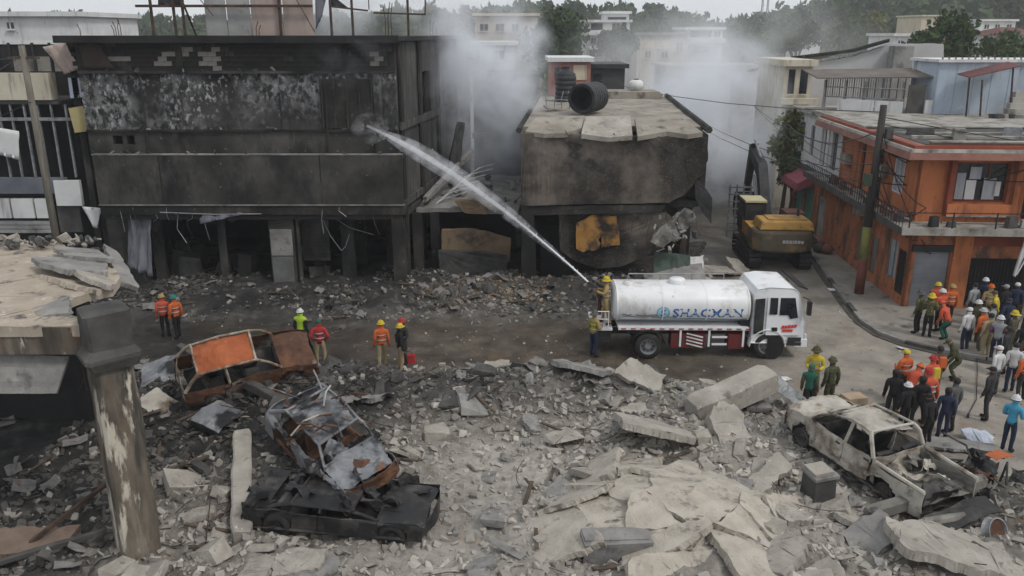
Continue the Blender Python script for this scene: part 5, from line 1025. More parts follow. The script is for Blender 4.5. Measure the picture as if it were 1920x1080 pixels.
def wheel(parent, c, r, w, axis='Y', hub=.55, dual=False):
    e = MB().lathe([(r * .62, -w / 2), (r * .9, -w / 2), (r, -w * .36), (r, w * .36), (r * .9, w / 2), (r * .62, w / 2), (r * .62, -w / 2)], 26, axis, c).build('wheel', m_tyre, parent, True)
    MB().lathe([(.01, -w * .3), (r * .22, -w * .34), (r * .26, -w * .2), (r * .5, -w * .14), (r * .56, -w * .46), (r * .63, -w * .47), (r * .63, w * .47), (.01, w * .3)], 22, axis, c).build('rim', m_gsteel, e)
    for k in range(8):
        a = k * math.pi / 4; MB().lathe([(.02, -w * .4), (.02, -w * .2)], 6, axis, Vector(c) + Vector((math.cos(a) * r * .38, 0, math.sin(a) * r * .38))).build('bolt', m_dsteel, e) if r > .4 else None
    return e
RW = .5
for y_ in (-1.02, 1.02): wheel(t, (0, y_, RW), RW, .46); wheel(t, (WB, y_ * .98, RW), RW, .3)
for y_ in (-.4, .4): MB().bb(-1.4, WB + .9, y_ - .05, y_ + .05, .72, .95).build('chassis_rail', m_dsteel, t)
MB().tube([(0, -1, RW), (0, 1, RW)], .1, 8).build('axle', m_dsteel, t); MB().tube([(WB, -1, RW), (WB, 1, RW)], .08, 8).build('axle', m_dsteel, t)
TX0, TX1, TZ, TA, TB = -1.2, 3.66, 1.92, 1.12, .66
prof = [(0.02, TX0 - .1), (.6, TX0 - .08), (.93, TX0 - .02), (1, TX0 + .06), (1, TX0 + 1.6), (1, TX0 + 3.2), (1, TX1 - .06), (.93, TX1 + .02), (.6, TX1 + .08), (.02, TX1 + .1)]
mb = MB(); n = 40; vs = []
def ell(a):   # flattened superellipse cross-section
    c, s = math.cos(a), math.sin(a); e = 2 / 2.6; return Vector((0, TA * math.copysign(abs(c) ** e, c), TB * math.copysign(abs(s) ** e, s)))
for k, x in prof:
    for j in range(n): p = ell(2 * math.pi * j / n) * k; vs.append((x, p.y, TZ + p.z))
m_ = len(prof); mb.add(vs, [(i * n + j, (i + 1) * n + j, (i + 1) * n + (j + 1) % n, i * n + (j + 1) % n) for i in range(m_ - 1) for j in range(n)]); TK = mb.build('tank', m_tankp, t, True)
for x in (TX0 + .05, TX1 - .05, TX0 + 1.7, TX0 + 3.3):
    mb = MB(); vs = []
    for dx in (-.03, .03):
        for j in range(n): p = ell(2 * math.pi * j / n) * 1.012; vs.append((x + dx, p.y, TZ + p.z))
    mb.add(vs, [(j, n + j, n + (j + 1) % n, (j + 1) % n) for j in range(n)]); mb.build('tank_band', m_tankp, TK, True)
MB().lathe([(.3, 0), (.3, .16), (.26, .2), (.01, .22)], 18, 'Z', (1.15, 0, TZ + TB - .02)).build('manhole', m_tankp, TK, True); MB().lathe([(.18, 0), (.18, .12), (.01, .13)], 14, 'Z', (-.7, -.2, TZ + TB - .02)).build('manhole', m_tankp, TK, True)
for y_ in (.5,):
    MB().tube([(-.6, y_, TZ + TB + .2), (3.0, y_, TZ + TB + .2)], .025, 6).build('top_rail', m_gsteel, TK)
    for x in (-.6, .6, 1.8, 3.0): MB().tube([(x, y_, TZ + TB - .1), (x, y_, TZ + TB + .2)], .02, 5).build('rail_post', m_gsteel, TK)
def on_tank(mb, x0, z0):    # flat lettering bent onto the near flank
    def f(p):
        z = z0 + p.y - TZ; q = max(-1, min(1, z / TB)); y_ = -TA * (1 - abs(q) ** 2.6) ** (1 / 2.6); return Vector((x0 + p.x, y_ - .006 - p.z, z + TZ))
    return mb.map(f)
tm_ = text_mb('SHACMAN', .47, .002, .010, 1.0); tw_ = max(v[0] for v in tm_.v); tm_.map(lambda p: Vector((p.x * 2.55 / tw_, p.y, p.z))); on_tank(tm_, .84, 1.6).build('lettering', m_lblue, TK)
mb = MB(); mb.lathe([(.2, 0), (.245, 0)], 28, 'Z'); on_tank(mb, .5, 1.76).build('logo_ring', m_lcyan, TK)
mb = MB(); mb.add([(-.02, .17, 0), (.11, .12, 0), (.02, .02, 0), (.09, -.02, 0), (-.02, -.18, 0), (-.11, -.1, 0), (.0, -.02, 0), (-.09, .04, 0)], [(0, 7, 6, 2), (0, 2, 1), (2, 6, 5, 4), (2, 4, 3)]); on_tank(mb, .5, 1.76).build('logo_mark', m_lblue, TK)
mb = MB(); mb.lathe([(.01, 0), (.19, 0)], 24, 'Z'); on_tank(mb, .5, 1.76).map(lambda p: p + Vector((0, .003, 0))).build('logo_field', flat('logo_pale', (.3, .52, .62), .5, var=.05), TK)
# band of dark wave stripes along the lower flank
for k, (x0, w, z) in enumerate([(-1.0, .35, 1.66), (-.95, 1.3, 1.58), (-.5, .8, 1.64), (.1, .9, 1.54), (-1.1, 4.7, 1.42), (.4, 3.2, 1.47)]):
    mb = MB(); mb.grid(lambda u, v: Vector((u * w, v * .045 + .02 * math.sin(u * 7 + k), 0)), 16, 1); on_tank(mb, x0, z).build('wave_stripe', flat('stripe_grey', (.18, .22, .24), .5), TK)
MB().bb(TX0 + .1, TX1, -1.1, 1.1, 1.1, 1.2).build('subframe', m_tw, t)
for k in range(14): MB().bb(TX0 + .2 + k * .35, TX0 + .38 + k * .35, -1.108, -1.102, 1.12, 1.17).build('reflector', m_tread, t)
for x in (1.15, 2.2, 3.45): MB().bb(x, x + .07, -1.08, -1.02, .45, 1.1).build('guard_post', m_tw, t)
MB().bb(.85, 1.35, -1.05, -.55, .4, .95).build('tool_box', m_red, t); MB().bb(1.36, 2.1, -1.0, -.5, .38, .92).build('battery_box', m_red, t)
for k in range(4): MB().box((1.72, -1.02, .48 + k * .13), (.62, .02, .05), (0, .25, 0)).build('hose_coil', m_tw, t)
MB().bb(2.95, 3.55, -1.05, -.5, .36, .92).build('fuel_tank', m_red, t)
for z in (.5, .78): MB().bb(2.35, 2.9, -1.06, -1.02, z, z + .07).build('side_guard', m_tw, t)
for k in range(2): MB().bb(-.75 + k * .02, .7, -1.14, -1.1, 1.0, 1.05).build('mudguard_edge', m_dsteel, t)
mb = MB(); mb.lathe([(.62, -.26), (.62, .26)], 18, 'Y', (0, -1.0, RW), 0, 0, math.pi); mb.v = [(x, y, z) for x, y, z in mb.v]; 
def arch(cx, cy, r, w, nm, m, a0=.15, a1=math.pi - .15):
    mb = MB(); mb.grid(lambda u, v: Vector((cx + r * math.cos(a0 + (a1 - a0) * u), cy + (v - .5) * w, RW + r * math.sin(a0 + (a1 - a0) * u))), 16, 1, .03); return mb.build(nm, m, t)
arch(0, -1.0, .6, .5, 'mudguard', m_black); arch(0, 1.0, .6, .5, 'mudguard', m_black)
# rear platform, ladder, cannon
MB().bb(-2.05, -1.3, -.95, .95, 1.02, 1.1).build('rear_platform', m_tw, t)
MB().bb(-2.0, -1.35, -.9, .9, .55, 1.0).build('pump_box', m_dsteel, t)
for z in (1.45, 1.75): MB().tube([(-2.0, -.92, z), (-1.45, -.92, z)], .02, 5).build('platform_rail', m_tw, t)
for x in (-2.0, -1.45): MB().tube([(x, -.92, 1.08), (x, -.92, 1.77)], .02, 5).build('platform_rail', m_tw, t)
for y_ in (-.15, .25): MB().tube([(-1.32, y_, .5), (-1.28, y_, 2.6)], .02, 5).build('ladder_rail', m_gsteel, t)
for k in range(7): MB().tube([(-1.31, -.15, .6 + k * .28), (-1.31, .25, .6 + k * .28)], .015, 5).build('ladder_rung', m_gsteel, t)
MON = Vector((-1.82, -.1, 2.42))
cn = MB().lathe([(.07, 1.1), (.07, 1.75), (.12, 1.8), (.12, 2.05), (.05, 2.1)], 12, 'Z', (MON.x + .1, MON.y, .25)).build('water_cannon', m_red, t, True)
MB().tube([MON + Vector((.25, 0, -.25)), MON + Vector((.1, -.02, -.1)), MON + Vector((-.35, -.05, .22))], [.06, .055, .035], 10).build('nozzle', m_dsteel, cn, True)
# cab
CX0, CX1 = WB - .6, WB + 1.34
side = [(CX0, .62), (CX0, 2.45), (CX0 + .12, 2.66), (CX0 + .55, 2.74), (CX1 - .55, 2.70), (CX1 - .34, 2.58), (CX1 - .1, 1.75), (CX1 - .02, 1.45), (CX1, .62)]
def cabwall(y_, s):
    bm = bmesh.new(); f = bm.faces.new([bm.verts.new((x, y_, z)) for x, z in side]); return bm
k_ = len(side); mb = MB(); ys = [(-1.14, .0), (-1.18, .06), (-1.18, .06)]
rings = [(-1.13, .06), (-1.17, 0.0), (1.17, 0.0), (1.13, .06)]; cc = Vector(((CX0 + CX1) / 2, 0, 1.7)); vs = []
for y_, ins in rings:
    for x, z in side: vs.append((x + (cc.x - x) * ins * .5, y_ + (0 if z < 1.6 else math.copysign(.07, -y_) * (z - 1.6)), z + (cc.z - z) * ins * .5))
mb.add(vs, [(i * k_ + j, i * k_ + (j + 1) % k_, (i + 1) * k_ + (j + 1) % k_, (i + 1) * k_ + j) for i in range(3) for j in range(k_)] + [tuple(range(k_))[::-1], tuple(3 * k_ + j for j in range(k_))])
CAB = mb.build('cab', m_tw, t)
bv = CAB.modifiers.new('bevel', 'BEVEL'); bv.width = .05; bv.segments = 2; bv.limit_method = 'ANGLE'
def flank(pts, nm, m, par, off, th=.012):   # plate on the near and far flanks
    out = []
    for s in (-1, 1):
        v = [Vector((x, s * (1.17 + off - (0 if z < 1.6 else .07 * (z - 1.6))), z)) for x, z in pts]; out.append(MB().prism(v, (0, s * th, 0)).build(nm, m, par))
    return out
dr = flank([(CX0 + .5, .95), (CX0 + .5, 2.42), (CX1 - .42, 2.42), (CX1 - .24, 1.7), (CX1 - .2, .95)], 'door', m_tw, CAB, .002, .012)
for d_, s in zip(dr, (-1, 1)):
    v = lambda pts, o: [Vector((x, s * (1.185 + o - (0 if z < 1.6 else .07 * (z - 1.6))), z)) for x, z in pts]
    MB().prism(v([(CX0 + .94, 1.72), (CX0 + .94, 2.36), (CX1 - .47, 2.36), (CX1 - .33, 1.62), (CX1 - .6, 1.58), (CX0 + 1.25, 1.72)], .0), (0, s * .01, 0)).build('window', m_glass, d_)
    MB().prism(v([(CX0 + .58, 1.74), (CX0 + .58, 2.36), (CX0 + .86, 2.36), (CX0 + .86, 1.74)], .0), (0, s * .01, 0)).build('quarter_window', m_glass, d_)
    MB().box((CX0 + .8, s * 1.2, 1.18), (.2, .03, .14)).build('handle', m_black, d_)
flank([(CX0 + .05, 1.0), (CX0 + .05, 2.3), (CX0 + .4, 2.34), (CX0 + .4, .98)], 'air_intake', m_dsteel, CAB, .002, .01)
for k, (x, z, w_, h_) in enumerate([(0, .12, .09, .13), (.11, .13, .09, .12), (.22, .14, .1, .13), (.34, .15, .08, .12), (.44, .17, .1, .11), (.03, 0, .38, .1)]):   # blurred emblem
    MB().prism([Vector((CX1 - .9 + x + q[0] * w_ + q[1] * .03, -1.192, 1.08 + z + q[1] * h_)) for q in ((0, 0), (1, 0), (1, 1), (0, 1))], (0, -.008, 0)).build('door_emblem', m_lred, CAB)
# front: windscreen, grille, bumper, lamps, visor, mirrors, step, wheel arch
fr = Vector((CX1 - .34, 0, 2.58)); fb = Vector((CX1 - .1, 0, 1.75)); dn = (fb - fr); nrm = Vector((-dn.z, 0, dn.x)).normalized(); nrm = nrm if nrm.x > 0 else -nrm
a, b = fr + dn * .06 + nrm * .012, fr + dn * 1.02 + nrm * .012
MB().prism([a + Vector((0, -.98, 0)), a + Vector((0, .98, 0)), b + Vector((0, 1.06, 0)), b + Vector((0, -1.06, 0))], nrm * .012).build('windscreen', m_glass, CAB)
MB().bb(CX1 - .06, CX1 + .03, -.8, .8, .95, 1.5).build('grille', m_black, CAB)
MB().bb(CX1 - .35, CX1 + .1, -1.19, 1.19, .5, .78).build('bumper', m_tw, t)
for y_ in (-.95, .95): MB().box((CX1 + .06, y_, .85), (.08, .3, .16)).build('headlight', flat('lamp_lens', (.6, .62, .65), .15), CAB)
MB().box((CX1 - .2, 0, 2.72), (.35, 2.1, .05), (0, .35, 0)).build('sun_visor', m_black, CAB)
for s in (-1, 1):
    mr = MB().box((CX1 - .02, s * 1.36, 2.05), (.12, .2, .5)).build('mirror', m_black, CAB); MB().tube([(CX1 - .2, s * 1.12, 2.4), (CX1 - .02, s * 1.36, 2.35)], .02, 5).build('mirror_arm', m_black, mr)
MB().bb(CX1 - .62, CX1 - .12, -1.2, -1.0, .55, .68).build('step', m_dsteel, t); MB().bb(CX1 - .62, CX1 - .14, -1.205, -1.17, .7, .86).build('step_panel', m_dsteel, t)
for s in (-1, 1): arch(WB, s * 1.05, .64, .32, 'front_wheel_arch', m_tw, .0, math.pi); 
mb = MB()
for s in (-1, 1): MB().lathe([(.01, 0), (.60, 0)], 22, 'Y', (WB, s * 1.176, RW), 0, -.05, math.pi + .1).build('wheel_well', m_black, t)
MB().bb(CX0 - .35, CX0 - .05, -.9, .9, .9, 2.2).build('cab_rear_rack', m_dsteel, t)

# ------------------------------------------------------------------ excavators
m_exy = mat('excavator_yellow', [(.3, (.36, .2, .045)), (.7, (.48, .28, .07))], .9, .6, .1, layers=[((.16, .115, .07), 1.4, .5, .68), ((.05, .04, .03), 3.5, .62, .74)])
m_exg = mat('counterweight_grey', [(.3, (.07, .058, .042)), (.7, (.13, .105, .072))], .9, .6, .1, layers=[((.26, .16, .07), 1.4, .54, .7)])
def excavator(label, loc, rz, mats=(m_exy, m_exg), text=True, swing=0):
    t = thing('excavator', label, 'excavator', loc, (0, 0, rz))   # local: arm towards +y
    my, mg = mats
    for s in (-1, 1):
        mb = MB(); pts = []
        for k in range(44):
            q = k / 44 * (2 * 3.4 + 2 * math.pi * .46); r = .46
            if q < 3.4: p = (-1.7 + q, 2 * r, 0)
            elif q < 3.4 + math.pi * r: a = (q - 3.4) / r; p = (1.7 + r * math.sin(a), r + r * math.cos(a), a)
            elif q < 6.8 + math.pi * r: p = (1.7 - (q - 3.4 - math.pi * r), 0, math.pi)
            else: a = (q - 6.8 - math.pi * r) / r; p = (-1.7 - r * math.sin(a), r - r * math.cos(a), math.pi + a)
            mb.box((s * 1.25, p[0], p[1] + .04), (.6, .165, .07), (-p[2], 0, 0))
        trk = mb.build('track', m_dsteel, t); MB().bb(s * 1.25 - .2, s * 1.25 + .2, -1.7, 1.7, .2, .74).build('track_frame', m_dsteel, trk)
    MB().bb(-.95, .95, -1.2, 1.2, .45, .95).build('undercarriage', m_dsteel, t)
    mb = MB(); mb.lathe([(.7, .95), (.7, 1.15)], 20); mb.build('slew_ring', m_dsteel, t)
    MB().bb(-1.4, 1.4, -1.7, 1.7, 1.15, 1.5).build('deck', mg, t)
    # counterweight with rounded rear
    mb = MB(); pr = []
    for k in range(13): a = math.pi * k / 12; pr.append((1.55 * math.cos(a) if abs(math.cos(a)) < .985 else math.copysign(1.53, math.cos(a)), -1.75 - .95 * math.sin(a) ** .7))
    pr = [(1.55, -1.3)] + pr + [(-1.55, -1.3)]
    zs = [(1.05, .93), (1.15, .985), (1.55, 1.0), (2.0, 1.0), (2.12, .965)]; vs = []
    for z, k in zs:
        for x, y in pr: vs.append((x * k, -1.3 + (y + 1.3) * k, z))
    m = len(pr); mb.add(vs, [(i * m + j, (i + 1) * m + j, (i + 1) * m + (j + 1) % m, i * m + (j + 1) % m) for i in range(len(zs) - 1) for j in range(m)] + [tuple(range(m)), tuple((len(zs) - 1) * m + j for j in range(m))[::-1]])
    cw = mb.build('counterweight', mg, t)
    if text:
        ml = flat('lettering_pale', (.4, .4, .4), .5, var=.05); x = -.15      # too blurred to read: a row of pale strokes
        for w_, h_ in ((.13, .16), (.12, .16), (.13, .15), (.05, .16), (.12, .16), (.13, .15), (.12, .13)):
            MB().bb(x, x + w_, -2.735, -2.715, 1.56, 1.56 + h_).build('lettering', ml, cw); x += w_ + .035
    mb = MB(); mb.box((.1, -1.55, 2.36), (2.7, 1.75, .44), None, 0, .9); hd = mb.build('engine_hood', my, t); bvv = hd.modifiers.new('bevel', 'BEVEL'); bvv.width = .08; bvv.segments = 2
    MB().box((.2, -1.5, 2.61), (1.9, 1.1, .06)).build('hood_panel', my, hd)
    MB().bb(-1.52, -1.05, -1.6, .2, 1.5, 2.15).build('side_box', my, t); MB().bb(1.0, 1.52, -1.6, 1.6, 1.5, 2.1).build('side_box', my, t)
    MB().tube([(.9, -1.2, 2.6), (.9, -1.2, 3.0)], .07, 8).build('exhaust', m_dsteel, t)
    MB().bb(.5, 1.45, -.6, .6, 2.1, 2.65).map(lambda p: p).build('tool_cover', mat('maroon_cover', [(.3, (.10, .04, .04)), (.7, (.17, .07, .06))], 1, .7, .1) if 'maroon_cover' not in MATS else MATS['maroon_cover'], t)
    cabp = [(-.2, 1.5), (-.2, 3.0), (.5, 3.12), (1.35, 3.0), (1.62, 2.3), (1.62, 1.5)]
    mb = MB(); mb.prism([Vector((-1.5, y, z)) for y, z in cabp], (1.05, 0, 0)); cb = mb.build('cab', m_black, t)
    MB().prism([Vector((-1.512, y, z)) for y, z in [(0, 2.2), (0, 2.9), (1.2, 2.9), (1.45, 2.3)]], (.01, 0, 0)).build('window', m_glass, cb); MB().bb(-1.35, -.6, -.213, -.203, 2.2, 2.92).build('window', m_glass, cb)
    MB().box((-.98, .55, 3.14), (1.1, 1.5, .1)).build('cab_roof', mat('pale_yellow_roof', [(.3, (.4, .36, .2)), (.7, (.52, .48, .3))], 1, .6, .1) if 'pale_yellow_roof' not in MATS else MATS['pale_yellow_roof'], cb)
    def arm(pts, w, nm, par):
        mb = MB(); mb.prism([Vector((-w / 2, y, z)) for y, z in pts], (w, 0, 0)); return mb.build(nm, m_dsteel, par)
    bo = arm([(1.0, 1.6), (1.4, 1.5), (3.4, 3.9), (5.6, 4.9), (5.6, 5.25), (3.1, 4.6)], .5, 'boom', t)
    st = arm([(5.2, 5.45), (5.9, 5.3), (6.6, 2.6), (6.3, 2.5)], .36, 'stick', bo)
    MB().tube([(-.35, 1.7, 1.9), (-.35, 3.5, 3.9)], .08, 8).build('hydraulic_ram', m_gsteel, bo); MB().tube([(.35, 1.7, 1.9), (.35, 3.5, 3.9)], .08, 8).build('hydraulic_ram', m_gsteel, bo)
    MB().tube([(0, 3.6, 4.85), (0, 5.4, 5.6)], .07, 8).build('hydraulic_ram', m_gsteel, bo)
    mb = MB(); mb.grid(lambda u, v: Vector(((v - .5) * 1.2, 6.35 + .75 * math.sin(u * 3.6) * 1.0, 2.4 - .75 + .75 * math.cos(u * 3.6))), 12, 4, .05)
    bk = mb.build('bucket', m_dsteel, st)
    for k in range(5): MB().box((-.5 + k * .25, 6.15, 1.02), (.09, .25, .08), (.5, 0, 0)).build('bucket_tooth', m_dsteel, bk)
    return t
pe = P(1452, 508, 0)
excavator('yellow excavator seen from behind on the road with dark grey counterweight', (13.6, 42.2, 0), R(-3))
excavator('dim excavator half hidden in the smoke farther up the road', (15.9, 63.5, 0), R(35), (m_exg, m_dsteel), None)
# stacked crate-like guard next to the arm
t = thing('steel_rack', 'pale upright steel rack standing by the excavator arm', 'rack', (13.2, 47.3, 0))
for x in (-.6, -.2, .2, .6): MB().bb(x - .04, x + .04, -.04, .04, 0, 3.1).build('upright', m_gsteel, t)
for k in range(7): MB().bb(-.7, .7, -.1, -.045, .4 + k * .42, .48 + k * .42).build('rung', m_gsteel, t)
# ------------------------------------------------------------------ burnt-out vehicles
m_rusto = mat('rusted_orange_roof', [(.3, (.22, .06, .022)), (.5, (.31, .085, .03)), (.7, (.4, .125, .05))], 1.2, .8, .12, layers=[((.16, .05, .025), 1.0, .56, .7), ((.36, .24, .16), 2.2, .62, .7)])
m_rustb = mat('rust_brown_steel', [(.3, (.04, .021, .015)), (.55, (.11, .052, .03)), (.8, (.21, .105, .055))], 1.6, .85, .2, layers=[((.22, .19, .155), 1.5, .56, .66), ((.02, .018, .017), 1.2, .56, .68)])
m_ash = mat('ash_white_burnt_paint', [(.3, (.26, .24, .205)), (.55, (.42, .39, .34)), (.8, (.55, .52, .465))], 1.0, .75, .12, layers=[((.13, .095, .065), 1.0, .5, .64), ((.05, .045, .04), 1.8, .57, .68), ((.27, .17, .09), 2.3, .63, .72)])
m_silver = mat('burnt_silver_paint', [(.3, (.10, .105, .115)), (.55, (.22, .228, .24)), (.8, (.42, .425, .43))], 1.3, .55, .12, metal=.2, layers=[((.02, .02, .022), 1.0, .48, .58), ((.22, .09, .035), 1.7, .6, .68), ((.3, .27, .22), 2.0, .62, .7)])
m_char = mat('charred_black_body', [(.3, (.010, .010, .011)), (.7, (.026, .026, .027))], 1.2, .55, .15, layers=[((.075, .07, .065), 1.6, .5, .68), ((.03, .022, .017), 3.5, .55, .68)], spec=.3)
m_bed = mat('ash_covered_bed', [(.3, (.1, .095, .085)), (.55, (.19, .18, .16)), (.8, (.3, .285, .25))], 1.6, .9, .3, layers=[((.03, .03, .03), 1.3, .54, .66)])
def panel(mb_or_none, fn, nu, nv, nm, m, parent, dent, seed, keep=None, deform=None, th=.012):
    def g(u, v):
        p = Vector(fn(u, v)); d = Vector((N3(p, 1.6, seed), N3(p, 1.6, seed + 7), N3(p, 1.6, seed + 13))) * dent + Vector((N3(p, 5, seed), N3(p, 5, seed + 3), N3(p, 5, seed + 5))) * dent * .45 + Vector((N3(p, 11, seed), N3(p, 11, seed + 3), N3(p, 11, seed + 5))) * dent * .22
        p = p + d; return deform(p) if deform else p
    mb = MB(); mb.grid(g, nu, nv, th, keep); return mb.build(nm, m, parent, False)
def wreck(t, L, W, H, kind, paint, inner, dent=.03, seed=0, deform=None, roofm=None, skip=(), tyres=False, wheels=(1, 1, 1, 1), rimm=None):
    """burnt car shell: panels, pillars, floor, seat frames, rims; x forward, y left, z up, ground at 0"""
    hw = W / 2; zb = .93 * H / 1.5; sill = .30; pick = kind == 'pickup'
    xf, xr = L / 2, -L / 2
    cowl = xf - (1.15 if kind != 'van' else .55); at_ = cowl - (.62 if kind != 'van' else .5)
    if pick: rt, ct = -.55, -.85
    elif kind == 'sedan': rt, ct = -L * .22, -L * .36
    elif kind == 'van': rt, ct = xr + .25, xr + .1
    else: rt, ct = xr + .55, xr + .12
    fx, rx = xf - .85, xr + .85 if not pick else xr + 1.15; wr = .40
    def yw(x, z):
        k = 1 - .10 * abs(x / (L / 2)) ** 3.5; b = 1 - .09 * max(0, (z - .62)) ** 2 * 4 - .05 * max(0, .45 - z); return hw * k * b
    def topz(x): return zb - (.16 * max(0, (x - cowl) / (xf - cowl)) ** 1.3 if x > cowl else 0)
    karch = lambda p: (p.x - fx) ** 2 + (p.z - .38) ** 2 > wr ** 2 and (p.x - rx) ** 2 + (p.z - .38) ** 2 > wr ** 2
    bx = (at_ + rt) / 2 if not pick else .12
    secs = [('fender', cowl + .02, xf - .04), ('front_door', bx, cowl), ('rear_door', max(rt, rx + .38) if not pick else ct + .05, bx - .02)]
    if not pick: secs.append(('quarter_panel', xr + .05, max(rt, rx + .38) - .02))
    for s in (-1, 1):
        for nm, a, b in secs:
            if (nm, s) in skip: continue
            def fn(u, v, a=a, b=b, s=s):
                x = a + (b - a) * u; z = sill + (topz(x) - sill) * v; return (x, s * yw(x, z), z)
            # arches are cut before deformation
            nu, nv = 16, 12; raw = [[Vector(fn((i + .5) / nu, (j + .5) / nv)) for j in range(nv)] for i in range(nu)]
            mb = MB(); gv = [[None] * (nv + 1) for _ in range(nu + 1)]
            holes = {(i, j) for i in range(nu) for j in range(nv) if not karch(raw[i][j])}
            def gfn(u, v):
                p = Vector(fn(u, v)); d = Vector((N3(p, 1.6, seed), N3(p, 1.6, seed + 7), N3(p, 1.6, seed + 13))) * dent + Vector((N3(p, 5, seed), N3(p, 5, seed + 3), N3(p, 5, seed + 5))) * dent * .45 + Vector((N3(p, 11, seed), N3(p, 11, seed + 3), N3(p, 11, seed + 5))) * dent * .22; p = p + d; return deform(p) if deform else p
            cnt = [0]; order = [(i, j) for i in range(nu) for j in range(nv)]
            def kp(_p):
                k = order[cnt[0]]; cnt[0] += 1; return k not in holes
            mb.grid(gfn, nu, nv, .014 * s, kp); pn = mb.build(nm, paint, t)
            if 'door' in nm:
                hp = gfn(.15, .85); MB().box(hp + Vector((0, s * .02, 0)), (.16, .03, .04)).build('handle', inner, pn)
    if 'hood' not in skip:
        panel(None, lambda u, v: (cowl + (xf - .03 - cowl) * u, (v - .5) * 2 * (hw * .93) * (1 - .10 * u ** 3), zb - .04 - .17 * u ** 1.6 + .11 * math.sin(math.pi * v) ** .6), 18, 18, 'hood', paint, t, dent * 1.4, seed + 20, None, deform)
    rm = roofm or paint
    panel(None, lambda u, v: (rt + (at_ - rt) * u, (v - .5) * 2 * hw * .76, H - .06 * (2 * u - 1) ** 2 - .10 * abs(2 * v - 1) ** 2.5), 20, 18, 'roof', rm, t, dent * 1.3, seed + 31, None, deform, .018)
    def tb(pts, r, nm, m=paint):
        pts = [Vector(p) for p in pts]; pts = [deform(p) if deform else p for p in pts]; return MB().tube(pts, r, 6).build(nm, m, t)
    for s in (-1, 1):
        tb([(cowl + .02, s * hw * .9, zb), ((cowl + at_) / 2, s * hw * .84, (zb + H) / 2 + .05), (at_, s * hw * .76, H - .06)], .04, 'pillar')
        tb([(bx, s * hw * .93, zb - .02), (bx - .03, s * hw * .76, H - .06)], .045, 'pillar')
        tb([(ct, s * hw * .9, zb), ((ct + rt) / 2, s * hw * .85, (zb + H) / 2 + .04), (rt, s * hw * .76, H - .06)], .055, 'pillar')
        tb([(at_, s * hw * .76, H - .06), ((at_ + rt) / 2, s * hw * .78, H - .03), (rt, s * hw * .76, H - .06)], .035, 'roof_rail')
        tb([(xf - .5, s * hw * .9, sill), (0, s * hw * .95, sill - .02), (xr + .5, s * hw * .9, sill)], .05, 'sill', inner)
    tb([(at_, -hw * .76, H - .06), (at_, hw * .76, H - .06)], .035, 'windscreen_rail'); tb([(rt, -hw * .76, H - .06), (rt, hw * .76, H - .06)], .035, 'rear_window_rail'); tb([(cowl + .02, -hw * .9, zb), (cowl + .02, hw * .9, zb)], .04, 'cowl')
    if pick:
        bt = .82
        panel(None, lambda u, v: (xr + .08 + (ct - .12 - xr) * u, (v - .5) * 2 * (hw - .12), .62), 12, 8, 'bed_floor', m_bed, t, dent, seed + 41, None, deform)
        panel(None, lambda u, v: (ct - .02, (v - .5) * 2 * (hw - .06), .5 + (zb - .5) * u), 6, 10, 'cab_back', paint, t, dent, seed + 43, None, deform)
        for s in (-1, 1):
            def fn(u, v): x = xr + .04 + (ct - .08 - xr) * u; z = .34 + (.98 - .34) * v; return (x, s * yw(x, z) * .985, z)
            nu, nv = 16, 8; holes = {(i, j) for i in range(nu) for j in range(nv) if not karch(Vector(fn((i + .5) / nu, (j + .5) / nv)))}; order = [(i, j) for i in range(nu) for j in range(nv)]; cnt = [0]
            def kp(_p): k = order[cnt[0]]; cnt[0] += 1; return k not in holes
            def gfn(u, v): p = Vector(fn(u, v)); p += Vector((N3(p, 1.6, seed), N3(p, 1.6, seed + 7), N3(p, 1.6, seed + 13))) * dent * 1.3; return deform(p) if deform else p
            mb = MB(); mb.grid(gfn, nu, nv, .02 * s, kp); mb.build('bed_side', paint, t)
            panel(None, lambda u, v: (xr + .06 + (ct - .1 - xr) * u, s * (hw - .16), .62 + .34 * v), 10, 4, 'bed_liner', m_bed, t, dent, seed + 50, None, deform)
            tb([(xr + .06, s * (hw - .08), .99), (ct - .1, s * (hw - .08), 1.0)], .05, 'bed_rail')
        if 'tailgate' not in skip: panel(None, lambda u, v: (xr + .03, (v - .5) * 2 * (hw - .06), .42 + .52 * u), 5, 10, 'tailgate', m_char, t, dent, seed + 52, None, deform)
    else:
        panel(None, lambda u, v: (xr + .04 - .06 * math.sin(math.pi * u) + .06 * abs(2 * v - 1) ** 3, (v - .5) * 2 * (hw - .1), .36 + (zb - .36) * u), 7, 12, 'tailgate', paint, t, dent, seed + 52, None, deform)
        if kind == 'sedan': panel(None, lambda u, v: (ct + (xr + .05 - ct) * u, (v - .5) * 2 * hw * .9, zb + .02 - .04 * u), 8, 10, 'boot_lid', paint, t, dent, seed + 53, None, deform)
    panel(None, lambda u, v: (xf - .02 + .08 * math.sin(math.pi * v) - .1 * abs(2 * v - 1) ** 4, (v - .5) * 2 * (hw - .05), .34 + .42 * u), 5, 14, 'front_bumper', inner, t, dent, seed + 55, None, deform)
    panel(None, lambda u, v: (xr + .0 - .08 * math.sin(math.pi * v), (v - .5) * 2 * (hw - .05), .30 + .22 * u), 4, 14, 'rear_bumper', inner, t, dent, seed + 57, None, deform)
    panel(None, lambda u, v: (xr + .2 + (L - .4) * u, (v - .5) * 2 * (hw - .08), .29), 16, 8, 'floor_pan', inner, t, dent, seed + 59, None, deform, .03)
    panel(None, lambda u, v: (cowl + .05, (v - .5) * 2 * (hw - .12), .3 + (zb - .32) * u), 5, 8, 'firewall', inner, t, dent, seed + 61, None, deform)
    D = deform or (lambda p: p)
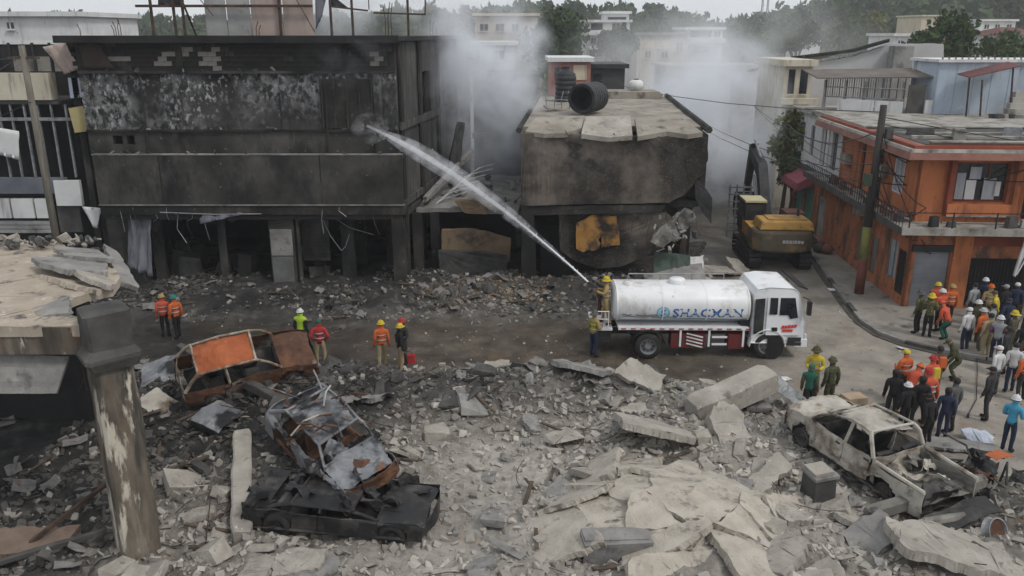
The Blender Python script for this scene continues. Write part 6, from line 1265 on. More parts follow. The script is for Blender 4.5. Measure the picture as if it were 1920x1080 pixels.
    for sx in ((.05, -.95) if not pick else (.35, -.45)):
        for s in (-1, 1):
            mb = MB(); mb.box((sx, s * hw * .45, .5), (.48, .5, .16)); mb.box((sx - .27, s * hw * .45, .8), (.12, .48, .62), (0, -.25, 0)); mb.map(D); mb.build('seat_frame', inner, t)
    mb = MB(); mb.box((fx - .02, 0, .6), (.7, .75, .42)); mb.map(D); mb.build('engine', inner, t)
    for k, (x, s) in enumerate(((fx, 1), (fx, -1), (rx, 1), (rx, -1))):
        if not wheels[k]: continue
        c = D(Vector((x, s * (hw - .13), .34))); r = .33
        if tyres:
            e = MB().lathe([(r * .62, -.1), (r * .95, -.1), (r, -.06), (r, .06), (r * .95, .1), (r * .62, .1)], 20, 'Y', c).build('wheel', m_tyre, t, True)
        else: e = MB().lathe([(.25, -.1), (.27, -.1), (.24, -.05), (.24, .05), (.27, .1), (.25, .1)], 20, 'Y', c).build('wheel', rimm or m_rustb, t, True)
        MB().lathe([(.01, s * .06), (.08, s * .07), (.1, s * .03), (.2, s * .05), (.245, s * .09)], 18, 'Y', c).build('rim', rimm or m_gsteel, e)
    for s in (-1, 1): tb([(rx, s * .2, .34), (rx, s * (hw - .2), .34)], .05, 'axle', inner)
    return t
def seat_on(px, py, z): return P(px, py, z)

m_scorch = mat('scorched_cream_paint', [(.35, (.09, .06, .04)), (.5, (.22, .18, .13)), (.65, (.4, .36, .3))], 2.2, .8, .2, layers=[((.13, .055, .03), 2.5, .54, .64)])
# rust-orange hatchback, tipped on the rubble with its roof towards the camera
t = thing('burnt_hatchback', 'burnt-out hatchback with rusty orange roof tipped on the rubble', 'car')
wreck(t, 4.0, 1.70, 1.52, 'hatch', m_rustb, m_char, .05, 3, lambda p: p + Vector((N3(p, .7, 3), N3(p, .7, 8), N3(p, .7, 12))) * .10, m_rusto, wheels=(1, 1, 1, 1))
c = P(462, 676, 1.9); up_ = Euler((R(27), R(-6), R(24)), 'XYZ').to_matrix() @ Vector((0, 0, 1)); t.location = c - up_ * .85; t.rotation_euler = Euler((R(27), R(-6), R(24)), 'XYZ'); CAR_O = t
for o in t.children:
    if o.name.split('.')[0] in ('roof_rail', 'rear_window_rail', 'tailgate', 'pillar', 'windscreen_rail'): o.data.materials[0] = m_scorch
# crushed silver van-like wreck on top of the black one
def crush(p):
    k = max(0, p.z - .75); f = .48 + .25 * N3(p, .9, 4)
    q = Vector((p.x + .22 * k, p.y + .16 * N3(p, .8, 9), p.z - k * f)); q.z += .16 * N3(p, 1.1, 15); q.y += .3 * k + .06 * N3(p, 2.4, 2); q.x += .08 * N3(p, 2.2, 5); return q
def scraps(t, n, x0, x1, y0, y1, z0, z1, ms, seed):
    r = random.Random(seed)
    for k in range(n):
        c = Vector((r.uniform(x0, x1), r.uniform(y0, y1), r.uniform(z0, z1))); w, h = r.uniform(.3, .9), r.uniform(.2, .6); mt = Euler((r.uniform(-.7, .7), r.uniform(-.7, .7), r.random() * 6)).to_matrix(); o_ = r.random() * 50
        mb = MB(); mb.grid(lambda u, v: c + mt @ Vector(((u - .5) * w, (v - .5) * h, .3 * N3((u * 2, v * 2, o_)) + .1 * N3((u * 6, v * 6, o_)))), 7, 6, .008); mb.build('bent_panel', r.choice(ms), t)
t = thing('crushed_silver_car', 'crushed silver-grey car body with bent frames on top of the black car', 'car')
wreck(t, 4.1, 1.68, 1.5, 'hatch', m_silver, m_rustb, .075, 8, crush, m_silver, skip=(('rear_door', -1), ('front_door', 1)), wheels=(1, 0, 1, 0))
c = P(615, 850, 1.3); t.location = (c.x + .05, c.y + .45, .92); t.rotation_euler = Euler((R(16), R(9), R(-48)), 'XYZ')
scraps(t, 8, -1.7, .9, -.8, .8, .5, .95, [m_silver, m_rustb, m_char], 3)
for k in range(13):
    a = Vector((rnd.uniform(-1.6, .3), rnd.uniform(-.3, .9), 1.15)); b = a + Vector((rnd.uniform(-.9, .9), rnd.uniform(-.9, .9), rnd.uniform(-.1, .4)))
    MB().tube([a, a.lerp(b, .5) + Vector((0, 0, rnd.uniform(-.1, .15))), b], .025, 5).build('bent_strut', rnd.choice([m_rustb, m_silver, m_ash]), t)
# overturned black car
t = thing('charred_black_car', 'charred black car crushed flat underneath the silver wreck', 'car')
wreck(t, 4.35, 1.75, 1.42, 'sedan', m_char, m_char, .03, 14, lambda p: Vector((p.x, p.y, (p.z if p.z < .74 else .74 + (p.z - .74) * (.13 + .12 * N3(p, .8, 6))) + .07 * N3(p, 1.2, 3))) + Vector((N3(p, 1.1, 7), N3(p, 1.1, 9), 0)) * .10, None, tyres=True, rimm=m_dsteel)
MB().box((0, 0, .24), (3.4, .34, .14)).build('transmission_tunnel', m_dsteel, t); MB().tube([(-1.9, .35, .22), (-.5, .3, .2), (.8, .1, .24)], .06, 8).build('exhaust_pipe', m_dsteel, t); MB().box((-1.45, -.3, .22), (.7, .5, .16)).build('fuel_tank', m_dsteel, t)
scraps(t, 14, -2.0, 2.0, -.8, .8, .6, 1.05, [m_char, m_char, m_dsteel], 5)
a, b = P(512, 988, .55), P(722, 1000, .55); hd = math.atan2(b.y - a.y, b.x - a.x) - R(2); mid = (a + b) / 2; t.location = (mid.x + .2, mid.y + .72, .28); t.rotation_euler = Euler((R(3), R(2), hd), 'XYZ')
# pickup
def pdent(p): return Vector((p.x, p.y, p.z - .22 * max(0, p.z - 1.1) * (1 + 1.4 * N3(p, 1.0)))) + Vector((N3(p, .9, 5), N3(p, .9, 9), N3(p, .9, 14))) * .09
t = thing('burnt_pickup', 'ash-white burnt double-cab pickup at lower right on the rubble', 'pickup')
wreck(t, 5.05, 1.80, 1.68, 'pickup', m_ash, m_char, .065, 21, pdent, m_ash, skip=('tailgate',), rimm=m_concd)
a, b = P(1508, 845, .45), P(1664, 950, .45); hd = math.atan2(a.y - b.y, a.x - b.x)
mid = (a + b) / 2; left = Vector((-math.sin(hd), math.cos(hd), 0))     # near side is the left flank
ctr = mid - left * .78 - Vector((math.cos(hd), math.sin(hd), 0)) * .0
t.location = (ctr.x + .1, ctr.y + .1, .42); t.rotation_euler = Euler((R(-3), R(-1.5), hd), 'XYZ')
scraps(t, 9, -2.4, -1.0, -.6, .6, .7, .85, [m_bed, m_char, m_ash], 9)
tg = panel(None, lambda u, v: (-2.62 - .45 * u, (v - .5) * 1.9, .55 - .18 * u + .05 * math.sin(6 * v)), 5, 12, 'tailgate', m_char, t, .05, 77, None, None, .04)
MB().tube([(-2.75, -1.0, .42), (-2.85, 0, .4), (-2.75, 1.05, .46)], .12, 8).build('rear_bar', m_bed, t)
# the blackened chassis and scrap right of the pickup
t = thing('charred_chassis', 'pile of charred car parts and bent frame behind the pickup bed', 'wreckage', (12.0, 18.9, .25), (0, 0, .5))
for k in range(16):
    c = Vector((rnd.uniform(-1.1, 1.1), rnd.uniform(-.8, .8), rnd.uniform(.1, .6))); w, h = rnd.uniform(.4, 1.1), rnd.uniform(.3, .7); mt = Euler((rnd.uniform(-.9, .9), rnd.uniform(-.7, .7), rnd.random() * 6)).to_matrix(); o_ = rnd.random() * 50
    mb = MB(); mb.grid(lambda u, v: c + mt @ Vector(((u - .5) * w, (v - .5) * h, .25 * N3((u * 2, v * 2, o_)))), 6, 5, .01); mb.build('bent_panel', rnd.choice([m_char, m_char, m_char, m_rustb, m_dsteel]), t)
for k in range(10): a = Vector((rnd.uniform(-1.2, 1.2), rnd.uniform(-.8, .8), .3)); MB().tube([a, a + Vector((rnd.uniform(-.6, .6), rnd.uniform(-.6, .6), rnd.uniform(.1, .6))), a + Vector((rnd.uniform(-1, 1), rnd.uniform(-1, 1), rnd.uniform(-.1, .4)))], .03, 5).build('bent_tube', m_char, t)
panel(None, lambda u, v: (.2 + u * .7, -.3 + v * .35, .85 + .05 * math.sin(3 * u)), 5, 4, 'orange_scrap', m_rusto, t, .06, 5)
# loose wheels, rolled sheet
t = thing('loose_wheel', 'loose burnt wheel rim lying in the rubble under the pickup tail', 'wheel', (11.0, 16.35, .62), (1.1, .2, .4))
MB().lathe([(.3, -.1), (.33, -.1), (.29, -.04), (.29, .04), (.33, .1), (.3, .1)], 20, 'Z').build('rim', m_gsteel, t); MB().lathe([(.01, .0), (.12, .02), (.28, .05)], 18, 'Z').build('disc', m_rustb, t)
t = thing('shutter_door', 'grey corrugated door panel leaning at the right edge beyond the pickup tail', 'door', (12.75, 17.1, .5), (R(62), R(-8), R(-52)))
MB().box((0, .7, 0), (1.0, 1.9, .03)).build('leaf', m_bed, t)
for k in range(8): MB().box((0, -.1 + k * .23, .025), (.98, .16, .025)).build('slat', m_bed, t)
for x in (-.52, .52): MB().box((x, .7, .02), (.07, 1.95, .08)).build('frame', m_ash, t)
beam('charred_beam', 'dark round beam lying across the tail of the pickup', (8.3, 16.9, .75), (11.6, 18.0, 1.0), .3, .3, m_bed, 51, 'beam', 16, .03)
# bodywork scraps left of the orange hatchback
t = thing('car_hood', 'crumpled grey car bonnet lying left of the orange hatchback', 'bonnet', (0, 0, 0)); c = P(300, 690, .9)
t.location = (c.x, c.y, .75); t.rotation_euler = (.25, -.1, .3)
panel(None, lambda u, v: ((u - .5) * 1.2, (v - .5) * 1.4, .06 * math.sin(3.1 * v) + .1 * u), 9, 9, 'skin', m_silver, t, .10, 91); panel(None, lambda u, v: ((u - .5) * 1.15, -.7 + .02 * u, -.35 + .35 * v), 8, 4, 'front_edge', m_char, t, .06, 92)
t = thing('torn_car_door', 'pale torn car door lying in rubble beside the stained column', 'door'); c = P(300, 765, .6); t.location = (c.x, c.y, .75); t.rotation_euler = (.5, .3, -.5)
panel(None, lambda u, v: ((u - .5) * 1.1, (v - .5) * .75, .05 * math.sin(3.1 * v)), 8, 7, 'skin', m_ash, t, .09, 93); MB().tube([(-.5, .38, 0), (-.3, .75, .02), (.35, .75, .02), (.52, .38, 0)], .025, 5).build('window_frame', m_char, t); MB().box((.35, .2, .07), (.16, .04, .03)).build('handle', m_char, t)
t = thing('car_hood', 'flat dented grey bonnet in the rubble below the orange hatchback', 'bonnet'); c = P(410, 800, .6); t.location = (c.x, c.y, .95); t.rotation_euler = (.3, .1, -.5)
panel(None, lambda u, v: ((u - .5) * 1.15, (v - .5) * 1.0, .05 * math.sin(3.1 * v)), 9, 8, 'skin', m_silver, t, .08, 95); panel(None, lambda u, v: ((u - .5) * 1.1, -.5, -.2 + .2 * v), 6, 3, 'front_edge', m_char, t, .05, 96)
t = thing('seat_frame', 'tangle of burnt wire and seat springs by the hatchback front wheel', 'scrap'); c = P(510, 735, .6); t.location = (c.x, c.y, .7)
for k in range(14): MB().tube([(rnd.uniform(-.6, .6), rnd.uniform(-.4, .4), rnd.uniform(0, .5)) for q in range(4)], .014, 4).build('wire', m_rustb, t)
# ------------------------------------------------------------------ people
m_skin = flat('skin_brown', (.22, .12, .075), .6, var=.1); m_skin2 = flat('skin_tan', (.34, .2, .14), .6, var=.1); m_hair = flat('dark_hair', (.012, .010, .009), .7); m_eye = flat('eye_dark', (.02, .018, .016), .4)
CL = {}
def clo(key, c, pat=None):
    if key not in CL:
        if pat: CL[key] = mat('cloth_' + key, [(.35, c), (.5, pat), (.65, tuple(x * .5 for x in c))], 9, .85, .3)
        else: CL[key] = mat('cloth_' + key, [(.3, tuple(x * .7 for x in c)), (.7, c)], 5, .85, .35)
    return CL[key]
CC = dict(orange=(.55, .12, .03), red=(.40, .035, .035), coral=(.58, .10, .05), black=(.014, .014, .016), navy=(.02, .028, .06), white=(.62, .62, .62), khaki=(.34, .27, .16), tan=(.36, .26, .11), yellow=(.55, .42, .04), lime=(.42, .62, .05), green=(.02, .11, .075), olive=(.085, .08, .045), grey=(.10, .10, .10), dgrey=(.035, .035, .037), blue=(.07, .33, .5), lightgrey=(.3, .31, .32), purple=(.2, .06, .2), brown=(.09, .06, .04), teal=(.03, .2, .17), silver=(.45, .45, .45))
def C_(k):
    if k == 'camo': return clo('camo', (.10, .095, .05), (.045, .05, .025))
    if k == 'camoy': return clo('camoy', (.19, .17, .05), (.05, .055, .03))
    return clo(k, CC[k])
def skeleton(pose):
    """joints in metres for a 1.75 m figure facing +y"""
    J = {}; lean = {'bend': .55, 'lean': .22}.get(pose, 0.0); dz = -.16 if pose == 'bend' else 0
    def tr(p, k=1.0):
        v = Vector(p) - Vector((0, 0, .95)); v = Matrix.Rotation(-lean * k, 3, 'X') @ v; return v + Vector((0, -.12 * lean, .95 + dz))
    J['pel'] = tr((0, 0, .97)); J['wai'] = tr((0, .01, 1.10)); J['che'] = tr((0, .015, 1.29)); J['upc'] = tr((0, 0, 1.42)); J['nek'] = tr((0, .005, 1.515)); J['hd0'] = tr((0, .02, 1.575)); J['hd1'] = tr((0, .03, 1.655)); J['hd2'] = tr((0, .02, 1.735))
    st = {'stride': .17, 'walk': .10, 'hose': .14}.get(pose, .0); sp = {'wide': .17, 'hose': .15, 'hips': .14}.get(pose, .105)
    for s, n in ((-1, 'L'), (1, 'R')):
        f = st * s; kb = .17 if pose == 'bend' else .03
        J['hip' + n] = tr((s * .095, 0, .90), .4); J['kne' + n] = Vector((s * (sp * .97), kb + f * .6, .50 + dz * .4)); J['ank' + n] = Vector((s * sp, -.03 + f, .085)); J['toe' + n] = Vector((s * (sp + .035), .14 + f, .045))
        J['shl' + n] = tr((s * .185, -.005, 1.425))
        arm = {'hips': ((.30, -.06, 1.17), (.19, .06, .99), (.15, .10, .98)), 'hold': ((.25, .03, 1.15), (.14, .26, 1.12), (.08, .33, 1.14)), 'cross': ((.25, .05, 1.16), (.05, .21, 1.19), (-.04, .20, 1.22)), 'hose': ((.27, .08, 1.22), (.16, .33, 1.27), (.10, .40, 1.29)), 'point': ((.27, .14, 1.28) if s > 0 else (.25, -.02, 1.14), (.29, .38, 1.33) if s > 0 else (.25, .06, .90), (.29, .46, 1.35) if s > 0 else (.24, .09, .82)), 'phone': ((.24, .12, 1.18), (.13, .27, 1.42), (.09, .29, 1.49))}.get(pose, ((.235, -.03, 1.14), (.255, .05, .90), (.25, .08, .815)))
        if pose == 'bend': arm = ((.22, .14, 1.16), (.20, .33, 1.05), (.19, .38, .99))
        for k, a in zip(('elb', 'wri', 'han'), arm): J[k + n] = tr((s * a[0], a[1], a[2]))
    return J
RAD = dict(pel=.135, wai=.125, che=.15, upc=.125, nek=.058, hd0=.078, hd1=.098, hd2=.062, hip=.088, kne=.06, ank=.045, toe=.038, shl=.068, elb=.045, wri=.031, han=.034)
BONES = [('pel', 'wai'), ('wai', 'che'), ('che', 'upc'), ('upc', 'nek'), ('nek', 'hd0'), ('hd0', 'hd1'), ('hd1', 'hd2')] + [b for n in 'LR' for b in ((('pel'), 'hip' + n), ('hip' + n, 'kne' + n), ('kne' + n, 'ank' + n), ('ank' + n, 'toe' + n), ('upc', 'shl' + n), ('shl' + n, 'elb' + n), ('elb' + n, 'wri' + n), ('wri' + n, 'han' + n))]
def region(a, b):
    k = (a[:3], b[:3])
    if k in (('nek', 'hd0'), ('hd0', 'hd1'), ('hd1', 'hd2')): return 'head'
    if k == ('wri', 'han'): return 'hand'
    if k == ('ank', 'toe'): return 'foot'
    if k in (('hip', 'kne'), ('kne', 'ank'), ('pel', 'hip')): return 'leg'
    if k in (('shl', 'elb'), ('elb', 'wri')): return 'arm'
    return 'torso'
POSES = {}
def pose_meshes(pose):
    if pose in POSES: return POSES[pose]
    J = skeleton(pose); names = list(J); me = bpy.data.meshes.new('body'); ix = {n: i for i, n in enumerate(names)}
    me.from_pydata([J[n] for n in names], [(ix[a], ix[b]) for a, b in BONES], []); o = bpy.data.objects.new('body', me); COL.objects.link(o)
    mod = o.modifiers.new('skin', 'SKIN'); mod.use_smooth_shade = True; mod.branch_smoothing = .6
    for n in names:
        sv = me.skin_vertices[0].data[ix[n]]; r = RAD[n[:3]]; sv.radius = (r, r); sv.use_root = n == 'pel'
    ss = o.modifiers.new('sub', 'SUBSURF'); ss.levels = 1; ss.render_levels = 1
    dg = bpy.context.evaluated_depsgraph_get(); ev = o.evaluated_get(dg); m2 = ev.to_mesh()
    V = [v.co.copy() for v in m2.vertices]; F = [tuple(p.vertices) for p in m2.polygons]; ev.to_mesh_clear(); bpy.data.objects.remove(o)
    segs = [(J[a], J[b], region(a, b)) for a, b in BONES]
    def near(p):
        best = None
        for a, b, r in segs:
            d = b - a; t_ = max(0, min(1, (p - a).dot(d) / d.dot(d))); q = (p - (a + d * t_)).length / (1.6 if r == 'torso' else 1)
            if best is None or q < best[0]: best = (q, r)
        return best[1]
    reg = [near(p) for p in V]
    cen = J['che']
    for i, r in enumerate(reg):
        if r == 'torso': V[i].y = cen.y + (V[i].y - cen.y) * .82 if pose != 'bend' else V[i].y
    FR = []
    for f in F:
        rr = [reg[i] for i in f]; FR.append(max(set(rr), key=rr.count))
    mb = MB(); mb.add(V, F)
    # nose, eyes, mouth, ears, fingers belong to the body
    h = J['hd1']; fy = h.y + .092; fw = Vector((0, 1, 0)) if pose != 'bend' else Vector((0, .85, -.5)).normalized()
    rt = Matrix.Rotation(-.55, 3, 'X') if pose == 'bend' else Matrix.Identity(3)
    def hp(x, y, z): return h + rt @ Vector((x, y, z))
    mb.add([hp(-.016, .085, -.012), hp(.016, .085, -.012), hp(0, .125, -.018), hp(0, .09, .03)], [(0, 1, 2), (0, 2, 3), (1, 3, 2)])
    for s in (-1, 1):
        mb.box(hp(s * .034, .088, .022), (.024, .012, .012), rt, 1); mb.box(hp(s * .097, .0, .0), (.014, .034, .05), rt)
    mb.box(hp(0, .088, -.045), (.042, .01, .009), rt, 1)
    for n, s in (('L', -1), ('R', 1)):
        w, hd = J['wri' + n], J['han' + n]; d = (hd - w).normalized(); sd_ = d.cross(Vector((0, 1, .3))).normalized(); pn = sd_.cross(d)
        if pn.y < 0 and False: pn = -pn
        for k, (o_, l) in enumerate(((-.028, .062), (-.010, .074), (.009, .07), (.027, .055))):
            a = hd + d * .018 + sd_ * o_; b = a + d * l * .55 + pn * .008; c = b + d * l * .35 + pn * .022; mb.tube([a, b, c], [.0095, .009, .006], 5)
        a = w.lerp(hd, .6) + sd_ * .032 * s; mb.tube([a, a + sd_ * .02 * s + d * .03 + pn * .012, a + sd_ * .022 * s + d * .06 + pn * .025], [.011, .010, .007], 5)
    body = mb.mesh('body'); body.polygons.foreach_set('use_smooth', [True] * len(body.polygons)); body.materials.append(m_skin); body.materials.append(m_eye)
    # clothing: inflated copies of the body surface, closed at the hems
    VN = [Vector((0, 0, 0)) for _ in V]
    for f in F:
        n_ = (V[f[1]] - V[f[0]]).cross(V[f[2]] - V[f[0]])
        for i in f: VN[i] += n_
    VN = [n_.normalized() if n_.length > 0 else Vector((0, 0, 1)) for n_ in VN]
    def shell(regs, infl, zlo=None, zhi=None, wr=.014, sx=0):
        fs = [f for f, r in zip(F, FR) if r in regs and (sx == 0 or V[f[0]].x * sx > 0) and (zlo is None or sum(V[i].z for i in f) / len(f) > zlo) and (zhi is None or sum(V[i].z for i in f) / len(f) < zhi)]
        used = sorted({i for f in fs for i in f}); mp = {i: k for k, i in enumerate(used)}
        vs = [V[i] + VN[i] * (infl + wr * N3(V[i], 14)) for i in used]; m = MB(); m.add(vs, [tuple(mp[i] for i in f) for f in fs])
        ed = {}
        for f in m.f:
            for a, b in zip(f, f[1:] + f[:1]): ed[(a, b)] = 1
        rim = [(a, b) for (a, b) in ed if (b, a) not in ed]; N_ = len(m.v); q = {}
        for a, b in rim:
            for i in (a, b):
                if i not in q: q[i] = len(m.v); m.v.append(tuple(Vector(m.v[i]) - VN[used[i]] * (infl * .9)))
            m.f.append((b, a, q[a], q[b])); m.mi.append(0)
        me_ = m.mesh('clothing'); me_.polygons.foreach_set('use_smooth', [True] * len(me_.polygons)); me_.materials.append(m_skin); return me_
    pz = J['pel'].z
    POSES[pose] = dict(body=body, jacket=shell(('torso', 'arm'), .020, pz - .12), shirt=shell(('torso', 'arm'), .014, pz - .10), trousers=shell(('leg', 'torso'), .012, None, pz + .03), boots=[shell(('foot',), .014, sx=-1), shell(('foot',), .014, sx=1)], vest=shell(('torso',), .034, pz - .05), J=J, rt=rt)
    return POSES[pose]
def head_mesh(kind):
    mb = MB()
    dome = [(.118, .0), (.117, .035), (.104, .075), (.07, .108), (.03, .122), (.004, .124)]
    if kind == 'helmet': mb.lathe(dome, 16); mb.lathe([(.112, .0), (.145, -.008), (.146, -.001), (.117, .01)], 16); mb.box((0, .14, -.004), (.12, .07, .012)); mb.box((0, 0, .118), (.02, .19, .018))
    elif kind == 'fire': mb.lathe([(r * 1.05, z * 1.1) for r, z in dome], 16); mb.lathe([(.115, -.005), (.175, -.03), (.176, -.02), (.12, .012)], 16); mb.box((0, -.17, -.035), (.16, .09, .015)); mb.box((0, 0, .128), (.025, .2, .03))
    elif kind == 'cap': mb.lathe([(.108, -.01), (.107, .03), (.095, .065), (.06, .088), (.004, .095)], 14); mb.box((0, .145, -.006), (.14, .1, .012), (-.12, 0, 0))
    else: mb.lathe([(.104, -.055), (.108, -.01), (.106, .035), (.09, .07), (.05, .092), (.004, .096)], 14); mb.map(lambda p: p + Vector((.006 * N3(p, 30), -.012 + .006 * N3(p, 30, 4), .006 * N3(p, 30, 8))) + (Vector((0, -.05, 0)) if p.z < 0 and p.y > .04 else Vector((0, 0, 0))))
    me = mb.mesh('headgear'); me.polygons.foreach_set('use_smooth', [True] * len(me.polygons)); me.materials.append(m_hair); return me
HEADS = {k: head_mesh(k) for k in ('helmet', 'fire', 'cap', 'hair')}
HNAME = dict(helmet='hard_hat', fire='fire_helmet', cap='cap', hair='hair')
def oslot(o, m): o.material_slots[0].link = 'OBJECT'; o.material_slots[0].material = m
def person(label, loc, face, pose='stand', top='black', bottom='dgrey', head=('hair', None), vest=None, h=1.73, boots='black', skin=None, bag=None, jacket=True, rot=(0, 0), group=None, stripe=None):
    D = pose_meshes(pose); s = h / 1.75
    t = thing('person', label, 'person', loc, (rot[0], rot[1], face), group or 'rescuers and onlookers in the street', scale=s)
    b = mobj('body', D['body'], None, t)
    if skin: oslot(b, skin)
    o = mobj('jacket' if jacket else 'shirt', D['jacket' if jacket else 'shirt'], None, t); oslot(o, C_(top))
    o = mobj('trousers', D['trousers'], None, t); oslot(o, C_(bottom)); 
    for bm_ in D['boots']: o = mobj('boot', bm_, None, t); oslot(o, C_(boots))
    if vest: o = mobj('vest', D['vest'], None, t); oslot(o, C_(vest))
    J = D['J']; k, c = head; o = mobj(HNAME[k], HEADS[k], None, t); o.location = J['hd1'] + D['rt'] @ Vector((0, -.006, .035)); o.rotation_euler = D['rt'].to_euler(); oslot(o, C_(c) if c else m_hair)
    if bag:
        c0 = J['che'] + Vector((0, -.19, -.02)); mb = MB(); mb.box(c0, (.28, .16, .4), None, 0, .85); bo = mb.build('backpack', C_(bag), t); m = bo.modifiers.new('bevel', 'BEVEL'); m.width = .05; m.segments = 2
    if stripe is None and top in ('orange', 'coral', 'tan', 'yellow', 'red') and pose in ('stand', 'walk', 'hips', 'hold', 'stride', 'wide', 'hose'): stripe = 'silver'
    if stripe:
        for z in (1.12, 1.3):
            mb = MB(); mb.lathe([(.176, -.02), (.176, .02)], 16, 'Z', (0, 0, 0)); mb.map(lambda p: Vector((p.x, p.y * .86 + .012, p.z + z))); mb.build('reflective_stripe', C_(stripe), t)
    return t
def on(px, py, z=None):
    p = P(px, py, 0.0 if z is None else z)
    if z is None:
        for _ in range(3):
            hh = H1(p.x, p.y); p = P(px, py, hh)
        p.z = hh
    return p
A = math.pi   # facing away from the camera is 0, towards it is pi
CAMDIR = 0
# left and centre of the street
person('rescuer in orange jacket with brown helmet, left one of the pair by the dark wall', on(312, 632), .2, 'stand', 'coral', 'black', ('helmet', 'tan'))
person('rescuer in orange jacket with teal helmet, right one of the pair by the dark wall', on(335, 634), .9, 'walk', 'orange', 'black', ('helmet', 'teal'))
person('worker in lime vest and white hard hat behind the orange hatchback', on(568, 664), -.3, 'stand', 'black', 'black', ('helmet', 'white'), 'lime')
person('man in red jacket and khaki trousers standing beside the lime vest worker', on(603, 687), .1, 'hips', 'red', 'khaki', ('cap', 'green'))
person('rescuer in orange jacket with yellow helmet in mid street', on(718, 691), .2, 'walk', 'orange', 'khaki', ('helmet', 'yellow'))
person('rescuer in black jacket with yellow helmet beside the orange rescuer in mid street', on(752, 698), -1.1, 'stand', 'black', 'khaki', ('helmet', 'yellow'))
person('rescuer in red helmet and black jacket farthest back of the three in mid street', on(758, 684), 2.4, 'hold', 'dgrey', 'dgrey', ('helmet', 'red'))
t = thing('equipment_bag', 'red bag lying at the feet of the mid street rescuers', 'bag', on(757, 670) + Vector((.25, -.5, 0)))
MB().box((0, 0, .16), (.5, .28, .3), None, 0, .8).build('bag_body', C_('red'), t); MB().tube([(-.14, 0, .3), (-.08, 0, .42), (.08, 0, .42), (.14, 0, .3)], .015, 5).build('bag_handle', C_('black'), t)
# tanker crew
TRm = Matrix.Translation(TR.location) @ Matrix.Rotation(R(-.6), 4, 'Z')
person('firefighter in tan turnout gear with yellow helmet aiming the water cannon on the tanker', TRm @ Vector((-1.5, -.45, 1.1)), 1.45, 'hose', 'tan', 'tan', ('fire', 'yellow'), h=1.78, skin=m_skin)
person('firefighter in yellow jacket and dark trousers standing behind the tanker', on(1112, 668), -.9, 'hold', 'tan', 'navy', ('fire', 'grey'), h=1.74, stripe='lime')
# pair in front of the pickup
person('firefighter in yellow turnout jacket standing near the pickup nose', on(1521, 748), 2.8, 'hold', 'yellow', 'olive', ('fire', 'olive'), h=1.8)
person('man in green and white vest with black trousers stepping near the pickup nose', on(1512, 776), -.5, 'stride', 'olive', 'black', ('cap', 'green'), 'green', h=1.62)
person('soldier in dark camouflage and helmet beside the yellow firefighter near the pickup', on(1551, 772), .3, 'stand', 'camo', 'camo', ('helmet', 'olive'), h=1.8)
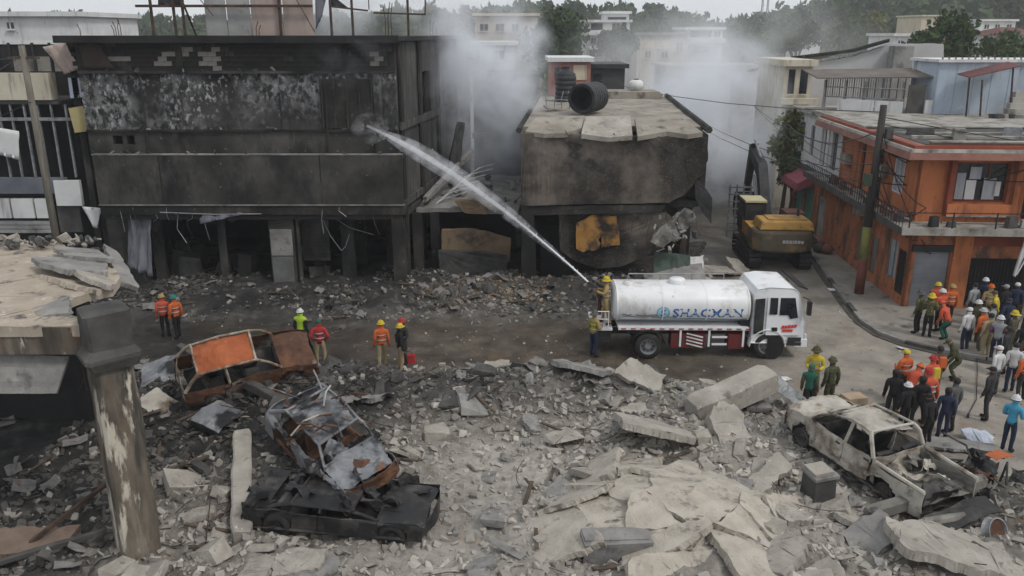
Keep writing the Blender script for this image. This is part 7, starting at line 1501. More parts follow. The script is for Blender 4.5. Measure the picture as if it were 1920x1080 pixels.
# right crowd: around the corner pavement
CR = [
 ('firefighter in yellow-green camouflage gear leftmost on the pavement by the shutter', 1717, 625, .6, 'stand', 'camoy', 'black', ('fire', 'grey'), None, {}),
 ('firefighter in olive gear with pale helmet, second from left by the shutter', 1736, 632, -.5, 'hold', 'camoy', 'black', ('fire', 'yellow'), None, {}),
 ('rescuer in coral jacket with white helmet by the orange pillar', 1757, 622, .3, 'hold', 'coral', 'black', ('helmet', 'white'), None, {}),
 ('rescuer in ochre jacket facing the wall by the orange pillar', 1775, 612, 0, 'stand', 'orange', 'dgrey', ('helmet', 'tan'), None, {}),
 ('rescuer bending in coral jacket in front of the orange pillar', 1771, 637, .5, 'bend', 'coral', 'green', ('helmet', 'coral'), None, {}),
 ('man in white printed shirt with white cap on the kerb', 1806, 660, .2, 'stand', 'white', 'navy', ('cap', 'white'), None, dict(jacket=False)),
 ('rescuer in orange jacket with pale helmet right of the white printed shirt', 1832, 662, .5, 'walk', 'orange', 'olive', ('helmet', 'silver'), None, {}),
 ('man in pale grey shirt before the arched grille, leftmost at the back', 1817, 608, .3, 'stand', 'lightgrey', 'dgrey', ('hair', None), None, dict(jacket=False)),
 ('man in navy jacket with white helmet at the back before the grille', 1836, 598, -.4, 'stand', 'navy', 'navy', ('helmet', 'white'), None, {}),
 ('person in yellow raincoat near the arched grille', 1860, 625, .9, 'lean', 'yellow', 'olive', ('cap', 'brown'), None, {}),
 ('man in dark blue jacket with white cap at right under the sign', 1895, 608, -.3, 'stand', 'navy', 'black', ('cap', 'white'), None, {}),
 ('firefighter with yellow helmet and olive coat near the right edge', 1890, 668, .7, 'stand', 'olive', 'olive', ('fire', 'yellow'), None, {}),
 ('woman in lilac top with white helmet among the right crowd', 1862, 678, -.6, 'hold', 'purple', 'navy', ('helmet', 'white'), 'lightgrey', {}),
 ('person in olive trousers and khaki shirt behind the lilac top', 1845, 672, .1, 'stand', 'khaki', 'khaki', ('hair', None), None, dict(jacket=False)),
 ('person in pale shirt at the very right edge by the grille', 1918, 640, .2, 'stand', 'lightgrey', 'navy', ('hair', None), None, dict(jacket=False)),
 ('person in black clothes behind the olive coat at right edge', 1908, 690, -.2, 'stand', 'black', 'black', ('hair', None), None, {}),
 ('man in white shirt and grey trousers standing in the road by the right crowd', 1860, 742, .4, 'stand', 'white', 'grey', ('cap', 'white'), None, dict(jacket=False)),
 ('woman in white top walking right of the grey trousers man', 1890, 735, -.4, 'walk', 'white', 'navy', ('hair', None), None, dict(jacket=False)),
 ('rescuer in red-orange jacket with white cap at right edge', 1911, 752, .2, 'stand', 'orange', 'dgrey', ('cap', 'white'), None, {}),
 ('man in dark uniform standing with feet apart in the road', 1846, 787, .5, 'walk', 'dgrey', 'dgrey', ('cap', 'black'), None, {}),
 ('worker in light blue jacket with white hard hat in the right foreground', 1886, 846, -.9, 'hold', 'blue', 'navy', ('helmet', 'white'), None, dict(h=1.7)),
 ('soldier in camouflage bending forward in the road', 1788, 713, 1.2, 'bend', 'camo', 'camo', ('cap', 'olive'), None, {}),
 ('rescuer in orange jacket with yellow cap at left of the huddle', 1688, 752, .3, 'hold', 'orange', 'dgrey', ('cap', 'yellow'), None, dict(h=1.75)),
 ('rescuer in bright red-orange jacket bending in the huddle', 1702, 768, -1.0, 'bend', 'coral', 'dgrey', ('helmet', 'orange'), None, {}),
 ('rescuer with dark hair and orange backpack at the back of the huddle', 1750, 742, .1, 'stand', 'brown', 'olive', ('hair', None), None, dict(bag='orange')),
 ('rescuer in coral jacket carrying a yellow pack in the huddle', 1737, 764, .2, 'stand', 'coral', 'dgrey', ('helmet', 'red'), None, dict(bag='yellow')),
 ('rescuer in red jacket with white stripes in the middle of the huddle', 1734, 794, .1, 'lean', 'coral', 'black', ('helmet', 'red'), None, dict(stripe='white')),
 ('man in black jacket leftmost at the front of the huddle', 1667, 792, -.3, 'stand', 'black', 'dgrey', ('hair', None), None, {}),
 ('person in black with white hard hat at the front of the huddle', 1691, 812, .2, 'stand', 'black', 'black', ('helmet', 'white'), None, dict(h=1.6)),
 ('man in black jacket in the front middle of the huddle', 1717, 806, -.1, 'wide', 'black', 'dgrey', ('hair', None), None, {}),
 ('person in black stooping nearest the pickup in the huddle', 1735, 838, .4, 'lean', 'black', 'black', ('cap', 'black'), None, dict(h=1.62)),
 ('man in dark grey-green shirt at right of the huddle', 1778, 812, .4, 'stand', 'grey', 'dgrey', ('hair', None), None, dict(h=1.76)),
 ('person in navy clothes in front of the grey-green shirt man', 1764, 822, -.4, 'stand', 'navy', 'navy', ('hair', None), None, dict(h=1.6)),

 ('man in black shirt with pale cap between the yellow raincoat and the grille', 1875, 612, .4, 'stand', 'black', 'navy', ('cap', 'lightgrey'), None, {}),
 ('rescuer in ochre jacket half hidden behind the white helmet at the grille', 1846, 612, -.3, 'stand', 'tan', 'olive', ('helmet', 'orange'), None, {}),
 ('person in grey shirt with arms raised between the orange and lilac figures', 1850, 652, .6, 'phone', 'lightgrey', 'dgrey', ('hair', None), None, dict(jacket=False)),
 ('person in dark olive behind the orange jacket with pale helmet', 1822, 645, -.6, 'hold', 'olive', 'dgrey', ('helmet', 'white'), None, {}),
 ('person in navy cap and blue shirt right of the yellow raincoat', 1880, 640, .1, 'hips', 'navy', 'dgrey', ('cap', 'navy'), None, dict(jacket=False)),
 ('person in brown jacket at the far right behind the red-orange rescuer', 1917, 715, -.5, 'stand', 'brown', 'dgrey', ('hair', None), None, {}),
 ('person in dark grey hoodie between the lilac top and the white shirt man', 1876, 700, .8, 'walk', 'dgrey', 'black', ('hair', None), None, {}),
 ('rescuer in coral vest left of the ochre jacket by the pillar', 1748, 608, -.4, 'stand', 'brown', 'dgrey', ('helmet', 'yellow'), 'coral', {}),
]
for lab, px, py, f_, pose, top, bot, hd_, vest, kw in CR:
    p = on(px, py)
    if p.y > 30.5 and px > 1690 or (px > 1700 and py < 640): p = P(px, py, .14)
    person(lab, p, f_, pose, top, bot, hd_, vest, **kw)
# ------------------------------------------------------------------ small things on the street
def box_thing(name, label, cat, px, py, dims, m, rz=0, z=None):
    p = on(px, py, z); t = thing(name, label, cat, p, (0, 0, rz)); MB().box((0, 0, dims[2] / 2), dims, None, 0, .97).build('body', m, t); MB().box((0, 0, dims[2] + .012), (dims[0] * .96, dims[1] * .96, .02)).build('lid', m, t); return t
m_card = mat('cardboard', [(.3, (.3, .23, .15)), (.7, (.4, .31, .21))], 1.5, .9, .1)
box_thing('cardboard_box', 'tan cardboard box on the road between the soldiers and the huddle', 'box', 1598, 770, (.7, .5, .5), m_card, .2)
slab('wooden_pallet', 'flat dark board lying beside the cardboard box', [(-.7, -.3), (.7, -.3), (.7, .3), (-.7, .3)], .08, on(1635, 772) + Vector((0, 0, .12)), (0, 0, .1), m_concd, 91, .02, .01, 'board')
slab('white_sheet', 'crumpled white sheet on the street in front of the tanker', [(-.25, -.12), (.25, -.1), (.2, .12), (-.22, .1)], .02, on(1470, 713) + Vector((0, 0, .05)), (.1, 0, .3), m_white, 92, .03, .05, 'sheet')
slab('plastic_sheet', 'crumpled bluish white plastic on the ground right of the huddle', [(-.5, -.3), (.5, -.25), (.45, .3), (-.4, .3)], .03, on(1838, 825) + Vector((0, 0, .12)), (.15, .1, .3), mat('bluish_plastic', [(.3, (.3, .34, .42)), (.7, (.5, .53, .58))], 3, .5, .4), 93, .06, .14, 'plastic')
slab('concrete_plate', 'flat pale plate on the ground beside the light blue jacket', [(-1.1, -.35), (1.1, -.3), (1.0, .35), (-1.0, .4)], .08, on(1800, 842) + Vector((0, 0, .14)), (0, .03, -.2), m_conc2, 94, .04, .03, 'slab')
for k, (px, py, w) in enumerate([(1560, 545, 'farthest by the kerb'), (1583, 556, 'middle by the kerb'), (1690, 655, 'below the pavement corner')]): slab('paper_litter', 'scrap of pale litter in the gutter, ' + w, [(-.2, -.12), (.2, -.1), (.18, .12), (-.2, .1)], .015, on(px, py) + Vector((0, 0, .06)), (.1, .1, k), m_white, 95 + k, .03, .04, 'litter')
t = thing('fire_hose', 'thin dark hose trailing across the road by the right crowd', 'hose', (0, 0, 0), world=True); pts = [on(1830, 640) + Vector((0, 0, .06)), on(1832, 700) + Vector((0, 0, .05)), on(1830, 752) + Vector((0, 0, .05)), on(1815, 780) + Vector((0, 0, .05))]
MB().tube(pts, .014, 6).build('hose_line', m_black, t); MB().tube([pts[-1], pts[-1] + Vector((-.12, -.2, .02))], .04, 6).build('coupling', m_dsteel, t)
t.location = pts[0]; 
for o in t.children: o.matrix_parent_inverse = Matrix.Translation(-Vector(t.location))
# rubbish bags and pots by the wall of the orange building
t = thing('rubbish_heap', 'brown heap of rubbish bags by the street wall near the pink awning', 'rubbish', P(1545, 468, .14)); 
for k in range(6):
    c = Vector((rnd.uniform(-.5, .4), rnd.uniform(-.9, .9), .25)); mb = MB(); mb.lathe([(.01, -.25), (.26, -.22), (.33, 0), (.22, .2), (.05, .3), (.01, .31)], 10, 'Z', c); mb.map(lambda p: p + Vector((N3(p, 4), N3(p, 4, 3), N3(p, 4, 5))) * .06); mb.build('bag', rnd.choice([m_wood, m_fascia, m_concd]), t, True)

# ------------------------------------------------------------------ buildings beyond the smoke
def house(label, px0, px1, pyt, Y, depth, m, rows=(), roof=None, roofm=None, zb=-4, wm=None, cat='building', name='house', awn=None):
    t = thing(name, label, cat, (xY((px0 + px1) / 2, 80, Y), Y, zb), group='houses beyond the smoke', world=True); x0, x1, z1 = xY(px0, pyt, Y), xY(px1, pyt, Y), zY(pyt, Y)
    MB().bb(x0, x1, Y, Y + depth, zb, z1).build('wall', m, t)
    if roof == 'flat': MB().bb(x0 - .3, x1 + .3, Y - .4, Y + depth + .3, z1 + .01, z1 + .35).build('roof', roofm or m_slabw, t)
    if roof == 'hip':
        h = (x1 - x0) * .22; a = [(x0 - .5, Y - .5, z1 + .01), (x1 + .5, Y - .5, z1 + .01), (x1 + .5, Y + depth + .5, z1 + .01), (x0 - .5, Y + depth + .5, z1 + .01), (x0 + (x1 - x0) * .3, Y + depth / 2, z1 + h), (x1 - (x1 - x0) * .3, Y + depth / 2, z1 + h)]
        mb = MB(); mb.add(a, [(0, 1, 5, 4), (1, 2, 5), (2, 3, 4, 5), (3, 0, 4), (3, 2, 1, 0)]); mb.build('roof', roofm or m_fascia, t)
    for (a0, a1, b0, b1, kind) in rows:
        xa, xb, za, zb_ = xY(a0, (b0 + b1) / 2, Y), xY(a1, (b0 + b1) / 2, Y), zY(b1, Y), zY(b0, Y)
        if kind == 'w':
            w = MB().bb(xa, xb, Y - .05, Y - .01, za, zb_).build('window', wm or m_glass, t); MB().bb(xa - .1, xb + .1, Y - .2, Y - .055, za - .12, za).build('sill', m, w); MB().bb((xa + xb) / 2 - .04, (xa + xb) / 2 + .04, Y - .08, Y - .055, za, zb_).build('mullion', m, w)
        elif kind == 'b': MB().bb(xa, xb, Y - 1.3, Y - .01, za, zb_).build('balcony', m, t)
        elif kind == 'd': MB().bb(xa, xb, Y - .06, Y - .012, za, zb_).build('recess', m_dark, t)
        elif kind == 'o': MB().bb(xa, xb, Y - .07, Y - .012, za, zb_).build('wall_panel', m_beige, t)
    return t
house('white flat-roofed building at the top left edge', -60, 146, 31, 64, 10, m_white, [(14, 26, 42, 54, 'w')], 'flat', m_white, 0)
house('white three-storey house with balconies on the hillside behind the tanks', 1101, 1181, 42, 118, 9, m_white, [(1108, 1130, 44, 56, 'd'), (1148, 1162, 44, 56, 'w'), (1166, 1174, 42, 60, 'd'), (1102, 1180, 60, 66, 'b'), (1108, 1118, 72, 82, 'w'), (1122, 1160, 70, 84, 'd'), (1102, 1180, 86, 92, 'b'), (1106, 1128, 94, 106, 'w'), (1135, 1150, 92, 108, 'w')], 'flat', m_white)
house('flat white canopy storey on top of the white three-storey house', 1134, 1180, 26, 122, 5, m_white, [(1140, 1174, 32, 40, 'd')], 'flat', m_white, 8)
house('long cream house with grey roof right of the white three-storey house', 1196, 1290, 66, 112, 10, m_cream, [(1204, 1226, 76, 92, 'o'), (1232, 1256, 76, 92, 'o'), (1210, 1220, 96, 108, 'w'), (1240, 1252, 96, 108, 'w'), (1268, 1280, 80, 96, 'w')], 'flat', m_gp)
house('white house with wide verandah adjoining the long cream house', 1288, 1356, 56, 116, 9, m_white, [(1294, 1334, 58, 70, 'd'), (1288, 1356, 72, 80, 'b'), (1300, 1330, 84, 98, 'w'), (1340, 1350, 60, 70, 'w')], 'flat', m_white)
house('pale ochre house with flat roof behind the smoke at centre top', 890, 1008, 30, 118, 10, mat('faded_ochre_wall', [(.3, (.42, .38, .31)), (.7, (.5, .46, .39))], .4, .9, .1), [(900, 915, 45, 58, 'w'), (930, 945, 45, 58, 'w'), (960, 972, 45, 58, 'w')], 'flat', m_beige, -4)
house('white annex below the ochre house in the smoke', 850, 966, 85, 84, 8, m_white, [(880, 900, 95, 112, 'w'), (925, 945, 95, 112, 'w')], 'flat', m_white, -2)
house('small red and pink hut with white roof behind the water tanks', 1034, 1108, 116, 70, 6, mat('faded_red_wall', [(.3, (.28, .11, .09)), (.7, (.38, .2, .17))], .8, .85, .1), [(1040, 1060, 126, 146, 'w'), (1075, 1100, 122, 150, 'o')], 'flat', m_white, 0, name='hut')
house('dark sheet-metal shed right of the red hut', 1104, 1172, 128, 72, 6, mat('dark_sheet', [(.3, (.025, .026, .028)), (.7, (.06, .062, .066))], .8, .7, .1), [(1112, 1128, 138, 156, 'd')], 'flat', m_dsteel, 0, name='shed')
house('low grey house beyond the smoke at the end of the street', 1380, 1470, 128, 105, 8, m_gp, [(1392, 1404, 140, 156, 'w'), (1430, 1444, 140, 156, 'w')], 'flat', m_slabw, -4)
house('grey wall house deep in the smoke left of the road end', 1250, 1372, 128, 92, 8, m_gp, [(1268, 1284, 142, 160, 'w'), (1310, 1326, 142, 160, 'w'), (1345, 1358, 142, 160, 'd')], 'flat', m_slabw, -4)
house('yellow house on the hillside at upper right', 1729, 1790, 31, 190, 12, m_beige, [(1738, 1746, 38, 46, 'w'), (1758, 1766, 38, 46, 'w'), (1776, 1784, 38, 46, 'w')], 'flat', m_beige, 2)
house('small white house on the hill above the long grey building', 1505, 1540, 66, 160, 9, m_white, [(1512, 1518, 72, 80, 'w'), (1526, 1533, 72, 80, 'w')], 'flat', m_white, 0)
house('white house with flat roof right of the grey gable', 1678, 1716, 68, 110, 8, m_white, [(1684, 1692, 76, 84, 'w'), (1700, 1708, 76, 84, 'w')], 'flat', m_white, 0)
house('pinkish white house at the top right edge', 1836, 1905, 40, 150, 10, m_white, [(1846, 1854, 46, 54, 'w'), (1866, 1874, 46, 54, 'w'), (1888, 1896, 46, 54, 'w')], 'flat', m_white, 0)
house('salmon house with white roof below the pinkish white house', 1836, 1890, 66, 105, 9, mat('salmon_wall', [(.3, (.42, .24, .18)), (.7, (.52, .33, .26))], .6, .85, .1), [(1846, 1856, 74, 84, 'w'), (1870, 1880, 74, 84, 'w')], 'flat', m_white, 0)
house('house with maroon roof at the far right edge', 1892, 1960, 66, 98, 9, m_white, [(1900, 1910, 74, 84, 'w'), (1922, 1932, 74, 84, 'w')], 'hip', MATS['maroon_sheet'], 0)
house('orange house behind the lean-to at the right edge', 1896, 2010, 128, 52, 6, m_orange, [(1906, 1918, 136, 152, 'w')], 'flat', m_slabw, 0)
for k, (px, d) in enumerate([(1427, 300), (1437, 310), (1475, 330)]):
    t = thing('radio_mast', ['thin lattice radio mast, left of the two close together', 'thin lattice radio mast, right of the two close together', 'single slender mast right of the pair'][k], 'mast', (xY(px, 40, d), d, 8)); h = 20 if k < 2 else 12
    for a in range(3): q = a * 2.094; MB().tube([(math.cos(q) * .6, math.sin(q) * .6, 0), (math.cos(q) * .12, math.sin(q) * .12, h)], .12, 4).build('leg', m_gsteel, t)
    for z in range(1, 10): r_ = .6 - .48 * z / 10; MB().tube([(math.cos(q) * r_, math.sin(q) * r_, z * h / 10) for q in (0, 2.09, 4.19, 6.28)], .07, 4).build('brace', m_gsteel, t)

# ------------------------------------------------------------------ hills, woods and single trees
def hill_z(x, y):
    x = np.asarray(x, float); y = np.asarray(y, float)
    top = np.interp(x * 300 / np.maximum(y, 200), [-300, -80, -20, 20, 52, 66, 82, 105, 135, 175, 300], [7, 8, 11, 13, 12, 7, 7.5, 14, 22, 30, 40])
    return -4.2 + (top + 4.2) * sst(140, 320, y) + 1.5 * (fbm(x * .03, y * .03, 3, 5) - .45) * sst(140, 200, y)
hx = np.linspace(-420, 520, 150); hy = np.linspace(138, 620, 70); HX, HY = np.meshgrid(hx, hy, indexing='ij'); HZ = hill_z(HX, HY)
hv = np.stack([HX.ravel(), HY.ravel(), HZ.ravel()], 1); ii = np.arange(len(hx) * len(hy)).reshape(len(hx), len(hy)); hq = np.stack([ii[:-1, :-1], ii[1:, :-1], ii[1:, 1:], ii[:-1, 1:]], -1).reshape(-1, 4)
m_hill = mat('hillside_green', [(.3, (.035, .05, .022)), (.7, (.075, .095, .045))], .08, .95, 0); tag(mobj('hill', np_mesh('hill', hv, hq, 4), m_hill, smooth=True), kind='structure')
def leafmat(n, a, b, sc=.5): return mat(n, [(.3, a), (.7, b)], sc, .8, 0, spec=.2)
m_leaf = leafmat('foliage_dark', (.022, .042, .016), (.055, .085, .03)); m_leaf2 = leafmat('foliage_mid', (.04, .065, .022), (.085, .115, .045)); m_leaf3 = leafmat('foliage_yellowgreen', (.09, .1, .035), (.17, .175, .07)); m_bark = mat('bark', [(.3, (.05, .042, .034)), (.7, (.1, .085, .07))], 3, .9, .3, (3, 3, .5))
def crown_arrays(r, n, rad, hgt, leaf, clumps):
    cs = [];
    for k in range(clumps):
        a = r.uniform(0, 6.283); q = r.random() ** .5; z = r.uniform(-.5, .5); w = math.sqrt(max(.05, 1 - (2 * z) ** 2)) ; cs.append((math.cos(a) * q * rad * .75 * w, math.sin(a) * q * rad * .75 * w, z * hgt * .8, r.uniform(.3, .5) * rad))
    V = []
    for k in range(n):
        cx_, cy_, cz_, cr = cs[r.randrange(clumps)]
        d = Vector((r.gauss(0, 1), r.gauss(0, 1), r.gauss(0, .8))); d = d.normalized() * cr * (r.random() ** .35); c = Vector((cx_, cy_, cz_)) + d
        s = leaf * r.uniform(.6, 1.3); u = Vector((r.gauss(0, 1), r.gauss(0, 1), r.gauss(0, .6))).normalized(); w = u.orthogonal().normalized(); w = Matrix.Rotation(r.uniform(0, 6.28), 3, u) @ w; v2 = u.cross(w)
        V += [c + w * s, c + v2 * s * .55, c - w * s, c - v2 * s * .55]
    return np.array([tuple(p) for p in V])
def wood(name, label, pts, m, seed, leaf=.8, n=150):
    r = random.Random(seed); protos = [crown_arrays(r, n, 1.0, 1.1, leaf / 4.0, 9) for _ in range(6)]; allv = []
    for x, y, z, s in pts:
        p = protos[r.randrange(6)].copy(); a = r.uniform(0, 6.28); ca, sa = math.cos(a), math.sin(a); q = p.copy(); q[:, 0] = p[:, 0] * ca - p[:, 1] * sa; q[:, 1] = p[:, 0] * sa + p[:, 1] * ca; q = q * s; q[:, 2] *= r.uniform(.8, 1.3); q += np.array([x, y, z + s * .9]); allv.append(q)
    v = np.concatenate(allv); f = np.arange(len(v)).reshape(-1, 4); tag(mobj(name, np_mesh(name, v, f, 4), m), label, 'woodland', kind='stuff')
r = random.Random(44)
def wpts(n, x0, x1, y0, y1, s0, s1, px0=None, px1=None):
    out = []
    while len(out) < n:
        x, y = r.uniform(x0, x1), r.uniform(y0, y1)
        px = 960 + FPX * x / (y * CP)
        if px0 is not None and not (px0 < px < px1): continue
        out.append((x, y, float(hill_z(np.array([x]), np.array([y]))[0]), r.uniform(s0, s1)))
    return out
wood('woodland', 'dense hazy woodland covering the hill across the background', wpts(1000, -260, 420, 190, 380, 3.2, 6.4, -300, 2750), m_leaf, 1)
wood('woodland', 'lighter green trees scattered through the hillside woodland', wpts(280, -160, 360, 170, 330, 2.6, 5.0, 0, 2750), m_leaf2, 2)
wood('woodland', 'yellow-green bushes dotted on the hillside woodland', wpts(50, 0, 220, 170, 300, 2.2, 3.8, 950, 2100), m_leaf3, 3)
def tree(label, px, py, Y, rad, hgt, m, seed, leaf=.3, n=1500, zb=None, name='tree', group=None):
    c = PY(px, py, Y); zb = 0 if zb is None else zb; t = thing(name, label, 'tree', (c.x, Y, zb), group='trees beyond the street'); r = random.Random(seed); hz = c.z - zb
    mb = MB(); mb.tube([(0, 0, 0), (.1, 0, hz * .4), (0, .1, hz * .8)], [rad * .09, rad * .07, rad * .04], 8)
    for k in range(6): a = r.uniform(0, 6.28); mb.tube([(0.05, 0.05, hz * .55), (math.cos(a) * rad * .35, math.sin(a) * rad * .35, hz * .85), (math.cos(a) * rad * .65, math.sin(a) * rad * .65, hz + hgt * .2)], [rad * .04, rad * .025, rad * .01], 5)
    mb.build('trunk', m_bark, t); v = crown_arrays(r, n, rad, hgt, leaf, 16); v[:, 2] += hz; o = mobj('crown', np_mesh('crown', v, np.arange(len(v)).reshape(-1, 4), 4), m, t); return t
tree('dark bushy tree behind the terrace shed at upper right', 1782, 78, 78, 3.0, 4.2, m_leaf, 1, .26, 2600)
tree('smaller dark tree left of the bushy tree behind the terrace', 1738, 92, 82, 2.2, 2.8, m_leaf, 2, .24, 1500)
tree('low green tree at the right edge behind the blue shed', 1885, 96, 84, 3.0, 2.4, m_leaf2, 3, .26, 1700)
tree('dark green tree in front of the white three-storey house', 1166, 86, 108, 2.4, 4.2, m_leaf, 4, .3, 1500)
tree('leafy tree covering the lower balcony of the white three-storey house', 1136, 78, 110, 1.8, 2.4, m_leaf2, 5, .28, 800)
tree('broad hazy tree left of the white three-storey house', 1045, 72, 112, 5.0, 6.5, m_leaf, 6, .4, 2600)
tree('hazy tree rising behind the ochre house', 985, 40, 130, 4.5, 5, m_leaf2, 7, .42, 1700)
tree('dark green tree beyond the end of the street', 1412, 72, 120, 3.6, 5.0, m_leaf, 8, .36, 2000)
tree('tall spreading tree right of the street end', 1452, 80, 105, 3.8, 5.2, m_leaf, 9, .34, 2200)
tree('rounded tree behind the cream house', 1496, 60, 140, 4.6, 5.0, m_leaf, 10, .42, 1900)
tree('hazy green tree above the grey gable roof', 1596, 66, 150, 4.6, 4.6, m_leaf2, 11, .42, 1700)
tree('yellow-green tree above the grey gable, right of the hazy tree', 1640, 58, 160, 3.6, 5.4, m_leaf3, 12, .42, 1400)
tree('pale dry shrub by the smoke at the street side left of the white house', 1478, 262, 53, 1.7, 3.6, m_leaf3, 13, .2, 1100)
tree('second dry shrub below the cream house by the road', 1486, 320, 52, 1.2, 2.4, m_leaf2, 14, .18, 700)
# palm
pc = PY(1432, 62, 116); t = thing('palm_tree', 'palm tree with drooping fronds beyond the street end', 'tree', (pc.x, 116, -2)); hz = pc.z + 2
MB().tube([(0, 0, 0), (.2, 0, hz * .5), (.1, 0, hz)], [.28, .22, .18], 8).build('trunk', m_bark, t)
for k in range(13):
    a = k * 2 * math.pi / 13; dx, dy = math.cos(a), math.sin(a); mb = MB(); mb.grid(lambda u, v: Vector((dx * u * 2.6 - dy * (v - .5) * .9 * math.sin(math.pi * min(1, u + .1)), dy * u * 2.6 + dx * (v - .5) * .9 * math.sin(math.pi * min(1, u + .1)), hz + 1.3 * u - 2.6 * u * u - .35 * abs(v - .5))), 8, 2, 0); mb.build('frond', m_leaf2, t)

# ------------------------------------------------------------------ water jet, smoke, haze
def volmat(name, color, dens, scale, lo, hi, aniso=.2, soft=None, mapz=1.0, seed=0.0):
    m = bpy.data.materials.new(name); m.use_nodes = True; nt = m.node_tree; nn, ll = nt.nodes, nt.links; nn.remove(nn['Principled BSDF']); out = nn['Material Output']
    v = nn.new('ShaderNodeVolumePrincipled'); v.inputs['Color'].default_value = (*color, 1); v.inputs['Anisotropy'].default_value = aniso; v.inputs['Density'].default_value = dens; ll.new(v.outputs[0], out.inputs['Volume'])
    if scale is None: return m
    tc = nn.new('ShaderNodeTexCoord'); n = nn.new('ShaderNodeTexNoise'); n.inputs['Scale'].default_value = scale; n.inputs['Detail'].default_value = 4; n.inputs['Roughness'].default_value = .55; n.inputs['Distortion'].default_value = .6
    mp = nn.new('ShaderNodeMapping'); mp.inputs['Scale'].default_value = (1, 1, mapz); mp.inputs['Location'].default_value = (seed, seed, seed); ll.new(tc.outputs['Object'], mp.inputs[0]); ll.new(mp.outputs[0], n.inputs['Vector'])
    mr = nn.new('ShaderNodeMapRange'); mr.inputs[1].default_value = lo; mr.inputs[2].default_value = hi; ll.new(n.outputs['Fac'], mr.inputs[0]); cur = mr.outputs[0]
    if soft:    # fade to the border of the unit-ellipsoid in object space
        le = nn.new('ShaderNodeVectorMath'); le.operation = 'LENGTH'; sc_ = nn.new('ShaderNodeVectorMath'); sc_.operation = 'MULTIPLY'; sc_.inputs[1].default_value = tuple(1 / q for q in soft); ll.new(tc.outputs['Object'], sc_.inputs[0]); ll.new(sc_.outputs[0], le.inputs[0])
        m2 = nn.new('ShaderNodeMapRange'); m2.inputs[1].default_value = 1.0; m2.inputs[2].default_value = .25; ll.new(le.outputs['Value'], m2.inputs[0]); mu = nn.new('ShaderNodeMath'); mu.operation = 'MULTIPLY'; ll.new(cur, mu.inputs[0]); ll.new(m2.outputs[0], mu.inputs[1]); cur = mu.outputs[0]
    md = nn.new('ShaderNodeMath'); md.operation = 'MULTIPLY'; md.inputs[1].default_value = dens; ll.new(cur, md.inputs[0]); ll.new(md.outputs[0], v.inputs['Density']); return m
def smoke(label, c, rad, dens, scale, lo, hi, color=(.96, .97, .99), rot=(0, 0, 0), seed=0.0):
    bm = bmesh.new(); bmesh.ops.create_icosphere(bm, subdivisions=3, radius=1.0)
    for v in bm.verts: v.co = Vector((v.co.x * rad[0], v.co.y * rad[1], v.co.z * rad[2]))
    me = bpy.data.meshes.new('smoke'); bm.to_mesh(me); bm.free(); o = mobj('smoke', me, volmat('smoke_volume', color, dens, scale, lo, hi, .0, rad, 1.0, seed)); o.location = c; o.rotation_euler = rot; tag(o, label, 'smoke', kind='stuff'); return o
s0 = PY(1310, 215, 60)
smoke('thick pale smoke rolling up behind the collapsed building', (14.2, 60, 4.4), (5.8, 9.5, 8.4), .95, .30, .43, .64, (.93, .955, 1.0), seed=3.0)
smoke('thin smoke drifting over the roofs beyond the road', (20, 82, 7.5), (17, 17, 9), .11, .16, .42, .62, seed=8.0)
smoke('white smoke column rising between the burnt buildings', (-1.4, 48, 9.2), (4.2, 6.5, 6.2), .85, .42, .44, .62, (.93, .955, 1.0), seed=13.0)
smoke('dark thin smoke seeping from the roof of the burnt building', (-7.0, 37.2, 10.6), (2.4, 1.0, 1.6), .5, .8, .45, .62, (.3, .3, .33), seed=21.0)
smoke('faint smoke hanging over the roof hoarding of the burnt building', (-7.5, 44, 13.2), (7, 4.5, 3.2), .4, .45, .42, .62, seed=27.0)
smoke('smoke in the dark gap right of the burnt building', (-.6, 52, 4.2), (3.2, 7, 3.2), .18, .5, .42, .62, (.6, .65, .72), seed=31.0)
j0 = TRm @ (MON + Vector((-.35, -.05, .22))); j1 = PY(688, 236, 37.75)
def jetp(q): p = j0.lerp(j1, q); p.z += 1.1 * 4 * q * (1 - q) * .5; return p
t = thing('water_jet', 'white jet of water arcing from the tanker onto the burnt building', 'water jet', j0, world=True)
N_ = 40
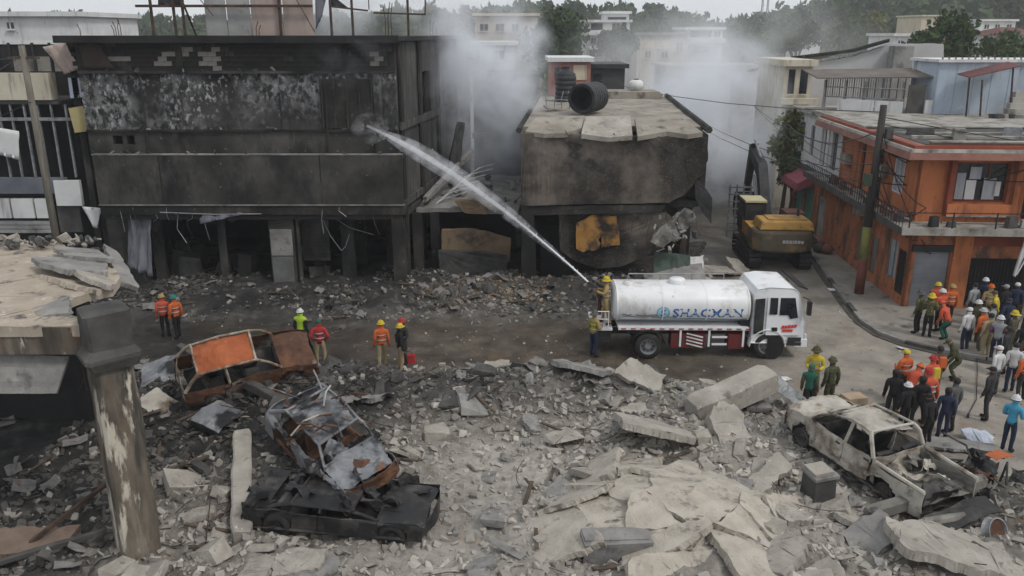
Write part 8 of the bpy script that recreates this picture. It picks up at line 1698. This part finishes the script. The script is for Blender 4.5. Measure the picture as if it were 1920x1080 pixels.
MB().tube([jetp(k / N_) for k in range(N_ + 1)], [.028 + .10 * math.sin(math.pi * min(1, (k / N_) * .62 + .0)) ** 1.1 * (1 if k / N_ < .8 else max(.10, 1 - ((k / N_ - .8) / .2) ** 1.0)) for k in range(N_ + 1)], 12).build('jet_core', volmat('jet_water', (.98, .985, 1), 5.5, 2.6, .24, .62, .0), t, True)
MB().tube([jetp(.03 + .97 * k / N_) for k in range(N_ + 1)], [.05 + .36 * math.sin(math.pi * (k / N_) * .8) ** 1.2 * (1 if k / N_ < .75 else max(.2, 1 - ((k / N_ - .75) / .25) ** 1.3)) for k in range(N_ + 1)], 14).build('jet_mist', volmat('jet_mist', (.96, .97, 1), 1.1, 1.4, .36, .64, .0), t, True)
MB().lathe([(.01, -1), (.5, -.8), (.8, -.4), (.9, 0), (.8, .4), (.5, .8), (.01, 1)], 14).map(lambda p: j1 + Vector((p.x * 1.0 + .15, p.y * .32 - .15, p.z * .75 - .1))).build('jet_spray', volmat('spray_mist', (.95, .97, 1), .9, 1.6, .40, .66, .0), t, True)
MB().tube([jetp(k / 20 * .34) for k in range(21)], [.034 - .028 * (k / 20) ** 2 for k in range(21)], 8).build('jet_stream', mat('white_water', [(.4, (.68, .71, .74)), (.6, (.82, .84, .86))], 6, .25, 0), t, True)
mb = MB(); rr = random.Random(9)
for k in range(320):
    q = rr.random(); p = jetp(q) + Vector((rr.gauss(0, 1), rr.gauss(0, 1), rr.gauss(0, 1) - .35 * q)) * (.03 + .17 * q); s = rr.uniform(.006, .018); mb.box(p, (s * 3, s, s), (rr.random() * 3, rr.random() * 3, rr.random() * 3))
m_drop = mat('water_drops', [(.4, (.7, .73, .76)), (.6, (.8, .82, .85))], 5, .2, 0); dd = mb.build('droplets', m_drop, t); tag(dd, kind='stuff')
# haze: a closed box of thin even air round everything
hz_ = MB().bb(-480, 560, -70, 640, -6.5, 62).build("haze", volmat('haze_air', (.95, .97, 1.0), .00055, None, 0, 0, .3)); tag(hz_, 'pale haze filling the air over the town', 'haze', kind='stuff')
